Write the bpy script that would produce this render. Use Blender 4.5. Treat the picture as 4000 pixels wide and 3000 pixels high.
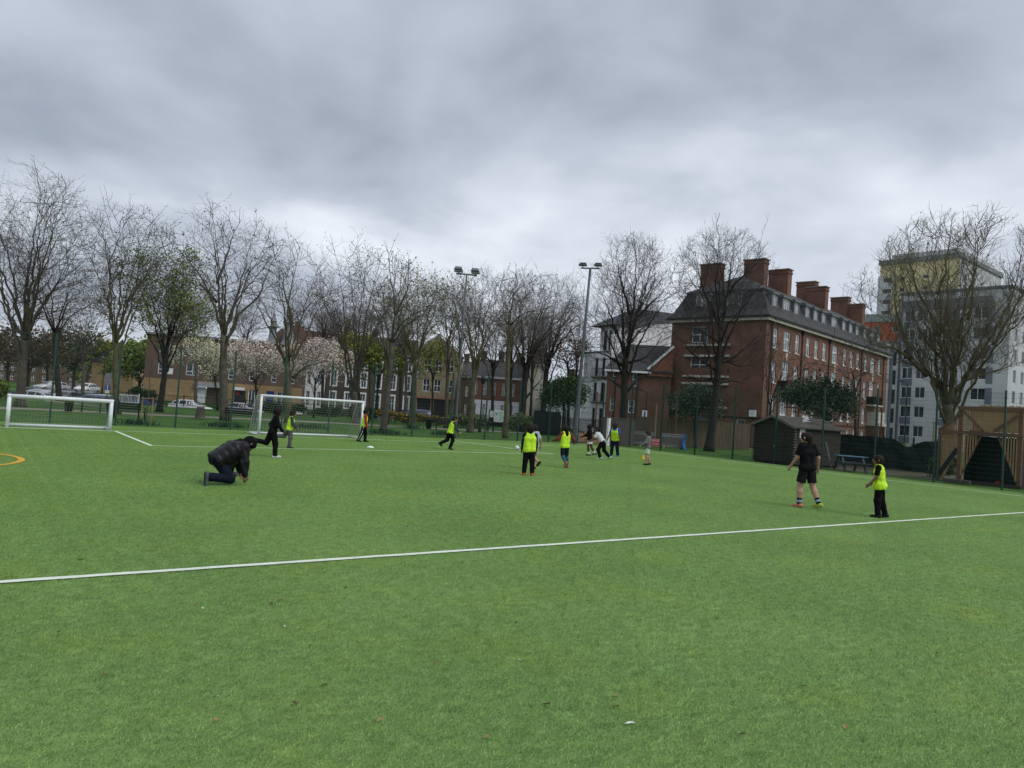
import bpy, math, random
import numpy as np
from mathutils import Vector, Matrix
R = math.radians
sc = bpy.context.scene
C = sc.collection
for o in list(bpy.data.objects): bpy.data.objects.remove(o)

# ------------------------------------------------------------------ camera
F, PITCH, ROLL, YAW, EYE = 2871.0, 0.033845, 0.06943, 0.62873, 1.9714
fw = np.array([math.sin(YAW)*math.cos(PITCH), math.cos(YAW)*math.cos(PITCH), math.sin(PITCH)])
r0 = np.array([math.cos(YAW), -math.sin(YAW), 0.0]); u0 = np.cross(r0, fw)
rt = math.cos(ROLL)*r0 + math.sin(ROLL)*u0
up = -math.sin(ROLL)*r0 + math.cos(ROLL)*u0
cam = bpy.data.cameras.new('camera'); camo = bpy.data.objects.new('camera', cam); C.objects.link(camo)
cam.sensor_width = 36.0; cam.lens = F/4000*36.0; cam.clip_start = 0.1; cam.clip_end = 3000
camo.matrix_world = Matrix(((rt[0], up[0], -fw[0], 0), (rt[1], up[1], -fw[1], 0), (rt[2], up[2], -fw[2], EYE), (0, 0, 0, 1)))
sc.camera = camo

# ------------------------------------------------------------------ sky (overcast) and sun
SUN_EL, SUN_AZ = 50, 155
w = bpy.data.worlds.new('World'); sc.world = w; w.use_nodes = True
nt = w.node_tree; nt.nodes.clear()
def N(t, **k):
    n = nt.nodes.new(t)
    for a, b in k.items():
        if hasattr(n, a): setattr(n, a, b)
        else: n.inputs[a].default_value = b
    return n
L = lambda a, b: nt.links.new(a, b)
sky = N('ShaderNodeTexSky', sky_type='NISHITA', sun_disc=False)
sky.sun_elevation = R(SUN_EL); sky.sun_rotation = R(SUN_AZ)
bg1 = N('ShaderNodeBackground'); bg1.inputs[1].default_value = 0.09; L(sky.outputs[0], bg1.inputs[0])
tc = N('ShaderNodeTexCoord'); sep = N('ShaderNodeSeparateXYZ'); L(tc.outputs['Generated'], sep.inputs[0])
mx = N('ShaderNodeMath', operation='MAXIMUM'); mx.inputs[1].default_value = 0.0; L(sep.outputs[2], mx.inputs[0])
ad = N('ShaderNodeMath', operation='ADD'); ad.inputs[1].default_value = 0.26; L(mx.outputs[0], ad.inputs[0])
cmb = N('ShaderNodeCombineXYZ')
for i in (0, 1):
    dv = N('ShaderNodeMath', operation='DIVIDE'); L(sep.outputs[i], dv.inputs[0]); L(ad.outputs[0], dv.inputs[1]); L(dv.outputs[0], cmb.inputs[i])
mp = N('ShaderNodeMapping'); mp.inputs['Location'].default_value = (-28.48, 20.71, 7.98); mp.inputs['Rotation'].default_value = (0, 0, 3.772); L(cmb.outputs[0], mp.inputs[0])
n1 = N('ShaderNodeTexNoise'); n1.inputs['Scale'].default_value = 1.0; n1.inputs['Detail'].default_value = 4; n1.inputs['Roughness'].default_value = 0.45; n1.inputs['Distortion'].default_value = 0.45
n2 = N('ShaderNodeTexNoise'); n2.inputs['Scale'].default_value = 2.8; n2.inputs['Detail'].default_value = 6; n2.inputs['Roughness'].default_value = 0.5; n2.inputs['Distortion'].default_value = 0.3
L(mp.outputs[0], n1.inputs['Vector']); L(mp.outputs[0], n2.inputs['Vector'])
mxn = N('ShaderNodeMix', data_type='FLOAT'); mxn.inputs[0].default_value = 0.27; L(n1.outputs[0], mxn.inputs[2]); L(n2.outputs[0], mxn.inputs[3])
cr = N('ShaderNodeValToRGB'); L(mxn.outputs[0], cr.inputs[0])
e = cr.color_ramp.elements
e[0].position = 0.35; e[0].color = (0.30, 0.342, 0.41, 1)
e[1].position = 0.63; e[1].color = (0.75, 0.795, 0.865, 1)
m_ = cr.color_ramp.elements.new(0.50); m_.color = (0.49, 0.54, 0.615, 1)
bg2 = N('ShaderNodeBackground'); bg2.inputs[1].default_value = 1.0; L(cr.outputs[0], bg2.inputs[0])
ms = N('ShaderNodeMixShader'); ms.inputs[0].default_value = 0.93; L(bg1.outputs[0], ms.inputs[1]); L(bg2.outputs[0], ms.inputs[2])
wo = N('ShaderNodeOutputWorld'); L(ms.outputs[0], wo.inputs[0])
sl = bpy.data.lights.new('sun', 'SUN'); sl.energy = 1.5; sl.angle = R(30); sl.color = (1.0, 0.965, 0.92)
so = bpy.data.objects.new('sun', sl); C.objects.link(so)
so.rotation_euler = (R(90-SUN_EL), 0, R(180-SUN_AZ))
vs = sc.view_settings; sc.display_settings.display_device = 'sRGB'
vs.view_transform = 'Standard'; vs.look = 'None'; vs.exposure = 0.24; vs.gamma = 1.0; vs.use_curve_mapping = False
sc.cycles.max_bounces = 5; sc.cycles.diffuse_bounces = 3; sc.cycles.glossy_bounces = 2; sc.cycles.transmission_bounces = 3; sc.cycles.transparent_max_bounces = 12

# ------------------------------------------------------------------ placing: a column of the view at a depth gives a place on the ground
def P(px, py, z):
    d = fw + rt*(px-2000)/F - up*(py-1500)/F
    p = np.array([0, 0, EYE]) + d*z
    return Vector(p)
def G(px, py):
    d = fw + rt*(px-2000)/F - up*(py-1500)/F
    t = -EYE/d[2]
    p = np.array([0, 0, EYE]) + d*t
    return Vector((p[0], p[1], 0))
def hor(px): return 1597.2 + (px-2000)*0.0695
def W(px, z):
    p = P(px, hor(px), z); return Vector((p.x, p.y, 0))
def HT(px, py, z): return P(px, py, z).z
AZ = lambda rel: -(YAW + R(rel))      # rotation z for something facing rel degrees right of the view direction (0 = away)

# ------------------------------------------------------------------ helpers
def tag(o, label=None, cat=None, group=None, kind=None):
    if label: o['label'] = label
    if cat: o['category'] = cat
    if group: o['group'] = group
    if kind: o['kind'] = kind
    return o
def thing(name, label, cat, loc=(0, 0, 0), rz=0, group=None):
    o = bpy.data.objects.new(name, None); C.objects.link(o); o.empty_display_size = 0.2
    o.location = loc; o.rotation_euler = (0, 0, rz)
    return tag(o, label, cat, group)
def link(name, me, par=None, loc=None, rz=0):
    o = bpy.data.objects.new(name, me); C.objects.link(o)
    if par: o.parent = par
    if loc is not None: o.location = loc
    if rz: o.rotation_euler = (0, 0, rz)
    return o
def copy_tree(o, parent=None):
    c = o.copy(); C.objects.link(c); c.parent = parent
    for ch in list(o.children): copy_tree(ch, c)
    return c
def np_mesh(name, V, Fc, mat, smooth=False):
    V = np.asarray(V, dtype=np.float32); Fc = np.asarray(Fc, dtype=np.int32)
    k = Fc.shape[1]; me = bpy.data.meshes.new(name)
    me.vertices.add(len(V)); me.vertices.foreach_set('co', V.ravel())
    me.loops.add(Fc.size); me.loops.foreach_set('vertex_index', Fc.ravel())
    me.polygons.add(len(Fc)); me.polygons.foreach_set('loop_start', np.arange(0, Fc.size, k, dtype=np.int32))
    try: me.polygons.foreach_set('loop_total', np.full(len(Fc), k, dtype=np.int32))
    except Exception: pass
    if smooth: me.polygons.foreach_set('use_smooth', np.ones(len(Fc), dtype=bool))
    me.materials.append(mat); me.update(calc_edges=True)
    return me
class MB:
    def __init__(s): s.v = []; s.f = []
    def add(s, v, f):
        n = len(s.v); s.v += [tuple(p) for p in v]; s.f += [tuple(i+n for i in q) for q in f]; return s
    def box(s, x0, y0, z0, x1, y1, z1):
        return s.add([(x0,y0,z0),(x1,y0,z0),(x1,y1,z0),(x0,y1,z0),(x0,y0,z1),(x1,y0,z1),(x1,y1,z1),(x0,y1,z1)],
                     [(0,3,2,1),(4,5,6,7),(0,1,5,4),(1,2,6,5),(2,3,7,6),(3,0,4,7)])
    def beam(s, p, q, a, b, upv=(0, 0, 1)):
        p, q = Vector(p), Vector(q); d = (q-p).normalized(); u = Vector(upv)
        if abs(d.dot(u)) > .98: u = Vector((0, 1, 0))
        x = d.cross(u).normalized(); y = x.cross(d)
        vs_ = [c + x*i*a/2 + y*j*b/2 for c in (p, q) for i, j in ((-1,-1),(1,-1),(1,1),(-1,1))]
        return s.add(vs_, [(3,2,1,0),(4,5,6,7),(0,1,5,4),(1,2,6,5),(2,3,7,6),(3,0,4,7)])
    def tube(s, pts, r, n=6, cap=True):
        pts = [Vector(p) for p in pts]; m = len(pts)
        if not hasattr(r, '__len__'): r = [r]*m
        ref = Vector((0, 0, 1)); rows = []
        d0 = (pts[-1]-pts[0]).normalized()
        if abs(d0.z) > .9: ref = Vector((0.3, 1, 0)).normalized()
        vs_ = []
        for i, p in enumerate(pts):
            d = (pts[min(i+1, m-1)]-pts[max(i-1, 0)]).normalized()
            x = d.cross(ref)
            if x.length < 1e-4: x = d.cross(Vector((1, 0, 0)))
            x.normalize(); y = x.cross(d)
            for k in range(n):
                a = 2*math.pi*k/n; vs_.append(p + (x*math.cos(a)+y*math.sin(a))*r[i])
        fs = [(i*n+k, i*n+(k+1) % n, (i+1)*n+(k+1) % n, (i+1)*n+k) for i in range(m-1) for k in range(n)]
        if cap: fs += [tuple(range(n-1, -1, -1)), tuple(range((m-1)*n, m*n))]
        return s.add(vs_, fs)
    def lathe(s, prof, n=14, c=(0, 0, 0), sx=1, sy=1):
        m = len(prof)
        vs_ = [(c[0]+r*sx*math.cos(2*math.pi*k/n), c[1]+r*sy*math.sin(2*math.pi*k/n), c[2]+z) for r, z in prof for k in range(n)]
        fs = [(i*n+k, i*n+(k+1) % n, (i+1)*n+(k+1) % n, (i+1)*n+k) for i in range(m-1) for k in range(n)]
        fs += [tuple(range(n-1, -1, -1)), tuple(range((m-1)*n, m*n))]
        return s.add(vs_, fs)
    def ext(s, poly, y0, y1, ax='y'):
        n = len(poly)
        f3 = {'y': lambda a, b, t: (a, t, b), 'x': lambda a, b, t: (t, a, b), 'z': lambda a, b, t: (a, b, t)}[ax]
        vs_ = [f3(a, b, t) for t in (y0, y1) for a, b in poly]
        return s.add(vs_, [tuple(range(n)), tuple(range(2*n-1, n-1, -1))] + [(i, i+n, (i+1) % n+n, (i+1) % n) for i in range(n)])
    def mesh(s, name, mat, smooth=False):
        me = bpy.data.meshes.new(name); me.from_pydata(s.v, [], s.f)
        if mat: me.materials.append(mat)
        if smooth: me.polygons.foreach_set('use_smooth', [True]*len(me.polygons))
        me.update(); return me
    def build(s, name, mat, par=None, smooth=False, loc=None, rz=0):
        return link(name, s.mesh(name, mat, smooth), par, loc, rz)
def bevel(o, wd=.01, seg=2):
    m = o.modifiers.new('bevel', 'BEVEL'); m.width = wd; m.segments = seg; m.limit_method = 'ANGLE'; return o

# ------------------------------------------------------------------ materials
MT = {}
def M(name, col=(.5, .5, .5), rough=.7, var=.18, scale=6, bump=0, bscale=40, spec=.3, metal=0, col2=None, detail=4, stretch=None, sheen=0, coat=0, rvar=0):
    if name in MT: return MT[name]
    m = bpy.data.materials.new(name); m.use_nodes = True; t = m.node_tree; b = t.nodes['Principled BSDF']
    nn = t.nodes.new; lk = t.links.new
    b.inputs['Roughness'].default_value = rough; b.inputs['Metallic'].default_value = metal
    b.inputs['Specular IOR Level'].default_value = spec
    if sheen: b.inputs['Sheen Weight'].default_value = sheen
    if coat: b.inputs['Coat Weight'].default_value = coat
    tcn = nn('ShaderNodeTexCoord'); vec = tcn.outputs['Object']
    if stretch:
        mpn = nn('ShaderNodeMapping'); mpn.inputs['Scale'].default_value = stretch; lk(vec, mpn.inputs[0]); vec = mpn.outputs[0]
    no = nn('ShaderNodeTexNoise'); no.inputs['Scale'].default_value = scale; no.inputs['Detail'].default_value = detail; no.inputs['Roughness'].default_value = .6; lk(vec, no.inputs['Vector'])
    ra = nn('ShaderNodeValToRGB'); lk(no.outputs[0], ra.inputs[0])
    c2 = col2 or tuple(min(1, c*(1+var)) for c in col); c1 = col if col2 else tuple(c*(1-var) for c in col)
    ra.color_ramp.elements[0].position = .32; ra.color_ramp.elements[1].position = .68
    ra.color_ramp.elements[0].color = (*c1, 1); ra.color_ramp.elements[1].color = (*c2, 1)
    lk(ra.outputs[0], b.inputs['Base Color'])
    if rvar:
        mr = nn('ShaderNodeMapRange'); mr.inputs['To Min'].default_value = max(0, rough-rvar); mr.inputs['To Max'].default_value = min(1, rough+rvar); lk(no.outputs[0], mr.inputs[0]); lk(mr.outputs[0], b.inputs['Roughness'])
    if bump:
        n2_ = nn('ShaderNodeTexNoise'); n2_.inputs['Scale'].default_value = bscale; n2_.inputs['Detail'].default_value = 3; lk(vec, n2_.inputs['Vector'])
        bp = nn('ShaderNodeBump'); bp.inputs['Strength'].default_value = bump; bp.inputs['Distance'].default_value = .02; lk(n2_.outputs[0], bp.inputs['Height']); lk(bp.outputs[0], b.inputs['Normal'])
    MT[name] = m; return m
def brickmat(name, c1, c2, mortar=(.32, .30, .27), bw=.225, bh=.075, soot=.35, rough=.85, msz=.012):
    if name in MT: return MT[name]
    m = bpy.data.materials.new(name); m.use_nodes = True; t = m.node_tree; b = t.nodes['Principled BSDF']; nn = t.nodes.new; lk = t.links.new
    b.inputs['Roughness'].default_value = rough; b.inputs['Specular IOR Level'].default_value = .2
    tcn = nn('ShaderNodeTexCoord'); sp = nn('ShaderNodeSeparateXYZ'); lk(tcn.outputs['Object'], sp.inputs[0])
    a = nn('ShaderNodeMath'); lk(sp.outputs[0], a.inputs[0]); lk(sp.outputs[1], a.inputs[1])
    cb = nn('ShaderNodeCombineXYZ'); lk(a.outputs[0], cb.inputs[0]); lk(sp.outputs[2], cb.inputs[1])
    br = nn('ShaderNodeTexBrick'); br.inputs['Scale'].default_value = 1; br.inputs['Brick Width'].default_value = bw; br.inputs['Row Height'].default_value = bh; br.inputs['Mortar Size'].default_value = msz; br.inputs['Bias'].default_value = -.1
    br.inputs['Color1'].default_value = (*c1, 1); br.inputs['Color2'].default_value = (*c2, 1); br.inputs['Mortar'].default_value = (*mortar, 1); lk(cb.outputs[0], br.inputs['Vector'])
    no = nn('ShaderNodeTexNoise'); no.inputs['Scale'].default_value = .55; no.inputs['Detail'].default_value = 6; no.inputs['Roughness'].default_value = .65; lk(tcn.outputs['Object'], no.inputs['Vector'])
    mr = nn('ShaderNodeMapRange'); mr.inputs['From Min'].default_value = .3; mr.inputs['From Max'].default_value = .7; mr.inputs['To Min'].default_value = 1-soot; mr.inputs['To Max'].default_value = 1.12; lk(no.outputs[0], mr.inputs[0])
    mu = nn('ShaderNodeMix'); mu.data_type = 'RGBA'; mu.blend_type = 'MULTIPLY'; mu.inputs[0].default_value = 1; lk(br.outputs[0], mu.inputs[6])
    cc = nn('ShaderNodeCombineXYZ'); [lk(mr.outputs[0], cc.inputs[i]) for i in range(3)]; lk(cc.outputs[0], mu.inputs[7]); lk(mu.outputs[2], b.inputs['Base Color'])
    bp = nn('ShaderNodeBump'); bp.inputs['Strength'].default_value = .4; bp.inputs['Distance'].default_value = .01; lk(br.outputs['Fac'], bp.inputs['Height']); bp.invert = True; lk(bp.outputs[0], b.inputs['Normal'])
    MT[name] = m; return m
def slatemat(name, c1, c2, row=.22):
    m = brickmat(name, c1, c2, tuple(x*.55 for x in c1), .3, row, .45, .6, .014); return m
WHITE = M('white_paint', (.74, .76, .78), .45, .06, 3)
GLASS = M('window_glass', (.035, .04, .05), .08, .5, 1.2, spec=.6)
# ------------------------------------------------------------------ ground
def turfmat(fib=False):
    m = bpy.data.materials.new('turf_fibre' if fib else 'artificial_turf'); m.use_nodes = True; t = m.node_tree; b = t.nodes['Principled BSDF']; nn = t.nodes.new; lk = t.links.new
    b.inputs['Roughness'].default_value = .75; b.inputs['Specular IOR Level'].default_value = .22
    b.inputs['Sheen Weight'].default_value = .34; b.inputs['Sheen Roughness'].default_value = .45; b.inputs['Sheen Tint'].default_value = (.55, .75, .35, 1)
    tcn = nn('ShaderNodeNewGeometry'); o = tcn.outputs['Position']
    def noise(s, d=4, ro=.6, dist=0, sc3=None):
        v = o
        if sc3:
            mpn = nn('ShaderNodeMapping'); mpn.inputs['Scale'].default_value = sc3; mpn.inputs['Rotation'].default_value = (0, 0, .63); lk(o, mpn.inputs[0]); v = mpn.outputs[0]
        n = nn('ShaderNodeTexNoise'); n.inputs['Scale'].default_value = s; n.inputs['Detail'].default_value = d; n.inputs['Roughness'].default_value = ro; n.inputs['Distortion'].default_value = dist; lk(v, n.inputs['Vector']); return n.outputs[0]
    def ramp(i, a, b_, p=.35, q=.65):
        r = nn('ShaderNodeValToRGB'); lk(i, r.inputs[0]); r.color_ramp.elements[0].position = p; r.color_ramp.elements[1].position = q
        r.color_ramp.elements[0].color = (*a, 1); r.color_ramp.elements[1].color = (*b_, 1); return r.outputs[0]
    def mix(f, a, b_, mode='MIX'):
        x = nn('ShaderNodeMix'); x.data_type = 'RGBA'; x.blend_type = mode
        if isinstance(f, float): x.inputs[0].default_value = f
        else: lk(f, x.inputs[0])
        lk(a, x.inputs[6]); lk(b_, x.inputs[7]); return x.outputs[2]
    base = ramp(noise(.35, 5, .6), (.098, .182, .044), (.148, .246, .070), .25, .75)
    mid = ramp(noise(7, 4, .65, .6, (1, 1.6, 1)), (.66, .69, .62), (1.26, 1.23, 1.26), .30, .70)
    fine = ramp(noise(75, 3, .7, .3), (.50, .52, .48), (1.45, 1.42, 1.5), .36, .64)
    yel = ramp(noise(.9, 3, .5), (1, 1, 1), (1.16, 1.02, .8), .5, .75)
    c = mix(1.0, mix(1.0, mix(1.0, base, mid, 'MULTIPLY'), fine, 'MULTIPLY'), yel, 'MULTIPLY')
    if fib:       # every fibre its own shade
        rp = ramp(tcn.outputs['Random Per Island'], (1.34, 1.38, 1.18), (2.2, 2.1, 2.1), 0, 1); c = mix(1.0, mix(1.0, mix(1.0, base, mid, 'MULTIPLY'), rp, 'MULTIPLY'), yel, 'MULTIPLY')
        lk(c, b.inputs['Base Color']); b.inputs['Roughness'].default_value = .42; b.inputs['Specular IOR Level'].default_value = .5; b.inputs['Sheen Weight'].default_value = .6; return m
    lk(c, b.inputs['Base Color'])
    bp = nn('ShaderNodeBump'); bp.inputs['Strength'].default_value = .8; bp.inputs['Distance'].default_value = .02
    a1 = nn('ShaderNodeMath'); a1.operation = 'MULTIPLY_ADD'; a1.inputs[1].default_value = .5; lk(noise(120, 2, .6), a1.inputs[0]); lk(noise(9, 3, .6, .5), a1.inputs[2])
    lk(a1.outputs[0], bp.inputs['Height']); lk(bp.outputs[0], b.inputs['Normal'])
    return m
def sheet(name, pts, z, mat, par=None, th=.03):
    b = MB(); b.ext([(p[0], p[1]) for p in pts], z-th, z, 'z'); o = b.build(name, mat, par)
    if not par: tag(o, kind='structure')
    return o
FY, FX = 36.97, 34.63            # lines of the two fences
turf = sheet('artificial_pitch', [(-70, -45), (FX-.1, -45), (FX-.1, FY-.12), (-70, FY-.12)], 0, turfmat(), th=.3)
lawnm = M('park_grass', (.030, .075, .014), .9, col2=(.072, .15, .028), scale=.7, detail=8, bump=.6, bscale=9, spec=.15)
edge = [W(-900, 66), W(100, 67), W(430, 68), W(900, 71), W(1300, 75), W(1700, 77), W(2120, 80)]        # where the park ends above the lower street
lawn = sheet('park_lawn', [(-900, -300), (1200, -300), (1200, 1500)]+[tuple(W(2420, 900)[:2]), tuple(W(2200, 104)[:2])]+[tuple(p[:2]) for p in edge[::-1]]+[tuple(W(-2400, 60)[:2])], -.05, lawnm, th=1.2)
fare = [W(-900, 92), W(100, 91), W(430, 91.5), W(900, 93), W(1300, 98), W(1700, 100), W(2150, 101)]
sheet('far_ground', [tuple(p[:2]) for p in fare]+[tuple(W(2190, 104)[:2]), tuple(W(2400, 900)[:2]), tuple(W(900, 1400)[:2]), tuple(W(-900, 900)[:2])], -.05, lawnm, th=1.2)
sheet('ground', [(-1200, -400), (1400, -400), (1400, 1700), (-1200, 1700)], -1.3, lawnm, th=.2)
LINE = M('line_paint', (.60, .66, .56), .8, .0, 5, col2=(.74, .78, .70), bump=.5, bscale=90)
LINEF = M('faded_line_paint', (.60, .68, .52), .8, .0, 1.2, col2=(.76, .82, .70), bump=.5, bscale=90)
YEL = M('yellow_line_paint', (.50, .30, .02), .8, .0, 2, col2=(.62, .36, .03), bump=.5, bscale=90)
YELF = M('faded_yellow_line', (.24, .29, .05), .8, .0, 2, col2=(.40, .36, .07), bump=.5, bscale=90)
def strip(p, q, wd, mat, name='painted_line', z=.004, seed=1):
    z += .012 if mat in (LINE, YEL) else .0112
    rng = random.Random(seed); p = Vector((p[0], p[1], 0)); q = Vector((q[0], q[1], 0)); L_ = (q-p).length; n = max(2, int(L_/.25)); d = (q-p)/L_; s = Vector((-d.y, d.x, 0))
    b = MB(); vs_ = []
    for i in range(n+1):
        c = p + d*L_*i/n; a1 = wd/2+rng.uniform(-.006, .006); a2 = wd/2+rng.uniform(-.006, .006)
        vs_ += [(c+s*a1).to_tuple(), (c-s*a2).to_tuple()]
    vs_ = [(x, y, z) for x, y, _ in vs_]
    b.add(vs_, [(2*i, 2*i+1, 2*i+3, 2*i+2) for i in range(n)])
    return b.build(name, mat, turf)
GY, TX, HY = 32.82, 32.33, 8.41
bl0, bl1 = G(452, 1686), G(592, 1743); br0, br1 = G(1772, 1722), G(2162, 1775)
strip((-40, HY), (FX-.6, HY), .10, LINE, seed=2)
strip((-40, GY), (TX, GY), .10, LINEF, seed=3)
strip((TX, -20), (TX, GY+.05), .10, LINEF, seed=4)
strip(bl0, bl1, .11, LINE, z=.005, seed=5)
strip(br0, br1, .10, LINE, z=.005, seed=6)
strip(bl1, br1, .09, LINEF, z=.006, seed=7)
strip((bl0.x-.1, bl0.y), (-40, bl0.y), .10, LINEF, z=.006, seed=9)
strip(G(2478, 1792), G(3300, 1890), .07, YELF, z=.006, seed=8)
# yellow arc at the left
c0 = G(-420, 1790); rad = (G(68, 1788)-c0).length
b = MB(); vs_ = []
for i in range(97):
    a = 2*math.pi*i/96
    for r_ in (rad-.07, rad+.07): vs_.append((c0.x+r_*math.cos(a), c0.y+r_*math.sin(a), .017))
b.add(vs_, [(2*i, 2*i+1, 2*i+3, 2*i+2) for i in range(96)]); b.build('painted_circle', YEL, turf)
# pile of the turf near the camera: one patch of fibres set down many times, thinning out with distance
rng = random.Random(21); V = []; Fs = []
for _ in range(9500):
    x, y = rng.uniform(-.5, .5), rng.uniform(-.5, .5); a_ = rng.uniform(0, 6.283); w_ = rng.uniform(.0012, .0024); h_ = rng.uniform(.008, .017); lx, ly = rng.gauss(.006, .008), rng.gauss(-.004, .008); n0 = len(V)
    V += [(x-w_*math.cos(a_), y-w_*math.sin(a_), -.001), (x+w_*math.cos(a_), y+w_*math.sin(a_), -.001), (x+lx+w_*.5*math.cos(a_), y+ly+w_*.5*math.sin(a_), h_), (x+lx-w_*.5*math.cos(a_), y+ly-w_*.5*math.sin(a_), h_)]; Fs.append((n0, n0+1, n0+2, n0+3))
FIB = turfmat(True); patch = link('fibre_patch', np_mesh('fibre_patch', V, Fs, FIB), turf, (6, -4, .002)); patch['kind'] = 'stuff'
pv = []
for i in range(-12, 35):
    for j in range(-12, 37):
        d_ = np.array([i, j, -EYE]); z_ = d_@fw
        if z_ < 2 or i > FX-.6 or j > FY-.6 or (i, j) == (6, -4): continue
        if abs(F*(d_@rt)/z_) < 2700: pv.append((i, j, .002))
me = bpy.data.meshes.new('turf_fibres'); me.from_pydata(pv, [], []); fo = link('turf_fibres', me, turf); fo['kind'] = 'stuff'
ng = bpy.data.node_groups.new('scatter_fibres', 'GeometryNodeTree'); ng.interface.new_socket('Geometry', in_out='INPUT', socket_type='NodeSocketGeometry'); ng.interface.new_socket('Geometry', in_out='OUTPUT', socket_type='NodeSocketGeometry')
gi, go_ = ng.nodes.new('NodeGroupInput'), ng.nodes.new('NodeGroupOutput'); m2p = ng.nodes.new('GeometryNodeMeshToPoints'); iop = ng.nodes.new('GeometryNodeInstanceOnPoints'); oi = ng.nodes.new('GeometryNodeObjectInfo'); oi.inputs[0].default_value = patch; oi.inputs['As Instance'].default_value = True
for a_, b_ in ((gi.outputs[0], m2p.inputs[0]), (m2p.outputs[0], iop.inputs['Points']), (oi.outputs['Geometry'], iop.inputs['Instance']), (iop.outputs[0], go_.inputs[0])): ng.links.new(a_, b_)
md = fo.modifiers.new('scatter', 'NODES'); md.node_group = ng
# strip of soil and old leaves along the fences
soil = M('soil_edge', (.055, .042, .022), .95, col2=(.050, .085, .022), scale=2.2, detail=8, bump=.9, bscale=25)
sheet('soil_edge', [(-70, FY-.12), (FX+.5, FY-.12), (FX+.5, FY+.35), (-70, FY+.3)], -.012, soil, th=.05)
sheet('soil_edge_right', [(FX-.1, -45), (FX+.45, -45), (FX+.5, FY-.12), (FX-.1, FY-.12)], -.012, soil, th=.05)
# paths and roads
tar = M('tarmac', (.075, .075, .078), .85, .0, 1.1, col2=(.12, .118, .115), bump=.3, bscale=60)
pathm = M('path_gravel', (.19, .165, .14), .9, .0, .8, col2=(.28, .245, .215), bump=.4, bscale=40)
pl = [(-200, 1592), (100, 1597), (500, 1616), (900, 1634), (1300, 1652), (1650, 1672), (1950, 1686), (2110, 1695), (2330, 1706)]
ptsP = [G(*p) for p in pl]
poly = [(p.x, p.y) for p in ptsP]; far = []
for i, p in enumerate(ptsP):
    d = (ptsP[min(i+1, len(ptsP)-1)]-ptsP[max(i-1, 0)]).normalized(); n_ = Vector((-d.y, d.x, 0)); q = p+n_*2.4; far.append((q.x, q.y))
sheet('park_path', poly+far[::-1], -.03, pathm, th=.05)
sheet('park_path_crossing', [tuple(W(430, 56)[:2]), tuple(W(380, 56)[:2]), tuple(W(180, 60)[:2]), tuple(W(190, 64)[:2])], -.026, pathm, th=.05)
sheet('street', [tuple(p[:2]) for p in edge]+[tuple(W(2200, 104)[:2])]+[tuple(p[:2]) for p in fare[::-1]], -.85, tar, th=.5)
sheet('side_road', [tuple(W(405, 91.7)[:2]), tuple(W(200, 91.7)[:2]), tuple(W(255, 300)[:2]), tuple(W(330, 300)[:2])], -.022, tar, th=.05)
sheet('yard', [(FX+2.0, 26), (FX+30, 24), (FX+32, 5), (FX+5, 4), (FX+3.4, 16)], -.028, M('yard_ground', (.05, .055, .03), .95, .0, .9, col2=(.095, .085, .06), bump=.5, bscale=15), th=.05)

# ------------------------------------------------------------------ pitch fences of welded mesh
GREEN = M('fence_green', (.008, .045, .034), .45, .12, 4, spec=.4)
def wires(wd, ht):
    segs = []
    n = int(wd/.05)
    for i in range(1, n): segs.append(((i*wd/n, 0, .04), (i*wd/n, 0, ht-.03), .0034))
    k = int(ht/.2)
    for j in range(k+1):
        z = .05+j*(ht-.1)/k
        for y in (-.007, .007): segs.append(((0, y, z), (wd, y, z), .0042))
    V = []; Fs = []
    for a, b_, r in segs:
        n0 = len(V)
        for c in (a, b_):
            for q in range(3):
                t_ = 2*math.pi*q/3
                V.append((c[0]+(r*math.cos(t_) if a[0] == b_[0] else 0), c[1]+r*math.sin(t_), c[2]+(0 if a[0] == b_[0] else r*math.cos(t_))))
        Fs += [(n0+q, n0+(q+1) % 3, n0+3+(q+1) % 3, n0+3+q) for q in range(3)]
    return np_mesh('mesh_panel', V, Fs, GREEN)
def fence(label, org, rz, sp, ht, n, skip=()):
    t = thing('mesh_fence', label, 'fence', org, rz)
    b = MB(); b.box(-.035, -.03, 0, .035, .03, ht+.06); b.box(-.042, -.037, ht+.06, .042, .037, ht+.075)
    for j in range(7): b.box(-.045, -.045, .25+j*(ht-.5)/6, .045, .045, .29+j*(ht-.5)/6)
    b.box(-.09, -.09, -.05, .09, .09, .015)
    pm = b.mesh('post', GREEN); wm = wires(sp-.06, ht)
    for i in range(n+1):
        link('post', pm, t, (i*sp, 0, -.012))
        if i < n: link('mesh_panel', wm, t, (i*sp+.03, .02, 0))
    return t
SPL, SPR = 2.493, 2.693
fence('tall green welded mesh fence behind the two goals', (7.649-5*SPL, FY, 0), 0, SPL, 3.80, 15)
fence('tall green welded mesh fence along the right touchline before the sheds', (FX, FY-.1, 0), -math.pi/2, SPR, 4.10, 14)

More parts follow.
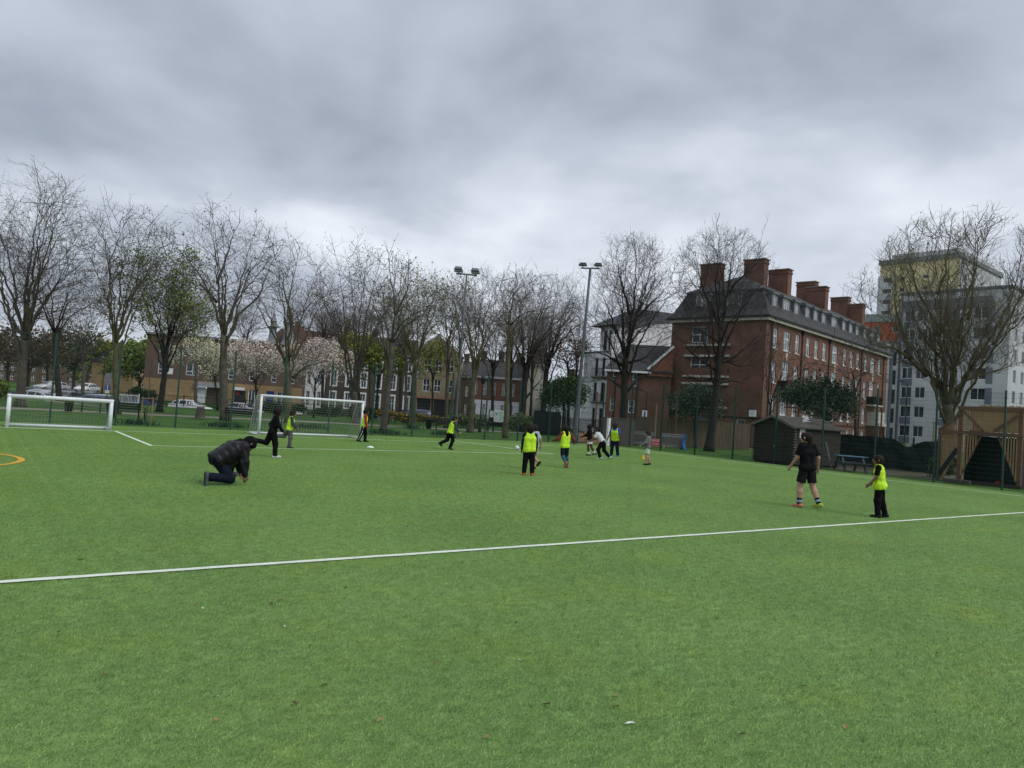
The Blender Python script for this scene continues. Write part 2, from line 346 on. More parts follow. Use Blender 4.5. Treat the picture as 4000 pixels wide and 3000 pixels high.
# ------------------------------------------------------------------ floodlight masts
GALV = M('galvanised_steel', (.10, .115, .125), .6, .15, 3, metal=.2)
LAMP = M('lamp_casing', (.10, .105, .11), .5, .1, 4)
LGL = M('lamp_glass', (.10, .105, .11), .15, .1, 4)
def mast(px, py, tx, ty, rb, label, hrel, tilt):
    g = G(px, py); z = (np.array(g)-np.array([0, 0, EYE]))@fw
    tp = P(tx, ty, z); d = tp-g
    t = thing('floodlight_mast', label, 'floodlight', g, 0, None)
    b = MB(); b.tube([(0, 0, 0), d*.03, d*.25, d*.6, d], [rb*1.12, rb, rb*.86, rb*.66, rb*.5], 12); b.build('pole', GALV, t, True)
    b = MB(); b.box(-rb*2, -rb*2, 0, rb*2, rb*2, .03); b.build('base_plate', GALV, t); b = MB(); b.box(-rb*.5, -rb*1.25, .5, rb*.5, -rb*1.02, 1.1); b.build('door', GALV, t)
    ax = Vector((math.cos(-YAW+hrel), math.sin(-YAW+hrel), 0)); nrm = Vector((-ax.y, ax.x, 0))
    b = MB(); b.beam(d-ax*.62, d+ax*.62, .08, .08); b.build('cross_arm', GALV, t)
    for s in (-1, 1):
        c = d+ax*.50*s+Vector((0, 0, .2)); b = MB()
        f_ = (nrm*tilt-Vector((0, 0, 1))).normalized(); u_ = ax.cross(f_).normalized()
        b.beam(c-u_*.27, c+u_*.27, .50, .11, f_); b.beam(c-u_*.16-f_*.11, c+u_*.26-f_*.11, .4, .10, f_)
        o = bevel(b.build('lamp_head', LAMP, t), .03)
        b = MB(); cc = c+f_*.058; b.beam(cc-u_*.2, cc+u_*.2, .42, .012, f_); b.build('lamp_glass', LGL, o)
        b = MB(); b.tube([d+ax*.50*s, c-f_*.1], .03, 6); b.build('bracket', GALV, t)
mast(1775, 1713, 1823, 1072, .092, 'slim grey floodlight mast with two lamps among bare trees behind the goal line', .18, .55)
mast(2243, 1733, 2306, 1048, .155, 'thick grey floodlight mast with two flat lamps at the fence corner', -.25, .1)

# ------------------------------------------------------------------ goals
NETM = M('net_cord', (.36, .40, .36), .8, .1, 3)
GPAINT = M('goal_paint', (.70, .73, .76), .4, .07, 5, rvar=.1)
def netmesh(surfs, r=.0042):
    V = []; Fs = []
    def seg(a, b_):
        a = np.array(a); b_ = np.array(b_); d = b_-a; l = np.linalg.norm(d)
        if l < 1e-4: return
        d /= l; x = np.cross(d, [.3, .5, .8]); x /= np.linalg.norm(x); y = np.cross(d, x); n0 = len(V)
        for c in (a, b_):
            for q in range(3): t_ = 2*math.pi*q/3; V.append(c+(x*math.cos(t_)+y*math.sin(t_))*r)
        Fs.extend([(n0+q, n0+(q+1) % 3, n0+3+(q+1) % 3, n0+3+q) for q in range(3)])
    for fn, nu, nv in surfs:
        g = [[fn(i/nu, j/nv) for j in range(nv+1)] for i in range(nu+1)]
        for i in range(nu+1):
            for j in range(nv+1):
                if i < nu: seg(g[i][j], g[i+1][j])
                if j < nv: seg(g[i][j], g[i][j+1])
    return np_mesh('net', V, Fs, NETM)
def goal(label, gl, gr, ht, dep, rad, dtop, sag, cell):
    d = gr-gl; wd = d.length; t = thing('goal', label, 'goal', gl, math.atan2(d.y, d.x))
    for x in (0, wd):
        b = MB(); b.tube([(x, 0, 0), (x, 0, ht+rad)], rad, 12); b.build('post', GPAINT, t, True)
    b = MB(); b.tube([(-rad, 0, ht), (wd+rad, 0, ht)], rad*1.02, 12); b.build('crossbar', GPAINT, t, True)
    b = MB(); b.tube([(0, 0, .05), (0, dep, .05)], rad*.7, 8); b.tube([(wd, 0, .05), (wd, dep, .05)], rad*.7, 8); b.tube([(0, dep, .05), (wd, dep, .05)], rad*.8, 8); b.build('ground_frame', GPAINT, t, True)
    for x in (0, wd): b = MB(); b.tube([(x, 0, ht), (x, dtop, ht*.97), (x, dep, .05)], rad*.28, 6); b.build('stay', GPAINT, t, True)
    def back(u, v):
        y = dtop+(dep-dtop)*v; z = ht*.96*(1-v)+.05
        s_ = sag*math.sin(math.pi*u)**.6
        return (u*wd, y+s_*.9*math.sin(math.pi*v*.9), z-s_*.35*math.sin(math.pi*(.15+.7*v))*(1-v*.6)+.02*math.sin(u*19+v*7))
    def top(u, v): return (u*wd, dtop*v, ht-.04*ht*v-sag*.5*math.sin(math.pi*u)**.5*v*(1-.2*v)+.01*math.sin(u*23))
    def side(x):
        def f_(u, v):
            yb = dtop+(dep-dtop)*v; z = ht*.96*(1-v)+.05
            return (x+.05*math.sin(math.pi*u)*math.sin(math.pi*v)*(1 if x else -1), yb*u, z if u > .01 else z)
        return f_
    o = link('net', netmesh([(back, int(wd/cell), int(1.2*ht/cell)), (top, int(wd/cell), max(2, int(dtop/cell))), (side(0), int(dep/cell), int(ht/cell)), (side(wd), int(dep/cell), int(ht/cell))]), t)
    return t
def gx(px):        # where the column px crosses the line of the goals
    lo, hi = -10., 30.
    for _ in range(50):
        m = (lo+hi)/2; v = np.array([m, GY+.25, 0])-np.array([0, 0, EYE]); q = 2000+F*(v@rt)/(v@fw)
        lo, hi = (m, hi) if q < px else (lo, m)
    return lo
g1l = G(1009, 1702); zz = (np.array(g1l)-np.array([0, 0, EYE]))@fw
goal('full height white goal with a sagging net beside the boy with red sleeves', Vector((gx(1010), GY+.25, 0)), Vector((gx(1408), GY+.25, 0)), 1.80, 1.5, .055, .75, .38, .13)
goal('low small white goal with a loose net at the far left', Vector((1.05, 32.95, 0)), Vector((4.42, 33.0, 0)), 1.17, .95, .07, .35, .22, .11)
# ------------------------------------------------------------------ trees
def prisms(segs, n=3):
    S = np.array([(*a, *b_, r, q) for a, b_, r, q in segs], dtype=np.float64)
    p0, p1, ra, rb = S[:, :3], S[:, 3:6], S[:, 6], S[:, 7]
    d = p1-p0; d /= np.maximum(np.linalg.norm(d, axis=1, keepdims=True), 1e-6)
    ref = np.where(np.abs(d[:, 2:3]) > .9, [[1., 0, 0]], [[0, 0, 1.]])
    x = np.cross(d, ref); x /= np.maximum(np.linalg.norm(x, axis=1, keepdims=True), 1e-6); y = np.cross(d, x)
    V = []
    for k in range(n):
        a = 2*math.pi*k/n; o = x*math.cos(a)+y*math.sin(a); V.append(p0+o*ra[:, None]); V.append(p1+o*rb[:, None])
    V = np.stack(V, 1); m = len(S); base = np.arange(m)[:, None]*(2*n)
    Fs = np.concatenate([base+np.array([2*k, 2*((k+1) % n), 2*((k+1) % n)+1, 2*k+1])[None] for k in range(n)])
    return V.reshape(-1, 3), Fs
def leafquads(pts, size, rng, elong=1.5):
    pts = np.array(pts); m = len(pts); r_ = np.random.RandomState(rng.randint(0, 99999))
    a = r_.normal(size=(m, 3)); a /= np.linalg.norm(a, axis=1, keepdims=True); b_ = np.cross(a, r_.normal(size=(m, 3))); b_ /= np.linalg.norm(b_, axis=1, keepdims=True)
    s = size*r_.uniform(.6, 1.3, (m, 1)); a *= s*elong/2; b_ *= s/2
    V = np.stack([pts-a, pts+b_*.9, pts+a, pts-b_*.9], 1).reshape(-1, 3); return V, np.arange(4*m).reshape(m, 4)
def smooth_path(ps, rng, step=.45, jit=.05):
    out = []; n = len(ps)
    for i in range(n-1):
        p0 = ps[max(i-1, 0)]; p1 = ps[i]; p2 = ps[i+1]; p3 = ps[min(i+2, n-1)]; k = max(2, int((p2-p1).length/step))
        for j in range(k):
            t = j/k; q = .5*((2*p1)+(p2-p0)*t+(2*p0-5*p1+4*p2-p3)*t*t+(3*p1-p0-3*p2+p3)*t**3)
            if i+j: q = q+Vector((rng.gauss(0, jit), rng.gauss(0, jit), rng.gauss(0, jit*.6)))
            out.append(q)
    out.append(ps[-1]); return out
BARK = {
 'dark': M('bark_dark', (.020, .017, .015), .95, 0, 3, col2=(.042, .036, .031), bump=.8, bscale=18),
 'grey': M('bark_grey_brown', (.055, .048, .038), .95, 0, 2.5, col2=(.12, .105, .082), bump=.9, bscale=16),
 'moss': M('bark_mossy', (.060, .056, .032), .95, 0, 1.6, col2=(.13, .12, .068), bump=.9, bscale=16)}
TW = {'dark': M('twig_dark', (.055, .049, .047), .95, .2, 1), 'grey': M('twig_brown', (.105, .094, .085), .95, .2, 1), 'moss': M('twig_olive', (.125, .112, .072), .95, .2, 1), 'red': M('twig_reddish', (.090, .062, .052), .95, .2, 1)}
LEAF = {'spring': M('spring_leaf', (.15, .20, .04), .7, .4, .8), 'ever': M('evergreen_leaf', (.032, .056, .026), .5, .45, 1), 'yellow': M('yellow_green_leaf', (.19, .19, .026), .7, .4, .8),
        'pink': M('pale_blossom', (.66, .57, .52), .8, .15, 1.2), 'cream': M('cream_blossom', (.62, .60, .44), .8, .25, 1.2), 'bud': M('bud_brown', (.07, .05, .04), .9, .3, 2), 'forsy': M('forsythia_flower', (.45, .27, .02), .7, .3, 1.5),
        'vari': M('variegated_leaf', (.15, .20, .075), .7, .45, 2), 'hedge': M('hedge_leaf', (.022, .048, .014), .7, .4, 1.5), 'brown': M('old_brown_leaf', (.085, .058, .036), .9, .35, 1), 'blade': M('bulb_leaf', (.022, .060, .030), .6, .4, 2), 'green': M('mid_green_leaf', (.04, .075, .022), .7, .4, 1)}
def tree(label, z, trunk, rad, env, limbs=(), auto=7, seed=1, bark='grey', twig=None, dens=1.0, lens=(2.4, 1.25, .62), upb=.045, leaf=None, nleaf=0, lsize=.09, lowf=.45, name='tree', trr=.010, grp='trees around the park', spread=.5, l3=1.0, droop=0, lr=.41):
    rad *= .68; rng = random.Random(seed); g = P(trunk[0][0], trunk[0][1], z); base = Vector((g.x, g.y, 0))
    t = thing(name, label, 'tree', base, 0, grp); twig = twig or bark
    px2 = lambda q: P(q[0], q[1], z+(q[2] if len(q) > 2 else 0))-base
    tp = [px2(q) for q in trunk]; tp[0].z = -.1; H_ = tp[-1].z
    env = (env[0], env[1]+env[3]*.08, env[2]*1.24, env[3]*1.04); ec = P(env[0], env[1], z)-base; er = Vector((env[2]*z/F, env[2]*z/F*.85, env[3]*z/F))
    inside = lambda p: ((p.x-ec.x)/er.x)**2+((p.y-ec.y)/er.x)**2+((p.z-ec.z)/er.z)**2 < 1
    thick = MB(); segs = []; ends = []
    tpath = smooth_path(tp, rng, .5, rad*.05)
    n = len(tpath); rr = [rad*(1.45-.45*min(1, i/n*7)) * (1-.30*i/n) for i in range(n)]
    thick.tube(tpath, rr, 10)
    paths = []
    for l in limbs:
        q = [px2(c) for c in l]; ln = sum((q[i+1]-q[i]).length for i in range(len(q)-1))
        dz = rng.uniform(-1, 1)*ln*.22
        fv = Vector(fw); q = [c+fv*dz*(i/(len(q)-1)) for i, c in enumerate(q)]
        paths.append((smooth_path(q, rng, .45, .05), rad*lr))
    gold = 2.399963; auto += 4 if len(limbs) > 2 else 2
    for i in range(auto):
        f_ = (i+.5)/max(1, auto); at_ = tpath[min(n-1, int(n*(lowf+(1-lowf)*rng.uniform(.15, 1))))] if i > 1 else tpath[-1]
        el = math.asin(min(1, max(-.35, -.25+1.2*f_))); a = i*gold+seed
        tgt = ec+Vector((er.x*math.cos(a)*math.cos(el), er.x*math.sin(a)*math.cos(el), er.z*math.sin(el)))*rng.uniform(.72, .97)
        d = tgt-at_; mid = at_+d*.45+Vector((0, 0, abs(d.length)*.10*(1-spread)))+Vector((-d.x*.12*spread, -d.y*.12*spread, d.length*.06))
        paths.append((smooth_path([at_, mid, tgt], rng, .45, .05), rad*rng.uniform(.28, .42)))
    def branch(p, d, ln, r, lev):
        k = (7, 5, 4)[lev]; st = ln/k; pts = [p]; rs = [r]
        for i in range(k):
            d = (d+Vector((rng.gauss(0, .17), rng.gauss(0, .17), rng.gauss(0, .14)+upb*(1.6-lev*.5)-droop*(i/k)))).normalized()
            p2 = p+d*st
            if not inside(p2) and rng.random() < .42: break
            pts.append(p2); rs.append(max(.005, r*(1-.8*(i+1)/k))); p = p2
        for i in range(len(pts)-1): segs.append((pts[i], pts[i+1], rs[i], rs[i+1]))
        ends.append(pts[-1])
        if lev < 2 and len(pts) > 2: kids(pts, rs, lev+1)
    def kids(pts, rs, lev):
        ln = sum((pts[i+1]-pts[i]).length for i in range(len(pts)-1))
        per = (1.25, 2.3, 3.2*l3)[lev]*dens; m = max(2, int(ln*per+rng.random()))
        for j in range(m):
            t_ = (.22 if lev == 0 else .15)+(1-.2)*(j+rng.random())/m; t_ = min(.999, t_); x = t_*(len(pts)-1); i = int(x); i = min(i, len(pts)-2)
            p = pts[i].lerp(pts[i+1], x-i); d = (pts[i+1]-pts[i]).normalized()
            s_ = d.cross(Vector((rng.gauss(0, 1), rng.gauss(0, 1), rng.gauss(0, 1)))).normalized(); an = R(rng.uniform(32, 72))
            nd = (d*math.cos(an)+s_*math.sin(an)).normalized()
            if nd.z < -.2: nd.z *= .4
            branch(p, nd, lens[lev]*(1.75, 1.45, 1.2)[lev]*rng.uniform(.5, 1.3)*(1-.4*t_), max(trr*(2.1, 1.1, .68)[lev], rs[i]*(.5 if lev else .46)), lev)
    for pth, r_ in paths:
        m = len(pth); rs = [max(.014, r_*(1-i/(m-1))**1.15) for i in range(m)]
        thick.tube(pth, rs, 7); kids(pth, rs, 0)
    thick.build('trunk', BARK[bark], t, True)
    V, Fs = prisms(segs); link('crown', np_mesh('crown', V, Fs, TW[twig]), t)
    if leaf:
        sg = max(.12, lsize*.9) if 'ever' not in name else .26
        pts = [e_+Vector((rng.gauss(0, sg), rng.gauss(0, sg), rng.gauss(0, sg))) for e_ in (rng.choice(ends) for _ in range(nleaf))]
        V, Fs = leafquads(pts, lsize, rng); link('leaves', np_mesh('leaves', V, Fs, LEAF[leaf]), t)
    return t
tree('broad bare tree with many limbs behind the small goal at the left edge', 46, [(72, 1655), (84, 1480), (98, 1330)], .42, (100, 985, 270, 360), [[(90, 1420), (45, 1270), (5, 1120), (-30, 930)], [(98, 1340), (155, 1150), (200, 1010), (255, 820)], [(98, 1330), (90, 1160), (115, 950), (135, 730)], [(92, 1400), (140, 1260), (230, 1130), (300, 1000)]], 6, 3, 'grey', dens=.95, lens=(2.8, 1.5, .75), leaf='bud', nleaf=300, lsize=.07)
tree('bare forked tree beside the side road left of the road sign', 62, [(232, 1575), (222, 1450), (212, 1300)], .36, (235, 1150, 160, 200), [[(215, 1320), (250, 1220), (300, 1130)], [(212, 1300), (180, 1200), (160, 1080)]], 5, 8, 'dark', 'grey', dens=.8, leaf='bud', nleaf=166)
tree('tall bare tree forking low into two upright limbs by the small goal', 46, [(455, 1650), (452, 1470), (455, 1340)], .30, (490, 1010, 175, 232), [[(455, 1340), (428, 1230), (415, 1130), (398, 1010), (378, 910)], [(458, 1330), (492, 1225), (512, 1110), (532, 980), (565, 860)], [(432, 1250), (425, 1100), (447, 950), (470, 840)], [(500, 1180), (550, 1090), (610, 960)]], 3, 5, 'moss', 'grey', dens=1.0, leaf='bud', nleaf=300, lsize=.08)
tree('tree just coming into small green leaf behind the staked sapling', 54, [(622, 1612), (640, 1480), (650, 1350)], .33, (650, 1165, 185, 225), [[(648, 1390), (600, 1250), (560, 1130), (545, 1020)], [(652, 1360), (700, 1240), (735, 1130), (750, 1010)]], 8, 11, 'dark', 'grey', dens=1.0, leaf='spring', nleaf=6500, lsize=.12)
tree('crooked bare tree with flaking trunk before the brown brick building', 47, [(880, 1648), (874, 1540), (872, 1420), (874, 1310)], .40, (885, 985, 205, 195), [[(872, 1320), (846, 1180), (830, 1050), (812, 960), (775, 850)], [(885, 1330), (935, 1230), (1000, 1160), (1035, 1070), (1085, 960)], [(850, 1110), (885, 970), (935, 850)], [(880, 1290), (925, 1150), (950, 1020), (970, 920)], [(846, 1180), (790, 1120), (740, 1050)]], 2, 17, 'grey', dens=.95, lens=(2.2, 1.15, .6), leaf='bud', nleaf=300, lsize=.08)
tree('bare tree with wide forked limbs standing behind the big goal', 50, [(1127, 1640), (1125, 1520), (1122, 1420)], .38, (1130, 1115, 165, 185), [[(1120, 1430), (1080, 1330), (1040, 1255), (1008, 1190), (985, 1080)], [(1128, 1410), (1140, 1260), (1152, 1140), (1195, 980)], [(1140, 1410), (1190, 1310), (1235, 1200), (1278, 1110)], [(1140, 1260), (1110, 1140), (1080, 1010)], [(1145, 1480), (1200, 1430), (1290, 1410)]], 2, 23, 'moss', 'grey', dens=1.0, lens=(2.1, 1.1, .6), leaf='bud', nleaf=266, lsize=.08)
tree('many stemmed bare tree rising just right of the big goal', 58, [(1388, 1640), (1386, 1580), (1386, 1530)], .42, (1370, 1130, 150, 205), [[(1380, 1580), (1350, 1400), (1345, 1250), (1328, 1100), (1305, 970)], [(1390, 1580), (1396, 1350), (1402, 1150), (1425, 985)], [(1395, 1540), (1442, 1300), (1495, 1130)], [(1352, 1380), (1300, 1250), (1262, 1130)]], 3, 31, 'grey', dens=.95, leaf='bud', nleaf=300, lsize=.08)
tree('leaning bare tree with a ragged trunk right of the boy with red sleeves', 44, [(1496, 1696), (1512, 1560), (1524, 1430), (1530, 1340)], .30, (1510, 1160, 160, 190), [[(1530, 1345), (1560, 1280), (1615, 1235), (1680, 1180)], [(1524, 1400), (1480, 1300), (1435, 1225), (1390, 1160)], [(1530, 1335), (1545, 1200), (1522, 1080), (1535, 980)], [(1545, 1230), (1590, 1130), (1600, 1040)]], 2, 37, 'grey', dens=.95, lens=(2.0, 1.1, .58), leaf='bud', nleaf=233, lsize=.08)
tree('greenish bare tree with a narrow fork behind the waste bin', 57, [(1612, 1668), (1618, 1520), (1620, 1410)], .34, (1625, 1200, 125, 160), [[(1617, 1420), (1590, 1330), (1580, 1240), (1555, 1140)], [(1622, 1410), (1652, 1320), (1690, 1220), (1705, 1110)]], 4, 41, 'moss', dens=1.0, leaf='spring', nleaf=900, lsize=.12)
tree('slim straight bare tree left of the slim floodlight mast', 62, [(1742, 1665), (1748, 1480), (1752, 1320)], .26, (1752, 1190, 105, 150), [], 7, 43, 'grey', dens=1.0, leaf='spring', nleaf=500, lsize=.12)
tree('bare tree with a flared trunk foot right of the slim floodlight mast', 56, [(1836, 1690), (1845, 1560), (1852, 1445)], .36, (1885, 1185, 150, 155), [[(1850, 1450), (1834, 1330), (1828, 1230), (1805, 1110)], [(1855, 1450), (1882, 1330), (1905, 1200), (1955, 1080)], [(1848, 1520), (1800, 1440), (1750, 1400)]], 4, 47, 'moss', 'grey', dens=1.0, leaf='bud', nleaf=233, lsize=.08)
tree('straight pale trunked bare tree in front of the park notice boards', 50, [(1974, 1707), (1980, 1560), (1984, 1420), (1990, 1270)], .27, (2040, 1195, 130, 150), [[(1984, 1450), (2025, 1400), (2085, 1360), (2140, 1325)], [(1990, 1280), (2000, 1180), (2020, 1070)]], 5, 53, 'moss', 'grey', dens=1.0, lens=(2.0, 1.1, .58), leaf='bud', nleaf=166, lsize=.08)
tree('stout dark bare tree beside the variegated hedge', 68, [(2034, 1680), (2045, 1560), (2052, 1450)], .52, (2095, 1230, 140, 190), [[(2050, 1560), (2100, 1500), (2150, 1450)]], 8, 59, 'dark', 'grey', dens=.95, lens=(2.7, 1.4, .7))
tree('dark twin stemmed bare tree behind the black bin store', 74, [(2118, 1640), (2130, 1500), (2142, 1400)], .46, (2175, 1240, 135, 190), [[(2122, 1600), (2150, 1480), (2190, 1350), (2210, 1200)]], 8, 61, 'dark', 'grey', dens=.95, lens=(2.7, 1.4, .7))
tree('tall black barked bare tree between the thick floodlight mast and the brick flats', 60, [(2430, 1700), (2436, 1600), (2440, 1480), (2442, 1400)], .52, (2455, 1210, 195, 320), [[(2442, 1410), (2454, 1310), (2462, 1200), (2472, 1080), (2455, 930)], [(2450, 1340), (2486, 1240), (2522, 1130), (2565, 1000)], [(2440, 1390), (2408, 1290), (2378, 1200), (2345, 1110)], [(2450, 1530), (2505, 1472), (2560, 1480), (2612, 1512)], [(2434, 1520), (2380, 1482), (2315, 1492)], [(2436, 1430), (2370, 1390), (2295, 1362)], [(2462, 1230), (2430, 1120), (2400, 1000)], [(2445, 1420), (2530, 1390), (2590, 1310)], [(2486, 1240), (2550, 1180), (2620, 1100)]], 3, 67, 'dark', dens=1.2, lens=(2.4, 1.3, .7), upb=.10)
tree('tall black barked bare tree in front of the end wall of the brick flats', 52, [(2770, 1757), (2785, 1640), (2800, 1500), (2812, 1350)], .44, (2805, 1200, 205, 335), [[(2811, 1290), (2780, 1200), (2742, 1120), (2715, 980)], [(2815, 1290), (2842, 1150), (2862, 1020), (2878, 900)], [(2812, 1340), (2795, 1120), (2802, 960), (2788, 880)], [(2800, 1450), (2730, 1400), (2680, 1360), (2630, 1300)], [(2805, 1420), (2880, 1390), (2945, 1330), (3000, 1280)], [(2798, 1480), (2720, 1480), (2650, 1450)], [(2806, 1400), (2900, 1430), (2980, 1420)], [(2842, 1150), (2900, 1080), (2960, 1020)], [(2800, 1500), (2860, 1490), (2920, 1500)]], 3, 71, 'dark', dens=1.25, lens=(2.2, 1.25, .65), upb=.10)
tree('small thin bare tree standing behind the wooden shed', 47, [(3003, 1760), (3006, 1640), (3012, 1570)], .13, (3040, 1440, 120, 150), [[(3006, 1580), (2995, 1480), (2990, 1400), (3005, 1300)], [(3012, 1570), (3060, 1505), (3140, 1440)], [(3014, 1560), (3050, 1450), (3070, 1340)]], 2, 73, 'dark', dens=.8, lens=(1.6, .9, .5))
tree('slender bare tree with drooping twigs in front of the long brick front', 46, [(3346, 1790), (3341, 1650), (3335, 1480)], .17, (3320, 1430, 165, 190), [[(3340, 1640), (3280, 1580), (3210, 1520)], [(3338, 1560), (3400, 1500), (3470, 1490)]], 5, 79, 'grey', dens=.8, lens=(1.7, .95, .5), upb=.0, droop=.15)
tree('wide spreading mossy bare tree with upright tips behind the wooden play house', 42, [(3722, 1745), (3706, 1660), (3702, 1580)], .46, (3730, 1205, 350, 385), [[(3695, 1660), (3650, 1560), (3618, 1470), (3560, 1400), (3470, 1290), (3415, 1180)], [(3702, 1580), (3722, 1450), (3682, 1300), (3660, 1150), (3640, 1000), (3655, 890)], [(3706, 1580), (3742, 1400), (3782, 1250), (3832, 1080), (3865, 920)], [(3712, 1580), (3790, 1440), (3880, 1350), (3960, 1270), (4060, 1160)], [(3708, 1540), (3760, 1490), (3860, 1450), (4010, 1400)], [(3700, 1510), (3610, 1450), (3540, 1410), (3440, 1430)], [(3722, 1450), (3620, 1330), (3560, 1200), (3520, 1080)], [(3742, 1400), (3720, 1250), (3740, 1080), (3760, 900)], [(3790, 1440), (3900, 1250), (3960, 1080), (3985, 930)], [(3620, 1470), (3520, 1380), (3400, 1350), (3350, 1330)], [(3682, 1300), (3600, 1150), (3560, 1000), (3570, 900)], [(3782, 1250), (3800, 1100), (3810, 950), (3815, 870)], [(3880, 1350), (3960, 1200), (4010, 1050), (4040, 950)], [(3560, 1400), (3500, 1250), (3470, 1120), (3460, 1050)], [(3660, 1150), (3700, 1000), (3710, 880)]], 6, 83, 'moss', dens=1.4, lens=(1.7, .95, .5), upb=.16, lr=.32, leaf='bud', nleaf=500, lsize=.075, trr=.011)
# leafy, flowering and far trees
tree('blossom tree with creamy pink flowers left of the big goal', 66, [(1003, 1592), (1000, 1530), (998, 1490)], .13, (998, 1412, 112, 92), [], 11, 91, 'dark', 'grey', dens=1.2, lens=(1.5, .9, .5), leaf='pink', nleaf=6000, lsize=.10, name='blossom_tree', grp='blossom trees')
tree('blossom tree with pinkish flowers above the crossbar of the big goal', 66, [(1228, 1600), (1230, 1530), (1232, 1490)], .14, (1240, 1415, 120, 95), [], 11, 92, 'dark', 'grey', dens=1.2, lens=(1.5, .9, .5), leaf='pink', nleaf=6000, lsize=.10, name='blossom_tree', grp='blossom trees')
tree('blossom tree with greenish cream flowers left of the crooked flaking tree', 68, [(850, 1595), (846, 1530), (838, 1480)], .13, (815, 1405, 112, 95), [], 11, 93, 'dark', 'grey', dens=1.1, lens=(1.5, .9, .5), leaf='cream', nleaf=5600, lsize=.10, name='blossom_tree', grp='blossom trees')
tree('low dense evergreen tree behind the shed roof', 44, [(3245, 1735), (3235, 1640), (3220, 1590)], .16, (3200, 1578, 100, 78), [], 10, 95, 'dark', dens=1.3, lens=(1.3, .8, .45), leaf='ever', nleaf=8000, lsize=.11, name='evergreen_tree')
tree('bushy evergreen tree right of the hoarded bin store and left of the thick mast', 70, [(2200, 1650), (2202, 1610), (2203, 1580)], .2, (2206, 1545, 62, 62), [], 10, 96, 'dark', dens=1.3, lens=(1.3, .8, .45), leaf='green', nleaf=7000, lsize=.15, name='evergreen_tree')
tree('ragged ivy green evergreen against the end wall of the brick flats', 56, [(2716, 1750), (2716, 1660), (2718, 1600)], .14, (2716, 1588, 75, 72), [], 9, 97, 'dark', dens=1.2, lens=(1.2, .8, .45), leaf='ever', nleaf=6000, lsize=.11, name='evergreen_tree')
tree('rounded yellow green tree far along the side road', 150, [(425, 1510), (425, 1470), (425, 1450)], .35, (430, 1408, 110, 72), [], 9, 101, 'dark', dens=.6, lens=(3.5, 2, 1), leaf='yellow', nleaf=3600, lsize=.5, trr=.02)
tree('brown twiggy tree far behind the silver cars', 120, [(110, 1490), (110, 1450), (112, 1430)], .4, (110, 1372, 130, 105), [], 10, 102, 'dark', 'red', dens=.7, lens=(3.4, 1.9, .9), leaf='brown', nleaf=1500, lsize=.3, trr=.02)
tree('dark twiggy tree far beyond the side road', 135, [(290, 1500), (290, 1450), (290, 1430)], .4, (275, 1375, 105, 100), [], 10, 103, 'dark', 'grey', dens=.7, lens=(3.4, 1.9, .9), leaf='green', nleaf=1800, lsize=.35, trr=.02)
tree('dark green leafy tree between the road sign and the leafing tree', 100, [(548, 1545), (545, 1500), (545, 1480)], .3, (545, 1440, 95, 90), [], 10, 104, 'dark', 'grey', dens=.8, lens=(2.8, 1.6, .8), leaf='spring', nleaf=3600, lsize=.3, trr=.018)
tree('dome shaped twiggy tree in front of the dark red roof', 104, [(1318, 1560), (1316, 1450), (1315, 1380)], .35, (1312, 1318, 140, 112), [], 12, 105, 'dark', 'red', dens=.85, lens=(3, 1.7, .9), upb=.25, trr=.016)
tree('small tree with yellow green leaves right of the many stemmed tree', 80, [(1405, 1610), (1402, 1500), (1400, 1430)], .2, (1395, 1370, 62, 80), [], 9, 106, 'dark', 'moss', dens=.9, lens=(2, 1.2, .6), leaf='yellow', nleaf=2200, lsize=.2)
tree('small greening tree in front of the white framed terrace', 80, [(1470, 1610), (1475, 1520), (1478, 1470)], .2, (1480, 1415, 75, 75), [], 9, 107, 'dark', 'moss', dens=.9, lens=(2, 1.2, .6), leaf='spring', nleaf=2400, lsize=.2)
tree('greening tree partly hiding the yellow brick front', 80, [(1690, 1610), (1690, 1520), (1690, 1460)], .2, (1690, 1405, 95, 80), [], 9, 108, 'dark', 'moss', dens=.9, lens=(2.2, 1.2, .6), leaf='spring', nleaf=1700, lsize=.17)
tree('tree with old brown leaves left of the white rendered block', 84, [(2225, 1620), (2220, 1480), (2215, 1420)], .25, (2205, 1400, 105, 95), [], 10, 109, 'dark', 'red', dens=.95, lens=(2.4, 1.4, .7), leaf='brown', nleaf=1500, lsize=.16)
tree('bare twiggy tree behind the red and white terrace', 88, [(1925, 1620), (1925, 1500), (1925, 1430)], .3, (1925, 1340, 115, 140), [], 11, 110, 'dark', 'grey', dens=.9, lens=(2.8, 1.5, .8), trr=.014)
tree('far bare tree left of the yellow brick front', 92, [(1565, 1610), (1565, 1480), (1565, 1400)], .3, (1560, 1290, 110, 150), [], 11, 111, 'dark', 'grey', dens=.9, lens=(2.8, 1.5, .8), trr=.014)
tree('far bare tree between the two floodlight masts', 95, [(2075, 1620), (2078, 1480), (2080, 1400)], .3, (2085, 1300, 120, 150), [], 11, 112, 'dark', 'grey', dens=.9, lens=(2.8, 1.5, .8), trr=.014)
tree('far bare tree behind the leafing tree at the left', 100, [(700, 1560), (700, 1430), (700, 1330)], .3, (700, 1210, 120, 140), [], 11, 113, 'dark', 'grey', dens=.85, lens=(2.8, 1.5, .8), trr=.014)
tree('far bare tree seen between the crooked tree and the turrets', 105, [(960, 1570), (958, 1450), (956, 1350)], .3, (955, 1240, 80, 120), [], 10, 114, 'dark', 'grey', dens=.85, lens=(2.8, 1.5, .8), trr=.014)

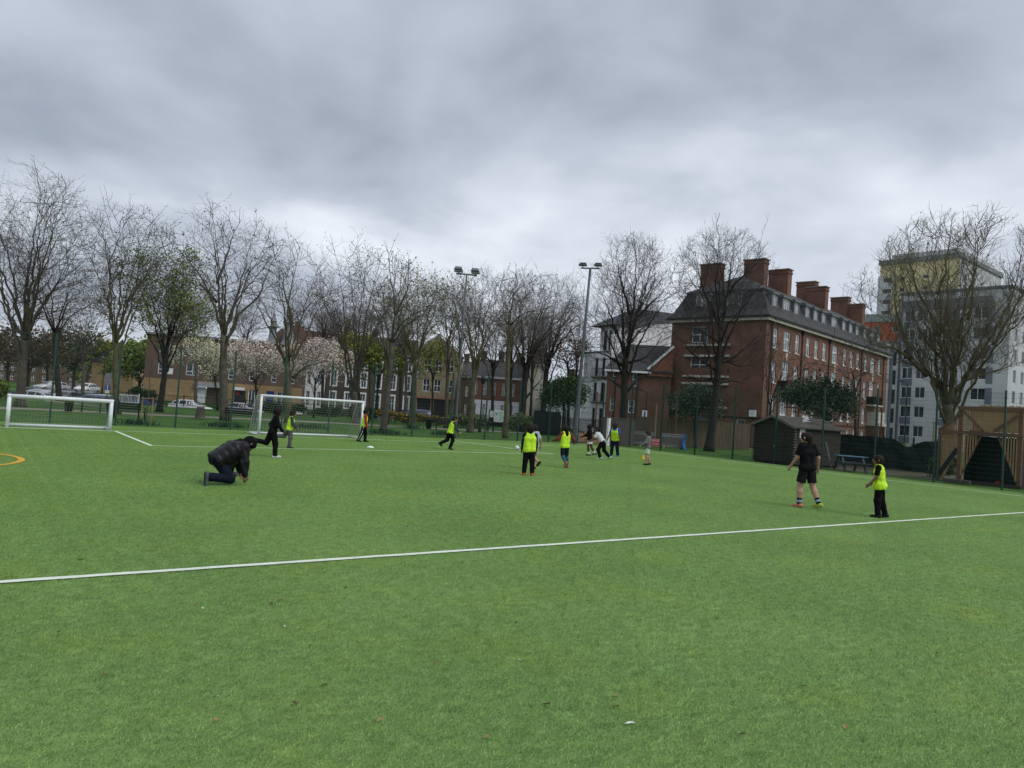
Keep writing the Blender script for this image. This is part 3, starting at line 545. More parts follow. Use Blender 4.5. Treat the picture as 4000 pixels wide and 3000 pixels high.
for lb, px, z, cy, rx, ry, tw_ in (('background bare tree behind the small goal at far left', 330, 72, 1270, 120, 150, 'grey'), ('background bare tree right of the leafing tree', 770, 76, 1290, 110, 130, 'grey'), ('background bare tree left of the many stemmed tree', 1265, 80, 1240, 100, 150, 'red'), ('background bare tree right of the leaning tree', 1590, 78, 1250, 100, 150, 'moss'),
   ('background bare tree behind the slim floodlight mast', 1800, 78, 1260, 95, 150, 'grey'), ('background bare tree right of the pale trunk', 2000, 82, 1270, 110, 150, 'red'), ('background bare tree behind the thick floodlight mast', 2255, 88, 1310, 95, 150, 'grey'), ('background bare tree between the leaning and the many stemmed tree', 1450, 84, 1250, 100, 160, 'grey')):
    tree(lb, z, [(px-6, hor(px)+70), (px-3, cy+150), (px, cy+70)], .26, (px, cy, rx, ry), [], 10, px, 'dark' if tw_ == 'red' else 'grey', tw_, dens=.85, lens=(2.4, 1.4, .75), trr=.012)
for lb, px, z, cx, cy, rx, ry, tw_, lf, nl in (('far brown tree at the left edge behind the parked cars', 30, 170, 20, 1395, 110, 85, 'red', 'brown', 1800), ('far dark tree between the broad tree and the side road', 185, 175, 180, 1405, 85, 70, 'grey', 'green', 2400), ('far olive tree closing the end of the side road', 330, 260, 335, 1425, 70, 52, 'moss', 'yellow', 2200),
   ('far dark tree right of the side road', 490, 165, 492, 1430, 70, 75, 'grey', 'green', 2400), ('far green tree behind the tan house', 610, 160, 612, 1420, 80, 85, 'grey', 'spring', 2600), ('low far tree left of the brown block', 250, 210, 245, 1440, 75, 48, 'moss', 'spring', 2000)):
    tree(lb, z, [(px, hor(px)+20), (px, cy+40), (px, cy+10)], .4, (cx, cy, rx, ry), [], 9, px+3, 'dark', tw_, dens=.45, lens=(4.5, 2.6, 1.3), leaf=lf, nleaf=nl, lsize=.55, trr=.03)
# bushes, hedges and bulb leaves
def bush(label, px, z, wd, ht, dp, leaf, nl, size, seed, name='bush', cat='bush', extra=None, rz=None):
    rng = random.Random(seed); g = W(px, z); t = thing(name, label, cat, g, -YAW if rz is None else rz, 'bushes in the park')
    segs = []; pts = []
    lob = [(rng.uniform(-.5, .5)*wd*.8, rng.uniform(-.4, .4)*dp, rng.uniform(.35, .75)*ht, rng.uniform(.3, .5)) for _ in range(max(4, int(wd*2)))]
    for _ in range(int(wd*22)):
        x = rng.uniform(-.45, .45)*wd; y = rng.uniform(-.3, .3)*dp; p = Vector((x*.8, y, 0)); q = Vector((x*1.1, y*1.3, ht*rng.uniform(.5, 1.0)*(1-.5*abs(2*x/wd)**3)))
        segs.append((p, p.lerp(q, .5)+Vector((rng.gauss(0, .05), rng.gauss(0, .05), 0)), .012, .009)); segs.append((segs[-1][1], q, .009, .004))
    for _ in range(nl):
        x0, y0, z0, r_ = rng.choice(lob); v = Vector((rng.gauss(0, 1), rng.gauss(0, 1), rng.gauss(0, 1))).normalized()*rng.uniform(.6, 1.08)
        q = Vector((x0+v.x*r_*wd/max(1.2, wd*.62), y0+v.y*r_*dp*.9, z0+v.z*r_*ht*.85)); q.z = abs(q.z)*.97+.02
        pts.append(q)
    V, Fs = prisms(segs); link('stems', np_mesh('stems', V, Fs, TW['dark']), t)['kind'] = 'stuff'
    k = int(nl*(1-(extra[1] if extra else 0)))
    V, Fs = leafquads(pts[:k], size, rng, 1.3); link('leaves', np_mesh('leaves', V, Fs, LEAF[leaf]), t)
    if extra:
        V, Fs = leafquads(pts[k:], size*.9, rng, 1.2); link('flowers', np_mesh('flowers', V, Fs, LEAF[extra[0]]), t)
bush('forsythia bush in yellow flower left of the trunk behind the bin', 1545, 66, 3.0, 1.15, 1.5, 'hedge', 2600, .11, 1, extra=('forsy', .6))
bush('wider forsythia bush in yellow flower in front of the blue van', 1650, 66, 4.6, 1.0, 1.6, 'green', 4200, .11, 2, extra=('forsy', .5))
bush('dark clipped bush right of the big goal beyond the path', 1425, 68, 3.8, 1.25, 1.6, 'hedge', 2600, .13, 3)
bush('long dark hedge seen through the net of the big goal', 1180, 72, 9.5, .95, 1.2, 'hedge', 4600, .15, 4, 'hedge', 'hedge')
bush('variegated pale hedge left of the black bin store', 2075, 66, 4.4, 1.5, 1.6, 'vari', 4200, .13, 5)
bush('variegated pale bush left of the park notice boards', 1830, 66, 3.0, 1.3, 1.5, 'vari', 2600, .13, 6)
bush('low pale bush behind the park lamp post', 1890, 70, 2.2, 1.4, 1.4, 'vari', 1600, .13, 7)
bush('dark hedge in front of the tan brick wall', 580, 78, 3.2, 1.6, 1.2, 'hedge', 2200, .15, 8, 'hedge', 'hedge')
bush('green shrub at the left edge beyond the small goal', -10, 56, 2.6, 1.7, 1.6, 'spring', 2200, .14, 9)
bush('leafy shrub left of the wooden play house', 3660, 37.5, 1.3, 1.2, 1.0, 'green', 1500, .10, 10)
bush('yellow flowering bush behind the black netting', 3520, 62, 4.0, 1.5, 1.2, 'green', 1800, .14, 11, extra=('forsy', .45))
def clump(label, px, py, wd, seed):
    rng = random.Random(seed); t = thing('bulb_clump', label, 'plant', G(px, py), -YAW, 'clumps of bulb leaves under the trees')
    V = []; Fs = []
    for _ in range(int(75*wd)):
        x = rng.gauss(0, wd*.24); y = rng.gauss(0, .42); h_ = rng.uniform(.12, .36)*math.exp(-(x/wd)**2*1.5); dx, dy = rng.gauss(0, .12), rng.gauss(0, .12); n0 = len(V); w_ = .016
        V += [(x-w_, y, 0), (x+w_, y, 0), (x+w_+dx*.5, y+dy*.5, h_*.7), (x-w_+dx*.5, y+dy*.5, h_*.7), (x+dx*1.4+.004, y+dy*1.4, h_*.92), (x+dx*1.4-.004, y+dy*1.4, h_*.92)]
        Fs += [(n0, n0+1, n0+2, n0+3), (n0+3, n0+2, n0+4, n0+5)]
    link('leaves', np_mesh('leaves', V, Fs, LEAF['blade']), t)
clump('clump of dark bulb leaves right of the small goal in front of a bench', 535, 1658, 1.7, 1)
clump('clump of dark bulb leaves at the foot of the crooked flaking tree', 880, 1668, 2.4, 2)
clump('clump of dark bulb leaves seen through the big goal net', 1215, 1672, 2.2, 3)
clump('clump of dark bulb leaves at the foot of the leaning tree', 1498, 1694, 2.2, 4)
clump('clump of dark bulb leaves left of the waste bin', 1610, 1674, 1.6, 5)
clump('clump of dark bulb leaves at the foot of the slim mast', 1735, 1700, 1.8, 6)
# ------------------------------------------------------------------ buildings
def wallgrid(W_, H_, ops, th=.14):
    us = sorted({0, W_} | {o[0] for o in ops} | {o[0]+o[2] for o in ops}); vs2 = sorted({0, H_} | {o[1] for o in ops} | {o[1]+o[3] for o in ops})
    V = []; Fs = []
    def q(a): n0 = len(V); V.extend(a); Fs.append((n0, n0+1, n0+2, n0+3))
    for i in range(len(us)-1):
        # merge vertically
        run = None
        for j in range(len(vs2)-1):
            cu, cv = (us[i]+us[i+1])/2, (vs2[j]+vs2[j+1])/2
            hole = any(o[0] < cu < o[0]+o[2] and o[1] < cv < o[1]+o[3] for o in ops)
            if not hole:
                if run is None: run = vs2[j]
            if (hole or j == len(vs2)-2) and run is not None:
                top = vs2[j] if hole else vs2[j+1]
                q([(us[i], run, 0), (us[i+1], run, 0), (us[i+1], top, 0), (us[i], top, 0)]); run = None
    for u, v, w_, h_ in [o[:4] for o in ops]:
        q([(u, v, 0), (u+w_, v, 0), (u+w_, v, th), (u, v, th)]); q([(u, v+h_, 0), (u+w_, v+h_, 0), (u+w_, v+h_, th), (u, v+h_, th)])
        q([(u, v, 0), (u, v+h_, 0), (u, v+h_, th), (u, v, th)]); q([(u+w_, v, 0), (u+w_, v+h_, 0), (u+w_, v+h_, th), (u+w_, v, th)])
    return V, Fs
WIN = {}
def window_mesh(w_, h_, st, fm, gm, fb=.075):
    fb = .105 if gm.name == 'curtain_sky_glass' else fb
    k = (round(w_, 2), round(h_, 2), st, fm.name, gm.name)
    if k in WIN: return WIN[k]
    b = MB(); d = .06; b.box(0, 0, 0, fb, d, h_); b.box(w_-fb, 0, 0, w_, d, h_); b.box(fb, 0, 0, w_-fb, d, fb); b.box(fb, 0, h_-fb, w_-fb, d, h_)
    nm, tr = st     # mullions, list of transom heights (fractions)
    for i in range(1, nm): x = w_*i/nm; b.box(x-fb*.45, .004, fb, x+fb*.45, d-.004, h_-fb)
    for f_ in tr: b.box(fb, .008, h_*f_-fb*.45, w_-fb, d-.008, h_*f_+fb*.45)
    p = MB(); p.box(fb*.5, .03, fb*.5, w_-fb*.5, .036, h_-fb*.5)
    WIN[k] = (b.mesh('window', fm), p.mesh('pane', gm)); return WIN[k]
class Bld:
    def __init__(s, name, label, org, rz, W_, D_, H_, mat, cat='building', grp=None):
        s.t = thing(name, label, cat, org, rz, grp); s.W, s.D, s.H, s.mat = W_, D_, H_, mat
    def wall(s, side, ops=(), H_=None, mat=None, z0=0, name='wall', W_=None):
        H_ = H_ or s.H; ln = W_ or (s.W if side in 'fb' else s.D)
        V, Fs = wallgrid(ln, H_, [o[:4] for o in ops])
        f_ = {'f': lambda u, v, d: (u, d, v+z0), 'b': lambda u, v, d: (u, s.D-d, v+z0), 'l': lambda u, v, d: (d, u, v+z0), 'r': lambda u, v, d: (s.W-d, u, v+z0)}[side]
        b = MB(); b.add([f_(*p) for p in V], Fs); b.build(name, mat or s.mat, s.t)
        for o in ops:
            if len(o) > 4: s.win(side, o[0], o[1]+z0, o[2], o[3], *o[4:])
    def win(s, side, u, v, w_, h_, st=(1, (.5,)), fm=None, gm=None, sill=None, rec=.09):
        fmesh, pm = window_mesh(w_, h_, st, fm or WHITE, gm or GLASS)
        loc, rz = {'f': ((u, rec, v), 0), 'l': ((rec, u+w_, v), -math.pi/2), 'r': ((s.W-rec, u, v), math.pi/2), 'b': ((u+w_, s.D-rec, v), math.pi)}[side]
        o = link('window', fmesh, s.t, loc, rz); link('pane', pm, o)
        if sill:
            b = MB(); b.box(-.06, -rec-.05, -.11, w_+.06, -.005, -.003); b.build('sill', sill, o)
        return o
    def part(s, name, mat, *boxes, par=None):
        b = MB()
        for x in boxes: b.box(*x)
        return b.build(name, mat, par or s.t)
def face2(pl, zl, pr, zr):
    a, b_ = W(pl, zl), W(pr, zr); d = b_-a; return a, math.atan2(d.y, d.x), d.length
def dir_of(a, b_): return math.atan2((b_-a).y, (b_-a).x)
REDB = brickmat('red_brick', (.155, .056, .037), (.235, .094, .062), (.20, .155, .125), soot=.40)
REDB2 = brickmat('orange_red_brick', (.24, .080, .046), (.31, .115, .068), (.17, .13, .10), soot=.3)
BROWNB = brickmat('brown_brick', (.115, .068, .045), (.16, .10, .068), (.15, .12, .10), soot=.3)
TANB = brickmat('tan_brick', (.30, .19, .085), (.38, .25, .115), (.25, .2, .13), soot=.2)
YELB = brickmat('yellow_stock_brick', (.30, .24, .135), (.38, .31, .18), (.27, .23, .16), soot=.3)
DARKB = brickmat('sooty_brick', (.075, .058, .045), (.115, .088, .066), (.11, .09, .07), soot=.3)
SLATE = slatemat('grey_slate', (.050, .052, .055), (.085, .085, .083))
SLATE2 = slatemat('blue_slate', (.06, .066, .078), (.11, .118, .13), .3)
REDROOF = slatemat('old_red_tile', (.075, .038, .028), (.11, .058, .04))
STONE = M('pale_stone', (.46, .43, .38), .8, .12, 2)
RENDER = M('white_render', (.80, .81, .83), .8, .08, .8)
DRAIN = M('black_iron', (.018, .017, .017), .6, .2, 3)
LEAD = M('lead_grey', (.14, .15, .165), .6, .15, 2)

CURT_SKY = M('curtain_sky_glass', (.10, .115, .13), .12, .0, .9, col2=(.26, .27, .27), spec=.5)  # pane colour lightened for curtains and for the sky's reflection painted in
# --- the brick flats with mansard roof
corner = W(2972, 67); endR = W(3452, 92.7)
az = dir_of(corner, endR)
B = Bld('brick_flats', 'four storey red brick flats with slate mansard roof, dormers and tall chimneys', corner, az, (endR-corner).length, 9.9, 12.0, REDB)
Wd = B.W
def along(px):      # distance along the long front of a column of the photo
    k = (px-2000)/F; c = np.array(corner)-np.array([0, 0, EYE]); d = np.array([math.cos(az), math.sin(az), 0])
    a = rt-fw*k
    return float(-(c@a)/(d@a))
cols = [3000, 3046, 3087, 3130, 3163, 3195, 3237, 3276, 3303, 3329, 3360, 3387, 3414]
wide = {1, 6, 11}
ops = []; us = [min(Wd-.9, max(.75, along(c+4))) for c in cols]
SASH = (2, (.33, .62)); 
for i, u in enumerate(us):
    w_ = 1.55 if i in wide else .98
    ops.append((u-w_/2, 9.35, w_, 1.85, (3 if i in wide else 2, (.62,)), None, None, STONE))
    if i in wide: ops.append((u-w_/2, 5.55, w_, 2.75, (3, (.66,)), None, None, None))
    else: ops.append((u-w_/2, 6.1, w_, 2.0, (2, (.62,)), None, None, STONE))
    if i != 11: ops.append((u-w_/2, 3.15, w_, 1.85, (3 if i in wide else 2, (.62,)), None, None, STONE))
    if i < 11: ops.append((u-w_/2, .9, w_, 1.35, (3 if i in wide else 2, ()), None, None, STONE))
for q_ in ops: pass
ops = [(*o[:5], None, CURT_SKY, o[7]) for o in ops]
B.wall('f', ops)
lops = [(5.9, 9.7, 1.7, 1.6, (2, (.5,))), (5.6, .95, .95, 1.75, (1, (.55,))), (8.6, 3.1, .6, 1.3, (1, ())), (1.55, .75, .85, 1.75, (1, (.6,))),
        (5.6, 3.75, 2.0, 1.75, (2, (.5,)), None, None, None), (5.6, 6.6, 2.0, 1.9, (2, (.5,)))]
B.wall('l', lops); B.wall('b'); B.wall('r')
for v0 in (3.35, 5.6, 6.3, 8.3, 9.35):      # pale balcony edges on the end wall
    b = MB(); b.box(-.32, 3.4, v0, .0, 8.2, v0+.2); b.build('balcony_edge', STONE, B.t)
for v0 in (3.55, 6.5):
    b = MB(); b.box(-.28, 3.5, v0, -.12, 8.1, v0+.75); b.build('balcony_front', REDB, B.t)
b = MB(); b.box(-.05, -.05, 2.55, Wd+.05, .0, 2.72); b.build('string_course', DRAIN if False else M('dark_brick_band', (.06, .03, .024), .9, .2, 2), B.t)
b = MB(); b.box(-.05, 0.0, 2.55, 0, 9.9, 2.72); b.build('string_course', MT['dark_brick_band'], B.t)
for nm, z0, z1, o_, mt in (('cornice', 11.72, 12.0, .32, STONE), ('gutter', 12.003, 12.17, .48, DRAIN)):
    b = MB(); b.box(-o_, -o_, z0, Wd+o_, 9.9+o_, z1); b.build(nm, mt, B.t)
e0, e1, zt, zr = .42, -1.25, 14.75, 16.9
def frust(x0, x1, y0, y1, z0, X0, X1, Y0, Y1, Z1):
    return ([(x0, y0, z0), (x1, y0, z0), (x1, y1, z0), (x0, y1, z0), (X0, Y0, Z1), (X1, Y0, Z1), (X1, Y1, Z1), (X0, Y1, Z1)], [(0, 1, 5, 4), (1, 2, 6, 5), (2, 3, 7, 6), (3, 0, 4, 7), (4, 5, 6, 7)])
b = MB(); b.add(*frust(-e0, Wd+e0, -e0, 9.9+e0, 12.171, .05, Wd-.05, .05, 9.85, 12.75)); b.add(*frust(.05, Wd-.05, .05, 9.85, 12.751, .95, Wd-.95, .95, 8.95, zt)); rf = b.build('roof', SLATE, B.t)
b = MB(); b.box(.85, .85, zt+.001, Wd-.85, 9.05, zt+.09); b.build('roof_edge', LEAD, rf)
b = MB(); b.add(*frust(.75, Wd-.75, .75, 9.15, zt+.092, 4.4, Wd-4.4, 4.75, 5.15, zr)); b.build('upper_roof', SLATE, rf)
def dormer(u, w_, side='f', u2=None):
    o = MB(); y0 = .25
    if side == 'f':
        o.box(u-w_/2-.2, y0, 12.95, u-w_/2, 1.6, 14.42); o.box(u+w_/2, y0, 12.95, u+w_/2+.2, 1.6, 14.42); o.box(u-w_/2-.3, y0-.15, 14.421, u+w_/2+.3, 1.9, 14.57); o.box(u-w_/2, y0+.01, 12.85, u+w_/2, 1.2, 12.98)
        q = o.build('dormer', LEAD, B.t); wn = B.win('f', u-w_/2, 12.985, w_, 1.43, (3 if w_ > 1.2 else 2, ()), None, CURT_SKY, rec=y0+.06)
    else:
        o.box(y0, u-w_/2-.2, 12.95, 1.6, u-w_/2, 14.42); o.box(y0, u+w_/2, 12.95, 1.6, u+w_/2+.2, 14.42); o.box(y0-.15, u-w_/2-.3, 14.421, 1.9, u+w_/2+.3, 14.57); o.box(y0+.01, u-w_/2, 12.85, 1.2, u+w_/2, 12.98)
        q = o.build('dormer', LEAD, B.t); wn = B.win('l', u-w_/2, 12.985, w_, 1.43, (2, ()), None, CURT_SKY, rec=y0+.06)
for i, u in enumerate(us): dormer(u, 1.4 if i in wide else .85)
dormer(6.9, 1.25, 'l'); dormer(3.6, 1.25, 'l')
for u in (along(2990)-.2, along(3108), along(3216), along(3345), along(3432)):
    b = MB(); b.tube([(u, -.09, 0), (u, -.09, 11.5), (u, -.35, 11.98)], .055, 6); b.box(u-.14, -.3, 11.35, u+.14, -.06, 11.6); b.build('drainpipe', DRAIN, B.t)
def chimney(x, y, w_, d_, top, z0=14.2):
    b = MB(); b.box(x-w_/2, y-d_/2, z0, x+w_/2, y+d_/2, top-.5); b.box(x-w_/2-.07, y-d_/2-.07, top-.5, x+w_/2+.07, y+d_/2+.07, top-.34); b.box(x-w_/2-.02, y-d_/2-.02, top-.34, x+w_/2+.02, y+d_/2+.02, top-.09)
    o = b.build('chimney', REDB, B.t); b = MB(); b.box(x-w_/2-.13, y-d_/2-.13, top-.09, x+w_/2+.13, y+d_/2+.13, top); b.build('capping', M('chimney_cap', (.30, .25, .22), .9, .2, 3), o)
def xz(px, y, z0):
    k = (px-2000)/F; c = np.array(B.t.location)-np.array([0, 0, EYE]); dx = np.array([math.cos(az), math.sin(az), 0]); dy = np.array([-math.sin(az), math.cos(az), 0]); a = rt-fw*k
    return float(-((c+dy*y+np.array([0, 0, z0]))@a)/(dx@a))
for pr_, py_, y in ((2829, 1034, 7.9), (3000, 1016, 4.2), (3092, 1056, 3.9), (3193, 1103, 5.0), (3236, 1123, 3.2), (3320, 1163, 5.4), (3379, 1190, 3.6)):   # right edge, top, and how far back each stack stands
    w_, d_ = 1.0, 2.15
    x = xz(pr_, y-d_/2, 17)-w_/2; dep = float((np.array(B.t.matrix_basis @ Vector((x, y, 17)))-np.array([0, 0, EYE]))@fw)
    chimney(x, y, w_, d_, HT(pr_-20, py_, dep))
# arched keystones over the tall windows, balconies, entrance, wall boxes
for i in wide:
    u = us[i]; b = MB(); b.ext([(u-.95, 8.3), (u+.95, 8.3), (u+.8, 8.75), (u+.35, 9.0), (u-.35, 9.0), (u-.8, 8.75)], -.035, -.003); b.build('brick_arch', REDB2, B.t)
    b = MB(); b.ext([(u-.16, 8.35), (u+.16, 8.35), (u+.24, 9.12), (u-.24, 9.12)], -.09, -.036); b.build('keystone', STONE, B.t)
    b = MB(); b.box(u-1.6, -.95, 5.3, u+1.6, -.002, 5.46); o = b.build('balcony', STONE, B.t)
    b = MB()
    for k in range(22): x = u-1.55+k*3.1/21; b.box(x-.014, -.9, 5.46, x+.014, -.87, 6.42)
    b.box(u-1.58, -.92, 6.42, u+1.58, -.85, 6.47)
    for s in (-1, 1): b.box(u+s*1.56-.02, -.88, 5.46, u+s*1.56+.02, -.01, 6.4)
    b.build('railing', DRAIN, o)
for i, u in enumerate(us):
    if i not in wide:
        for v0 in (8.11, 5.01):
            b = MB(); b.ext([(u-.52, v0), (u+.52, v0), (u+.6, v0+.28), (u-.6, v0+.28)], -.02, -.003); b.build('brick_lintel', REDB2, B.t)
    if i < 11:
        b = MB(); b.ext([(u-.52, 2.255), (u+.52, 2.255), (u+.58, 2.5), (u-.58, 2.5)], -.02, -.003); b.build('brick_lintel', REDB2, B.t)
u = us[11]; b = MB(); b.box(u-1.3, -1.5, 2.95, u+1.4, -.001, 3.3); b.box(u-1.1, -1.3, 3.3, u+1.2, -.001, 4.6); b.build('porch', STONE, B.t)
b = MB(); b.box(u-1.2, -1.4, 0, u-.9, -.003, 2.95); b.box(u+1.0, -1.4, 0, u+1.3, -.003, 2.95); b.build('porch_pier', REDB, B.t)
b = MB(); b.box(u-.88, -.08, 0, u+.98, -.004, 2.6); b.build('entrance_door', M('brown_door', (.05, .025, .018), .6, .2, 3), B.t)
b = MB(); b.box(-.35, 8.1, 3.05, -.003, 9.2, 4.3); b.box(-.3, 7.15, 3.0, -.003, 7.75, 3.7); b.build('wall_unit', M('grey_metal_box', (.26, .28, .28), .6, .1, 3), B.t)
b = MB(); b.box(-.25, .5, 2.8, -.003, 1.1, 3.4); b.build('satellite_box', WHITE, B.t)

# --- brick annex and white rendered block left of the flats
a, rz, w_ = face2(2362, 74, 2612, 73)
A = Bld('brick_annex', 'lower red brick annex with slate roof joining the flats', a, rz, w_, 6.0, 6.75, REDB)
ux = lambda px: (px-2362)/250*w_
A.wall('f', [(ux(2384), 5.35, .45, 1.25, (1, (.5,))), (ux(2462), 5.1, .55, 1.35, (1, (.5,))), (ux(2380), 2.5, .45, 1.3, (1, (.5,))), (ux(2452), 2.4, .6, 1.3, (1, (.5,))), (ux(2376), .3, .4, 1.2, (1, ())), (ux(2440), .4, .8, 1.0, (2, ()))])
A.wall('l'); A.wall('r', H_=7.6)
b = MB(); b.add([(-.3, -.35, 6.7), (w_+.2, -.35, 6.7), (w_+.2, 3.2, 9.6), (1.8, 3.2, 9.6), (-.3, 6.3, 6.7), (w_+.2, 6.3, 6.7), (-.3, -.35, 6.55), (w_+.2, -.35, 6.55)], [(0, 1, 2, 3), (3, 2, 5, 4), (0, 3, 4), (0, 6, 7, 1)]); b.build('roof', SLATE, A.t)
b = MB(); b.box(-.3, -.45, 6.42, w_*.68, -.352, 6.62); b.build('fascia', WHITE, A.t)
b = MB(); b.ext([(ux(2520), 6.2), (w_+.05, 6.2), (w_+.05, 9.15), (ux(2520), 6.75)], -.25, -.1); b.build('gable_wall', REDB2, A.t)
b = MB(); b.beam((ux(2518), -.3, 6.85), (w_+.05, -.3, 9.27), .3, .22); b.build('barge_board', WHITE, A.t)
for px in (2398, 2484): b = MB(); b.tube([(ux(px), -.07, 0), (ux(px), -.07, 6.5)], .05, 6); b.build('drainpipe', DRAIN, A.t)

p0, p1, p2 = W(2268, 84), W(2366, 80), W(2640, 90)
d = p1-p0; Wb = Bld('white_block', 'white rendered block with tall dark windows and low slate roof left of the brick annex', p0, math.atan2(d.y, d.x), d.length, 16, 8.9, RENDER)
w_ = d.length; SLIM = (1, ())
DG = M('dark_grey_frame', (.05, .055, .06), .5, .1, 3)
ops = []
for v0, h_ in ((6.3, 2.0), (3.45, 2.1), (.5, 2.2)):
    for f_ in (.46, .74): ops.append((w_*f_, v0, .55, h_, SLIM, DG))
Wb.wall('f', ops); Wb.wall('l'); Wb.wall('r')
b = MB()
for v0 in (.9, 1.5, 2.1, 2.7): b.box(-.012, -.012, v0, w_+.012, -.002, v0+.035)
b.build('render_joint', M('joint_grey', (.25, .26, .28), .8, .1, 2), Wb.t)
b = MB(); b.box(1.2, 1.2, 8.9, w_, 15.8, 12.0); o = b.build('top_storey', RENDER, Wb.t)
for f_ in (.42, .62, .82): Wb.win('f', w_*f_, 9.3, .5, 2.2, SLIM, DG, rec=1.14)
b = MB(); b.box(-.05, -.05, 8.9, w_+.05, 1.15, 9.05); b.build('terrace_edge', LEAD, Wb.t)
b = MB(); b.add([(.2, .3, 12.0), (w_+.3, .3, 12.0), (w_+.3, 15.9, 12.0), (.2, 15.9, 12.0), (w_*.55, 4.8, 14.5), (w_*.55, 15.8, 14.8)], [(0, 1, 4), (1, 2, 5, 4), (3, 0, 4, 5), (0, 3, 2, 1)]); b.build('roof', SLATE2, Wb.t)
for f_, v0 in ((.44, 6.1), (.44, 3.3)):
    b = MB(); b.box(w_*f_-.15, -.4, v0, w_*.98, -.02, v0+.08)
    for k in range(16): x = w_*f_-.1+k*(w_*.54)/15; b.box(x-.012, -.39, v0+.08, x+.012, -.37, v0+.95)
    b.box(w_*f_-.12, -.4, v0+.95, w_*.98, -.36, v0+1.0); b.build('balcony_rail', DRAIN, Wb.t)
b = MB(); b.ext([(0, 8.3), (14.2, 8.3), (14.2, 14.0), (6, 12.6), (0, 10.8)], w_+.02, w_+.3, 'x'); b.build('flank_wall', RENDER, Wb.t)

# --- low brown and tan brick block on the left
a, rz, w_ = face2(560, 92, 1180, 96)
Lb = Bld('brown_block', 'long low block of brown brick over tan brick with garage and blue door', a, rz, w_, 10, 8.2, BROWNB)
ux = lambda px: (px-560)/620*w_
Hh = 2.75
g_ops = [(ux(757), .0, ux(868)-ux(757), 2.05), (ux(965), .05, ux(1003)-ux(965), 2.1, (3, ()), None, None, None), (ux(1078), .05, ux(1118)-ux(1078), 2.0, (2, ()), None, None, None), (ux(1036), 0, ux(1068)-ux(1036), 2.1)]
Lb.wall('f', g_ops, H_=Hh, mat=TANB, name='tan_brick_wall')
u_ops = [(ux(716), .65, ux(766)-ux(716), 1.55, (2, (.3,))), (ux(880), .5, ux(902)-ux(880), 1.2, (1, (.45,))), (ux(963), .5, ux(985)-ux(963), 1.2, (1, (.45,))), (ux(1050), .5, ux(1072)-ux(1050), 1.2, (1, (.45,))), (ux(1102), .5, ux(1145)-ux(1102), 1.2, (2, (.45,))),
         (ux(610), .6, 1.2, 1.4, (2, (.4,)))]
u_ops += [(o[0], o[1]+2.7, o[2], 1.2, o[4]) for o in u_ops]
Lb.wall('f', u_ops, H_=5.45, z0=Hh, name='brown_brick_wall'); Lb.wall('l'); Lb.wall('r')
b = MB(); b.box(-.2, -.25, 8.2, w_+.2, 10, 8.45); b.build('roof', LEAD, Lb.t)
b = MB(); b.box(ux(757)-.1, -.35, 2.05, ux(868)+.1, -.004, 2.62); b.build('garage_fascia', M('grey_fascia', (.30, .31, .32), .6, .08, 2), Lb.t)
b = MB(); b.box(ux(764), .35, 0, ux(796), .45, 2.0); b.build('garage_door', WHITE, Lb.t); b = MB(); b.box(ux(799), .5, 0, ux(866), .6, 2.05); b.build('garage_back', BROWNB, Lb.t)
b = MB(); b.box(ux(1036)+.02, .05, 0, ux(1068)-.02, .12, 2.08); b.build('blue_door', M('blue_paint', (.012, .03, .16), .4, .1, 2), Lb.t)
b = MB(); b.box(ux(645), -.06, 3.35, ux(667), -.005, 4.1); b.build('name_board', WHITE, Lb.t)
b = MB(); b.box(ux(912), -.5, 1.95, ux(950), -.004, 2.3); b.build('shop_canopy', WHITE, Lb.t); b = MB(); b.box(ux(912), .0, 0, ux(955), -.03, 1.9); b.build('shop_front', M('dark_shop', (.03, .025, .03), .4, .4, 2), Lb.t)
b = MB(); b.box(ux(916), -.05, 1.35, ux(930), -.035, 1.75); b.build('red_poster', M('red_print', (.4, .03, .05), .6, .2, 3), Lb.t)
# far left gabled house
a, rz, w_ = face2(520, 118, 590, 122)
Hs = Bld('tan_house', 'small tan brick house with grey roof left of the brown block', a, rz, w_, 8, 5.0, TANB)
Hs.wall('f', [(w_*.5, .6, .9, 1.4, (1, (.5,))), (w_*.15, 3.0, .8, 1.2, (1, (.5,)))]); Hs.wall('l'); Hs.wall('r')
b = MB(); b.add([(-.3, -.3, 5), (w_+.3, -.3, 5), (w_+.3, 8.3, 5), (-.3, 8.3, 5), (-.3, 4, 7.4), (w_+.3, 4, 7.4)], [(0, 1, 5, 4), (2, 3, 4, 5), (0, 4, 3), (1, 2, 5)]); b.build('roof', SLATE, Hs.t)

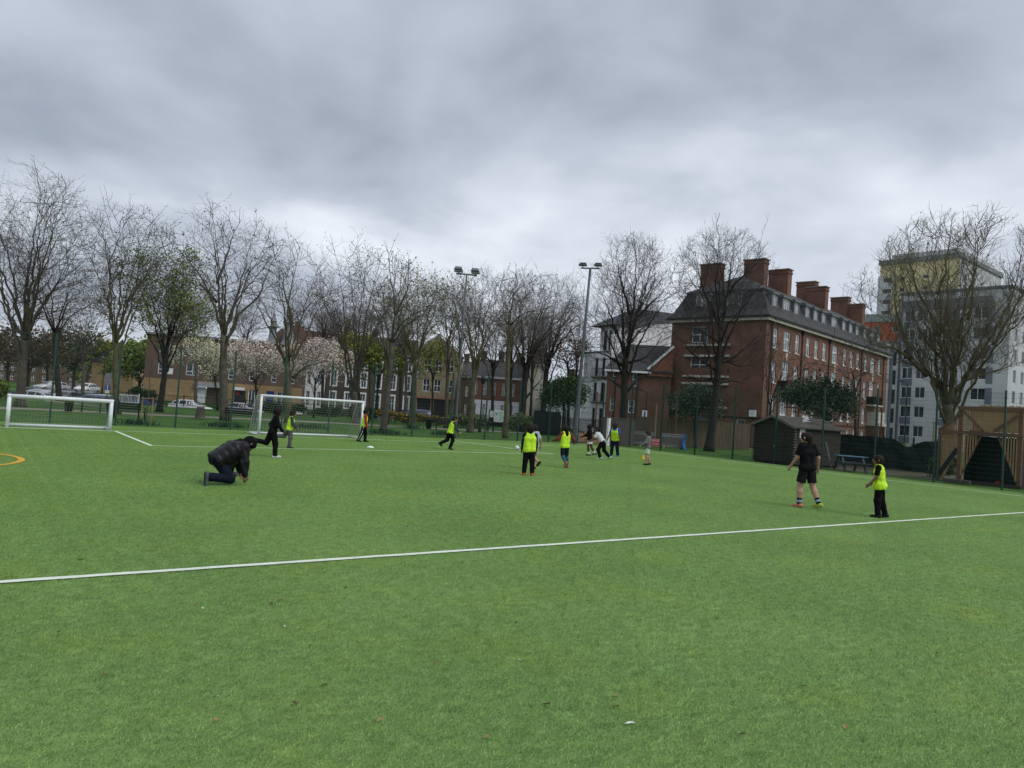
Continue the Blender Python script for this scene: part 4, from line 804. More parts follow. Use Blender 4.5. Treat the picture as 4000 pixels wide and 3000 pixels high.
# --- turreted building with dark red roof
a, rz, w_ = face2(1000, 132, 1440, 138)
T = Bld('turreted_hall', 'large hall with dark red tiled roof and two grey turrets far behind the blossom', a, rz, w_, 16, 9.5, DARKB)
T.wall('f', [(w_*f_, 5.2, 1.1, 2.2, (2, (.5,))) for f_ in (.08, .2, .32, .45, .58, .7, .82)]); T.wall('l'); T.wall('r')
b = MB(); b.add(*frust(-.5, w_+.5, -.5, 16.5, 9.5, 3.5, w_-3.0, 6, 10, 14.2)); b.build('roof', REDROOF, T.t)
b = MB(); b.box(-.6, -.6, 9.2, w_+.6, -.3, 9.5); b.build('cornice', STONE, T.t)
GT = M('turret_stone', (.20, .215, .235), .8, .2, 1.5)
for px, py, s in ((1032, 1193, .82), (1092, 1160, 1.0)):
    x = (px-1000)/440*w_; tip = HT(px, py, 130); b = MB(); h_ = (tip-8)/10.6
    b.lathe([(1.9*s, 0), (1.75*s, 2*h_), (1.0*s, 3.6*h_), (.78*s, 5.6*h_), (.78*s, 6.6*h_), (1.15*s, 6.7*h_), (1.15*s, 6.9*h_), (.62*s, 7.0*h_), (.62*s, 7.9*h_), (.8*s, 8.0*h_), (.45*s, 8.5*h_), (.3*s, 9.2*h_), (.38*s, 9.4*h_), (.12*s, 9.7*h_), (.03, 10.6*h_)], 12, (x+.6, 1.5, 8))
    b.build('turret', GT, T.t)
b = MB(); b.box(w_*.24, 6.5, 13.5, w_*.38, 7.7, 15.0); b.box(w_*.29, 6.4, 15.0, w_*.32, 7.8, 15.9); b.build('chimney', REDB2, T.t)

# --- terraces and the yellow brick front behind the trees
def terrace(label, pl, zl, pr, zr, Ht, mat, nb, floors, base=None, roof=SLATE, wf=.55, sur=True, gh=2.9):
    a, rz, w_ = face2(pl, zl, pr, zr); Bx = Bld('terrace', label, a, rz, w_, 9, Ht, mat, grp='terraces along the street'); ops = []; bay = w_/nb
    for j, (v0, h_) in enumerate(floors):
        for i in range(nb): ops.append((bay*i+bay*(1-wf*.62)/2, v0, bay*wf*.62, h_, (2, (.5,))))
    if base:
        Bx.wall('f', [o for o in ops if o[1] < gh], H_=gh, mat=base, name='ground_floor_wall'); Bx.wall('f', [(o[0], o[1]-gh, *o[2:]) for o in ops if o[1] >= gh], H_=Ht-gh, z0=gh)
    else: Bx.wall('f', ops)
    Bx.wall('l'); Bx.wall('r')
    if sur:
        for o in ops:
            b = MB(); u, v, q, h_ = o[:4]; b.box(u-.16, -.05, v-.12, u, -.003, v+h_+.2); b.box(u+q, -.05, v-.12, u+q+.16, -.003, v+h_+.2); b.box(u, -.05, v+h_, u+q, -.003, v+h_+.2); b.box(u, -.07, v-.14, u+q, -.003, v); b.build('window_surround', RENDER, Bx.t)
    b = MB(); b.add([(-.2, -.35, Ht), (w_+.2, -.35, Ht), (w_+.2, 9.3, Ht), (-.2, 9.3, Ht), (-.2, 4.5, Ht+2.4), (w_+.2, 4.5, Ht+2.4)], [(0, 1, 5, 4), (2, 3, 4, 5), (0, 4, 3), (1, 2, 5)]); b.build('roof', roof, Bx.t)
    b = MB()
    for i in range(1, nb, 2): b.box(bay*i-.4, 4, Ht+1.6, bay*i+.4, 5, Ht+3.6)
    b.build('chimney', DARKB, Bx.t)
    b = MB(); b.box(-.1, -.2, Ht-.35, w_+.1, -.003, Ht-.003); b.build('parapet', RENDER if base or sur else STONE, Bx.t)
    return Bx, w_
terrace('sooty brick terrace with white framed windows right of the big goal', 1270, 101, 1615, 103, 8.6, DARKB, 6, ((.5, 2.1), (3.5, 2.0), (6.2, 1.5)))
terrace('white rendered terrace end behind the blossom over the big goal', 1180, 100.5, 1266, 101, 7.0, RENDER, 2, ((.5, 2.0), (3.4, 1.8)), sur=False)
terrace('red brick terrace with a white ground floor behind the notice boards', 1835, 98, 2052, 98, 6.2, REDB2, 6, ((.5, 1.9), (3.6, 1.7)), RENDER, sur=False)
terrace('cream rendered house between two dark trees', 2054, 96, 2122, 96, 8.2, M('cream_render', (.50, .47, .38), .8, .08, 1), 2, ((.5, 1.8), (3.5, 2.0), (6.0, 1.6)), sur=False)
terrace('plain white low terrace right of the evergreen and left of the thick mast', 2126, 95, 2264, 92, 4.2, RENDER, 4, ((.3, 2.1),), sur=False, wf=.7)
terrace('far pale terrace at the left edge beyond the parked cars', -140, 190, 232, 196, 5.2, BROWNB, 9, ((.5, 1.8), (3.0, 1.6)), sur=False)
terrace('far terrace closing the end of the side road', 222, 330, 350, 335, 7.0, BROWNB, 6, ((.5, 1.8), (3.6, 1.6)), sur=False)
terrace('far brick terrace right of the side road', 335, 196, 556, 190, 5.2, DARKB, 6, ((.5, 1.8), (3.0, 1.6)), sur=False)
terrace('sooty brick house between the yellow brick front and the red terrace', 1772, 112, 1836, 112, 6.6, DARKB, 2, ((.5, 1.8), (3.4, 1.7)), sur=False)
a, rz, w_ = face2(1622, 102, 1775, 102)
Yb = Bld('yellow_brick_hall', 'tall yellow brick front with a low gable behind the greening tree', a, rz, w_, 12, 9.2, YELB)
ops = [(w_*f_, v0, .95, 1.7, (2, (.5,))) for v0 in (3.6, 6.4) for f_ in (.16, .44, .74)]
Yb.wall('f', ops+[(w_*.05, .1, w_*.34, 2.5), (w_*.48, .1, w_*.4, 2.5)]); Yb.wall('l'); Yb.wall('r')
b = MB(); b.ext([(-.1, 9.2), (w_+.1, 9.2), (w_*.5, 11.4)], -.12, .3); b.build('gable', YELB, Yb.t)
b = MB(); b.beam((-.3, .1, 9.3), (w_*.5, .1, 11.65), .7, .22); b.beam((w_+.3, .1, 9.3), (w_*.5, .1, 11.65), .7, .22); b.build('pediment_moulding', STONE, Yb.t)
b = MB(); b.add([(-.2, .3, 9.2), (w_+.2, .3, 9.2), (w_+.2, 12, 9.2), (-.2, 12, 9.2), (w_*.5, .3, 11.4), (w_*.5, 12, 11.4)], [(0, 3, 5, 4), (1, 4, 5, 2), (3, 2, 5)]); b.build('roof', SLATE, Yb.t)
b = MB(); b.box(w_*.05, .1, .1, w_*.39, .16, 2.6); b.box(w_*.48, .1, .1, w_*.88, .16, 2.6); b.build('shop_front', MT['dark_shop'], Yb.t)
b = MB(); b.box(.0, -.3, 2.62, w_, -.003, 2.95); b.build('shop_fascia', M('salmon_fascia', (.35, .18, .12), .7, .1, 2), Yb.t)

# --- the tower and grey blocks at the right
GREYC = M('grey_cladding', (.50, .51, .53), .7, .10, .5)
GREYD = M('blue_grey_cladding', (.15, .165, .20), .6, .12, .8)
YELC = M('yellow_cladding', (.68, .57, .34), .7, .07, .4)
ORC = M('orange_cladding', (.52, .115, .06), .7, .08, .4)
pl_, pc_, pr_ = W(3405, 186), W(3716, 172), W(3852, 192)
d = pc_-pl_; w_ = d.length
Tw = Bld('tower_block', 'tall yellow clad tower block with grey window bay behind the spreading tree', pl_, math.atan2(d.y, d.x), w_, (pr_-pc_).length, 45.0, YELC)
ops = []
for k in range(13):
    v0 = 41.4-2.75*k-1.0
    ops += [(.9, v0, 2.1, 1.25, (1, ()), WHITE), (w_*.265, v0+.1, 1.3, 1.05, (1, ()), WHITE), (w_*.56, v0+.3, 1.3, .9, (1, ()), WHITE)]
Tw.wall('f', ops); Tw.wall('l', mat=GREYC); Tw.wall('r', [(x_, 41.4-2.75*k-1.0, 1.6, 1.3, (1, ())) for k in range(13) for x_ in (3, 9, Tw.D-4)], mat=GREYC)
b = MB(); b.box(-.3, -.25, 0, .88, -.004, 42.2); b.box(3.02, -.25, 0, 3.3, -.004, 42.2)
for k in range(13): b.box(.9, -.2, 41.4-2.75*k-2.72, 3.0, -.004, 41.4-2.75*k-1.15)
b.build('grey_bay', GREYC, Tw.t)
b = MB(); b.box(-.35, -.35, 45, w_+.35, Tw.D+.35, 46.1); b.build('parapet', M('grey_parapet', (.20, .22, .23), .7, .1, 1), Tw.t)
b = MB(); b.box(1.6, 2.5, 46.1, w_-1, Tw.D-2, 47.9); b.build('plant_room', GREYC, Tw.t)
gl_, gc_ = W(3492, 118), W(3925, 106)
d = gc_-gl_; w_ = d.length; ux = lambda px: (px-3492)/433*w_
Gb = Bld('grey_flats', 'large pale grey flats with blue grey panels right of the brick flats', gl_, math.atan2(d.y, d.x), w_, 22, 24.6, GREYC)
ops = []
for k in range(7):
    v0 = 20.3-3.05*k
    for px, ww in ((3512, 1.6), (3570, 1.5), (3672, 2.4), (3790, 2.0)): ops.append((ux(px), v0, ww, 1.75, (2, ()), WHITE))
Gb.wall('f', ops); Gb.wall('l'); Gb.wall('r', [(2+3.4*i, 20.0-3.05*k, 1.3, 1.9, (2, ()), WHITE) for i in range(6) for k in range(7)])
for k in range(7):
    v0 = 20.3-3.05*k; b = MB(); b.box(ux(3672), -.06, v0-1.05, ux(3672)+2.4, -.004, v0-.004); b.build('panel', GREYD, Gb.t)
    b = MB(); b.box(ux(3512), -.06, v0-1.1, ux(3512)+1.6, -.004, v0-.004); b.build('panel', GREYD, Gb.t)
    b = MB(); b.box(ux(3845), -.06, v0-.6, ux(3870), -.004, v0+1.8); b.build('panel', GREYD, Gb.t)
b = MB(); b.box(-.2, -.2, 24.6, w_+.2, 22.2, 25.0); b.build('parapet', GREYD, Gb.t)
b = MB(); b.box(ux(3500), -.1, 22.0, ux(3860), -.004, 23.6); b.build('top_band', GREYD, Gb.t)
b = MB(); b.box(ux(3492)-.1, -.05, 0, ux(3505), -.01, 22); b.build('corner_strip', GREYD, Gb.t)
# narrow link block with dark strip windows
sl_, sr_ = W(3440, 116), W(3494, 117.5)
d = sr_-sl_; w_ = d.length
Nb = Bld('grey_stair_block', 'narrow pale grey stair block between the brick flats and the grey flats', sl_, math.atan2(d.y, d.x), w_, 12, 16.6, M('light_grey_cladding', (.45, .46, .475), .7, .08, .6))
Nb.wall('f', [(w_*.58, .9+3.05*k, w_*.3, 2.3, (1, (.4,)), DG) for k in range(5)]); Nb.wall('l'); b = MB(); b.box(w_*.38, -.25, 0, w_*.52, -.003, 16.4); b.build('fin', GREYD, Nb.t)
b = MB(); b.box(-.1, -.1, 16.6, w_+.1, 12, 16.9); b.build('parapet', GREYD, Nb.t)
ol_, or_ = W(3318, 150), W(3490, 146)
d = or_-ol_; w_ = d.length
Ob = Bld('orange_block', 'bright orange clad block between the chimneys and the grey flats', ol_, math.atan2(d.y, d.x), w_, 12, 24.6, ORC)
Ob.wall('f', [(w_*.86, 22.5-2.9*k, 1.0, 1.3, (1, ()), WHITE) for k in range(6)]+[(w_*.45, 22.5-2.9*k, 1.0, 1.3, (1, ()), WHITE) for k in range(6)]); Ob.wall('l'); Ob.wall('r', mat=GREYC)
b = MB(); b.box(-.2, -.2, 24.6, w_+.2, 12.2, 26.2); b.build('parapet', M('pale_green_parapet', (.27, .31, .30), .7, .08, 1), Ob.t)
# ------------------------------------------------------------------ yard behind the right fence
WOODG = M('grey_weathered_wood', (.055, .052, .046), .9, 0, 2, col2=(.11, .10, .088), bump=.4, bscale=20, stretch=(6, 6, .5))
WOODB = M('brown_weathered_wood', (.075, .058, .040), .9, 0, 1.2, col2=(.13, .10, .07), bump=.4, bscale=20, stretch=(5, 5, .4))
WOODD = M('dark_stained_wood', (.030, .024, .020), .85, 0, 2, col2=(.052, .043, .036), bump=.4, bscale=20, stretch=(.4, .4, 5))
WOODY = M('new_yellow_wood', (.25, .165, .085), .8, 0, 2.5, col2=(.36, .245, .13), bump=.3, bscale=25, stretch=(6, 6, .5))
WOODR = M('red_brown_wood', (.12, .062, .036), .8, 0, 2, col2=(.18, .098, .058), bump=.3, bscale=25)
STEEL = M('grey_plastic', (.17, .18, .19), .55, .1, 3)
BLACK = M('black_paint', (.012, .012, .013), .5, .2, 3)
def boardfence(label, pa, za, pb, zb, h_, mat, seed, cap=False):
    a, rz, w_ = face2(pa, za, pb, zb); t = thing('timber_fence', label, 'fence', a, rz); rng = random.Random(seed); n = max(1, round(w_/1.85)); pw = w_/n
    for k in range(n):
        b = MB(); m = int(pw/.15); bw = pw/m
        for i in range(m):
            hh = h_+rng.uniform(-.02, .02); y = rng.uniform(0, .008); b.box(k*pw+i*bw+.004, y, .02, k*pw+(i+1)*bw-.004, y+.02, hh)
        o = b.build('board_panel', mat, t); o['kind'] = 'stuff'
        b = MB(); b.box(k*pw, .024, .3, (k+1)*pw, .07, .4); b.build('rail', mat, t); b = MB(); b.box(k*pw, .024, h_-.4, (k+1)*pw, .07, h_-.3); b.build('rail', mat, t)
        b = MB(); b.box(k*pw-.05, .03, 0, k*pw+.05, .13, h_+.06); b.build('post', mat, t)
    if cap: b = MB(); b.box(-.03, -.03, h_+.03, w_, .07, h_+.09); b.build('capping', mat, t)
boardfence('grey boarded fence with a capping behind the boy in blue sleeves', 2362, 48.5, 2484, 50.5, 1.78, WOODG, 1, True)
boardfence('long brown boarded fence below the end wall of the brick flats', 2478, 54, 2932, 58, 2.08, WOODB, 2)
def pole(name, label, px, z, py0, py1, r, mat, cat='post', lean=0, sq=False):
    g = W(px, z); h_ = HT(px, py1, z); t = thing(name, label, cat, g)
    b = MB()
    if sq: b.box(-r, -r, 0, r, r, h_)
    else: b.tube([(0, 0, 0), (lean*.5, 0, h_*.5), (lean, 0, h_)], [r*1.1, r, r*.9], 8)
    b.build('shaft', mat, t); b = MB(); b.box(-r*1.06, -r*1.06, h_, r*1.06, r*1.06, h_+r*.5); b.build('cap', mat, t); return t
pole('white_post', 'square white post in front of the grey boarded fence', 2380, 48.0, 1742, 1636, .085, WHITE, sq=True)
pole('wooden_pole', 'tan wooden pole left of the footpath closed sign', 2562, 53.3, 1690, 1578, .05, WOODY)
pole('wooden_pole', 'brown wooden pole behind the right crowd barrier', 2640, 53.3, 1700, 1560, .055, WOODR)
pole('wooden_pole', 'dark wooden pole where the two boarded fences meet', 2482, 53.2, 1640, 1563, .07, WOODD)
pole('wooden_pole', 'pole in front of the white rendered block', 2328, 58, 1690, 1532, .06, WOODR)
pole('wooden_pole', 'brown pole standing before the black netting', 3440, 44.2, 1790, 1600, .05, WOODR)
pole('wooden_pole', 'thin brown pole left of the wooden play house', 3645, 42.0, 1790, 1650, .045, WOODY)
# crowd barriers
def barrier(label, px, z, w_, rz):
    t = thing('crowd_barrier', label, 'barrier', W(px, z), rz, 'grey crowd barriers'); b = MB()
    h_ = .98; r = .035
    b.tube([(0, 0, .12), (0, 0, h_-.1), (.03, 0, h_-.03), (.1, 0, h_), (w_-.1, 0, h_), (w_-.03, 0, h_-.03), (w_, 0, h_-.1), (w_, 0, .12)], r, 6); b.build('frame', STEEL, t, True)
    b = MB(); b.box(.03, -.03, .1, w_-.03, .03, .26); b.build('lower_panel', STEEL, t); b = MB(); b.box(.03, -.028, h_-.2, w_-.03, .028, h_-.05); b.build('top_panel', STEEL, t)
    n = 12
    bm = MB().box(-.022, -.02, .26, .022, .02, h_-.2).mesh('bar', STEEL)
    for i in range(n): link('bar', bm, t, (.09+i*(w_-.18)/(n-1), 0, 0))
    fm = MB().box(-.05, -.28, 0, .05, .28, .08).mesh('foot', BLACK)
    for x in (.25, w_-.25): link('foot', fm, t, (x, 0, 0))
    for x in (.25, w_-.25): b = MB(); b.box(x-.03, -.03, .08, x+.03, .03, .13); b.build('foot_socket', STEEL, t)
barrier('grey plastic crowd barrier left of the red footpath sign, nearer the boarded fence', 2476, 52.9, 1.55, -YAW-.12)
barrier('grey plastic crowd barrier right of the red footpath sign', 2588, 51.2, 1.68, -YAW+.05)
t = thing('yellow_peg', 'small yellow peg below the right crowd barrier', 'peg', W(2600, 50.2)); b = MB(); b.lathe([(.05, 0), (.05, .06), (.03, .1), (.03, .2)], 8); b.build('stem', M('yellow_plastic', (.55, .36, .03), .5, .1, 3), t, True); b = MB(); b.lathe([(.035, .2), (.03, .24)], 8); b.build('tip', MT['yellow_plastic'], t)
# writing, five by seven dots turned into strokes
GL = {'F': ['11111', '1', '1', '1111', '1', '1', '1'], 'O': ['01110', '10001', '10001', '10001', '10001', '10001', '01110'], 'T': ['11111', '00100', '00100', '00100', '00100', '00100', '00100'], 'P': ['11110', '10001', '10001', '11110', '1', '1', '1'],
      'A': ['01110', '10001', '10001', '11111', '10001', '10001', '10001'], 'H': ['10001', '10001', '10001', '11111', '10001', '10001', '10001'], 'C': ['01111', '1', '1', '1', '1', '1', '01111'], 'L': ['1', '1', '1', '1', '1', '1', '11111'], 'S': ['01111', '1', '1', '01110', '00001', '00001', '11110'], 'E': ['11111', '1', '1', '1111', '1', '1', '11111'], 'D': ['11110', '10001', '10001', '10001', '10001', '10001', '11110']}
def letters(b, txt, x, z, cell, y0):
    for ch in txt:
        for r_, row in enumerate(GL[ch]):
            for c_, v in enumerate(row):
                if v == '1': b.box(x+c_*cell, y0, z-(r_+1)*cell*1.25, x+(c_+1)*cell*1.02, y0+.003, z-r_*cell*1.25)
        x += cell*6.1
t = thing('footpath_sign', 'red sign with white words between the two crowd barriers', 'sign', W(2547, 50.4), -YAW)
RED = M('red_sign', (.42, .018, .03), .5, .08, 3)
b = MB(); b.box(0, 0, .1, .66, .02, .6); b.build('board', RED, t)
b = MB(); b.box(.02, -.002, .12, .64, -.0005, .135); b.box(.02, -.002, .565, .64, -.0005, .58); b.build('border', WHITE, t)
b = MB(); letters(b, 'FOOTPATH', .05, .52, .0116, -.004); o = b.build('lettering', WHITE, t); o['kind'] = 'stuff'
b = MB(); letters(b, 'CLOSED', .09, .34, .0135, -.004); o = b.build('lettering', WHITE, t); o['kind'] = 'stuff'
b = MB(); b.beam((.08, .02, .55), (.08, .25, 0), .03, .03); b.build('leg', BLACK, t); b = MB(); b.beam((.58, .02, .55), (.58, .25, 0), .03, .03); b.build('leg', BLACK, t)
t = thing('blue_board', 'bright blue curved plastic board beside the right crowd barrier', 'board', W(2683, 51.0), -YAW+.9)
b = MB(); n = 10; vs_ = []
for i in range(n+1):
    s = i/n; z_ = 1.02*s; xx = .12*math.sin(s*math.pi); ww = .36*(1-.8*max(0, s-.6)**1.5)
    vs_ += [(-ww/2, xx, z_), (ww/2, xx, z_), (ww/2, xx+.04, z_), (-ww/2, xx+.04, z_)]
fs = [(4*i+k, 4*i+(k+1) % 4, 4*i+4+(k+1) % 4, 4*i+4+k) for i in range(n) for k in range(4)]+[(3, 2, 1, 0), (4*n, 4*n+1, 4*n+2, 4*n+3)]
b.add(vs_, fs); b.build('panel', M('blue_plastic', (.02, .14, .48), .4, .08, 3), t, False); b = MB(); b.box(-.2, -.04, 0, .2, .1, .05); b.build('foot', MT['blue_plastic'], t)
# shed
sa, sb = W(2948, 41.4), W(3112, 38.9); d = sb-sa; sw = d.length
sh = thing('wooden_shed', 'dark brown wooden shed with shallow gable behind the man in black', 'shed', sa, math.atan2(d.y, d.x)); rng = random.Random(4); sd = 3.6
def clad(f_, ln, h0, seed, name):
    b = MB(); rng = random.Random(seed); k = int(h0/.13)
    for i in range(k):
        z0 = .08+i*(h0-.08)/k; z1 = z0+(h0-.08)/k-.012; o_ = rng.uniform(0, .012)
        pts = [f_(0, -o_, z0), f_(ln, -o_, z0), f_(ln, .05, z0), f_(0, .05, z0), f_(0, -o_+.008, z1), f_(ln, -o_+.008, z1), f_(ln, .05, z1), f_(0, .05, z1)]
        b.add(pts, [(0, 3, 2, 1), (4, 5, 6, 7), (0, 1, 5, 4), (1, 2, 6, 5), (2, 3, 7, 6), (3, 0, 4, 7)])
    o = b.build(name, WOODD, sh); o['kind'] = 'stuff'
he = 2.05
clad(lambda u, d_, v: (u, d_, v), sw, he, 1, 'front_boards'); clad(lambda u, d_, v: (sw-d_, u, v), sd, he, 2, 'side_boards'); clad(lambda u, d_, v: (d_, u, v), sd, he, 3, 'side_boards')
b = MB(); b.box(.06, .06, .0, sw-.06, sd, he-.02); b.build('shell', WOODD, sh)
b = MB(); b.ext([(0, he), (sw, he), (sw/2, he+.5)], .0, .05); b.build('gable', WOODD, sh)
FELT = M('roof_felt', (.075, .068, .060), .95, .2, 3, bump=.5, bscale=60)
for s in (0, 1):
    b = MB(); x0 = -.18 if s == 0 else sw+.18
    b.add([(x0, -.25, he-.06), (sw/2, -.25, he+.53), (sw/2, sd+.2, he+.53), (x0, sd+.2, he-.06), (x0, -.25, he-.01), (sw/2, -.25, he+.58), (sw/2, sd+.2, he+.58), (x0, sd+.2, he-.01)], [(0, 1, 2, 3), (4, 7, 6, 5), (0, 4, 5, 1), (2, 6, 7, 3), (0, 3, 7, 4)]); b.build('roof_slope', FELT, sh)
    b = MB(); b.beam((x0, -.275, he-.06), (sw/2, -.275, he+.54), .04, .13); b.build('barge_board', M('pale_edge', (.16, .145, .125), .9, .15, 3), sh)
for x in (.0, sw):
    for k in range(14):
        b = MB(); z0 = .12+k*.14; b.box(x-.05, -.13, z0, x+.05, -.02, z0+.055); b.build('log_end', M('log_end', (.20, .18, .155), .9, .25, 6), sh)
for x0 in (sw*.3, sw*.52):
    b = MB(); b.box(x0, -.045, .12, x0+sw*.21, -.016, 1.8); b.build('door_leaf', WOODD, sh)
b = MB(); b.box(sw*.5, -.07, .9, sw*.53, -.046, 1.0); b.build('padlock', M('brass', (.32, .22, .05), .4, .1, 3, metal=.6), sh)
b = MB(); b.box(sw+.005, .25, 1.5, sw+.02, .68, 2.0); o = b.build('notice', WHITE, sh)
b = MB(); b.box(sw+.021, .36, 1.68, sw+.024, .58, 1.82); b.build('red_print', RED, o)
t = thing('folding_trestle', 'grey metal trestle lying on the shed roof', 'trestle', sh.matrix_basis @ Vector((sw*.78, 1.6, he+.33)), math.atan2(d.y, d.x)+.9)
for yy in (0, .35): b = MB(); b.tube([(0, yy, .1), (1.75, yy, .1)], .03, 6); b.build('rail', STEEL, t)
for i in range(6): b = MB(); b.tube([(.15+i*.3, 0, .1), (.15+i*.3, .35, .1)], .018, 6); b.build('rung', STEEL, t)
b = MB(); b.add([(-.25, 0, 0), (.15, 0, 0), (-.02, 0, .36), (-.25, .3, 0), (.15, .3, 0), (-.02, .3, .36)], [(0, 1, 2), (5, 4, 3), (0, 3, 4, 1), (1, 4, 5, 2), (2, 5, 3, 0)]); b.build('end_plate', WHITE, t)
# picnic table
t = thing('picnic_table', 'picnic table with a blue top beyond the right fence', 'table', W(3282, 37.4), -YAW-.10)
BLUE = M('faded_blue_paint', (.04, .14, .27), .6, 0, 5, col2=(.16, .27, .36))
for i in range(5): b = MB(); b.box(0, i*.15, .74, 1.45, i*.15+.135, .78); b.build('plank', BLUE, t)
for y_ in (-.55, 1.0): b = MB(); b.box(0, y_, .42, 1.45, y_+.24, .46); b.build('seat', M('dark_wet_wood', (.05, .06, .065), .8, .2, 4), t)
for x in (.2, 1.2):
    b = MB(); b.beam((x, .1, .74), (x, -.45, 0), .09, .07); b.build('leg', MT['dark_wet_wood'], t); b = MB(); b.beam((x, .62, .74), (x, 1.2, 0), .09, .07); b.build('leg', MT['dark_wet_wood'], t)
    b = MB(); b.box(x-.03, -.5, .34, x+.03, 1.2, .42); b.build('cross_rail', MT['dark_wet_wood'], t)
t = thing('leaning_plank', 'pale grey plank leaning beside the shed', 'plank', W(3242, 38.6), -YAW)
b = MB(); b.beam((-.12, .1, 1.32), (.16, -.1, .02), .09, .03); b.build('board', STEEL, t); b = MB(); b.beam((-.13, .12, 1.32), (-.12, .1, 1.36), .1, .04); b.build('end_cap', STEEL, t)
# sagging black netting
a, rz, w_ = face2(3236, 46.5, 3690, 40.5); t = thing('black_netting', 'sagging black netting screen left of the wooden play house', 'netting', a, rz)
V = []; Fs = []; n, m = 60, 14
for i in range(n+1):
    for j in range(m+1):
        u = i/n; v = j/m; top = 1.86-.42*math.exp(-((u-.72)/.1)**2)-.06*math.sin(u*math.pi*5)**2
        V.append((u*w_, .10*math.sin(u*31+v*3)+.07*math.sin(u*67+v*9)*v+.04*math.sin(v*14+u*11), v*top))
for i in range(n):
    for j in range(m): q = i*(m+1)+j; Fs.append((q, q+1, q+m+2, q+m+1))
link('cloth', np_mesh('cloth', V, Fs, M('black_mesh_cloth', (.015, .020, .020), .9, .3, 2), True), t)
for k in range(5): b = MB(); b.box(k*w_/4-.04, .12, 0, k*w_/4+.04, .2, 1.95); b.build('post', WOODD, t)
# play house
t = thing('play_house', 'slatted wooden play house on posts with side steps at the right edge', 'playhouse', W(3751, 34.9), -math.pi/2); D_, Wp = 1.6, 2.5
zb, zt_ = 2.34, 3.5
for x in (0, Wp):
    for y in (0, D_): b = MB(); b.box(x-.08, y-.08, 0, x+.08, y+.08, zt_+.06); b.build('post', WOODR, t)
for y in (0, D_):
    for z_ in (zb, zt_): b = MB(); b.box(-.95 if z_ == zb and y == 0 else -.12, y-.13, z_-.08, Wp+.12, y-.083, z_+.08); b.build('beam', WOODR, t)
for x, z_ in ((0, zb), (Wp, zb), (Wp, zt_)): b = MB(); b.box(x-.12, -.08, z_-.075, x-.083, D_+.08, z_+.075); b.build('beam', WOODR, t)
b = MB()
for i in range(16): b.box(.0+i*Wp/16+.005, .09, zb-.06, (i+1)*Wp/16-.005, D_-.09, zb-.02)
o = b.build('deck', WOODB, t); o['kind'] = 'stuff'
sm = MB().box(-.035, 0, zb+.1, .035, .025, zt_-.0).mesh('slat', WOODY)
for i in range(24): link('slat', sm, t, (.14+i*(Wp-.28)/23, -.075, 0))
sm2 = MB().box(-.04, 0, zb+.1, .04, .025, zt_+.22).mesh('slat', WOODY)
for i in range(24): link('slat', sm2, t, (.12+i*(Wp-.24)/23, D_+.09, .02*(i % 3)))
for i in range(16):
    o = link('slat', sm, t, (Wp-.11, .16+i*(D_-.3)/15, 0), math.pi/2)
for p_, q_ in (((.1, -.16, zt_-.1), (1.0, -.16, zb+.12)), ((Wp-.1, -.16, zt_-.25), (Wp-1.05, -.16, zb+.15))): b = MB(); b.beam(p_, q_, .05, .1); b.build('brace', WOODR, t)
for i in range(6):
    for s in (0, 1):
        x = .12+i*.115; x = x if s == 0 else Wp-x; ln = 1.95-i*.30
        b = MB(); b.box(x-.032, -.07, zb-.1-ln, x+.032, -.045, zb-.09); b.build('slat', WOODY, t)
for s in (0, 1):
    x0, x1 = (.06, .88) if s == 0 else (Wp-.06, Wp-.88); b = MB(); b.beam((x0, -.02, .25), (x1, -.02, zb-.1), .05, .1); b.build('stringer', WOODR, t)
for i in range(13): b = MB(); x = -.90+i*.068; b.box(x, .02, .12+.0*i if i < 3 else .12+(i-3)*.155, x+.05, .045, zb-.09); b.build('slat', WOODY, t)
b = MB(); b.box(-.97, -.06, 0, -.87, .06, zb-.08); b.build('post', WOODB, t)
b = MB(); b.beam((-.92, -.1, zb+.06), (-.05, -.1, zb+.85), .06, .1); b.build('handrail', WOODR, t)
for i in range(8): b = MB(); x = -.82+i*.1; b.box(x, -.03, zb+.09, x+.06, -.005, zb+.1+.72*(i+1)/8); b.build('slat', WOODY, t)
b = MB(); b.beam((-1.02, .0, .05), (-.12, .0, 1.55), .06, .18); b.build('stringer', BLACK, t)
for i in range(5): b = MB(); b.box(-.95+i*.16, .06, .2+i*.27, -.75+i*.16, .9, .24+i*.27); b.build('step', WOODB, t)
b = MB(); b.box(.1, D_-.1, .05, Wp-.1, D_-.06, zb-.12); b.build('interior_shade_back', BLACK, t)  # black sheet put in to stand for the shade of the interior
for x in (.1, Wp-.14): b = MB(); b.box(x, .3, .05, x+.04, D_-.11, zb-.12); b.build('interior_shade_side', BLACK, t)  # black sheets at the sides too, imitating the shade inside
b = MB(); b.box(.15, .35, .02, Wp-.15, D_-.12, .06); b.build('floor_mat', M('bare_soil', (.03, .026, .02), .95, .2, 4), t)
b = MB(); b.box(-.15, -.2, 0, Wp+.15, -.05, .12); b.build('sill_beam', WOODD, t)
for nm, lb, px, z, c, r_ in (('red_toy', 'red plastic toy on the ground under the play house', 3905, 34.6, (.45, .03, .04), .14), ('blue_toy', 'dark blue crate under the play house', 3825, 35.9, (.02, .05, .2), .24)):
    o = thing(nm, lb, 'toy', W(px, z), .4); b = MB(); b.lathe([(r_*.7, 0), (r_, r_*.3), (r_, r_*.8), (r_*.8, r_*1.1)], 10, sx=1.4); b.build('body', M(nm, c, .5, .1, 3), o, True); b = MB(); b.lathe([(r_*.85, r_*1.1), (r_*.3, r_*1.3)], 10, sx=1.4); b.build('lid', MT[nm], o, True)
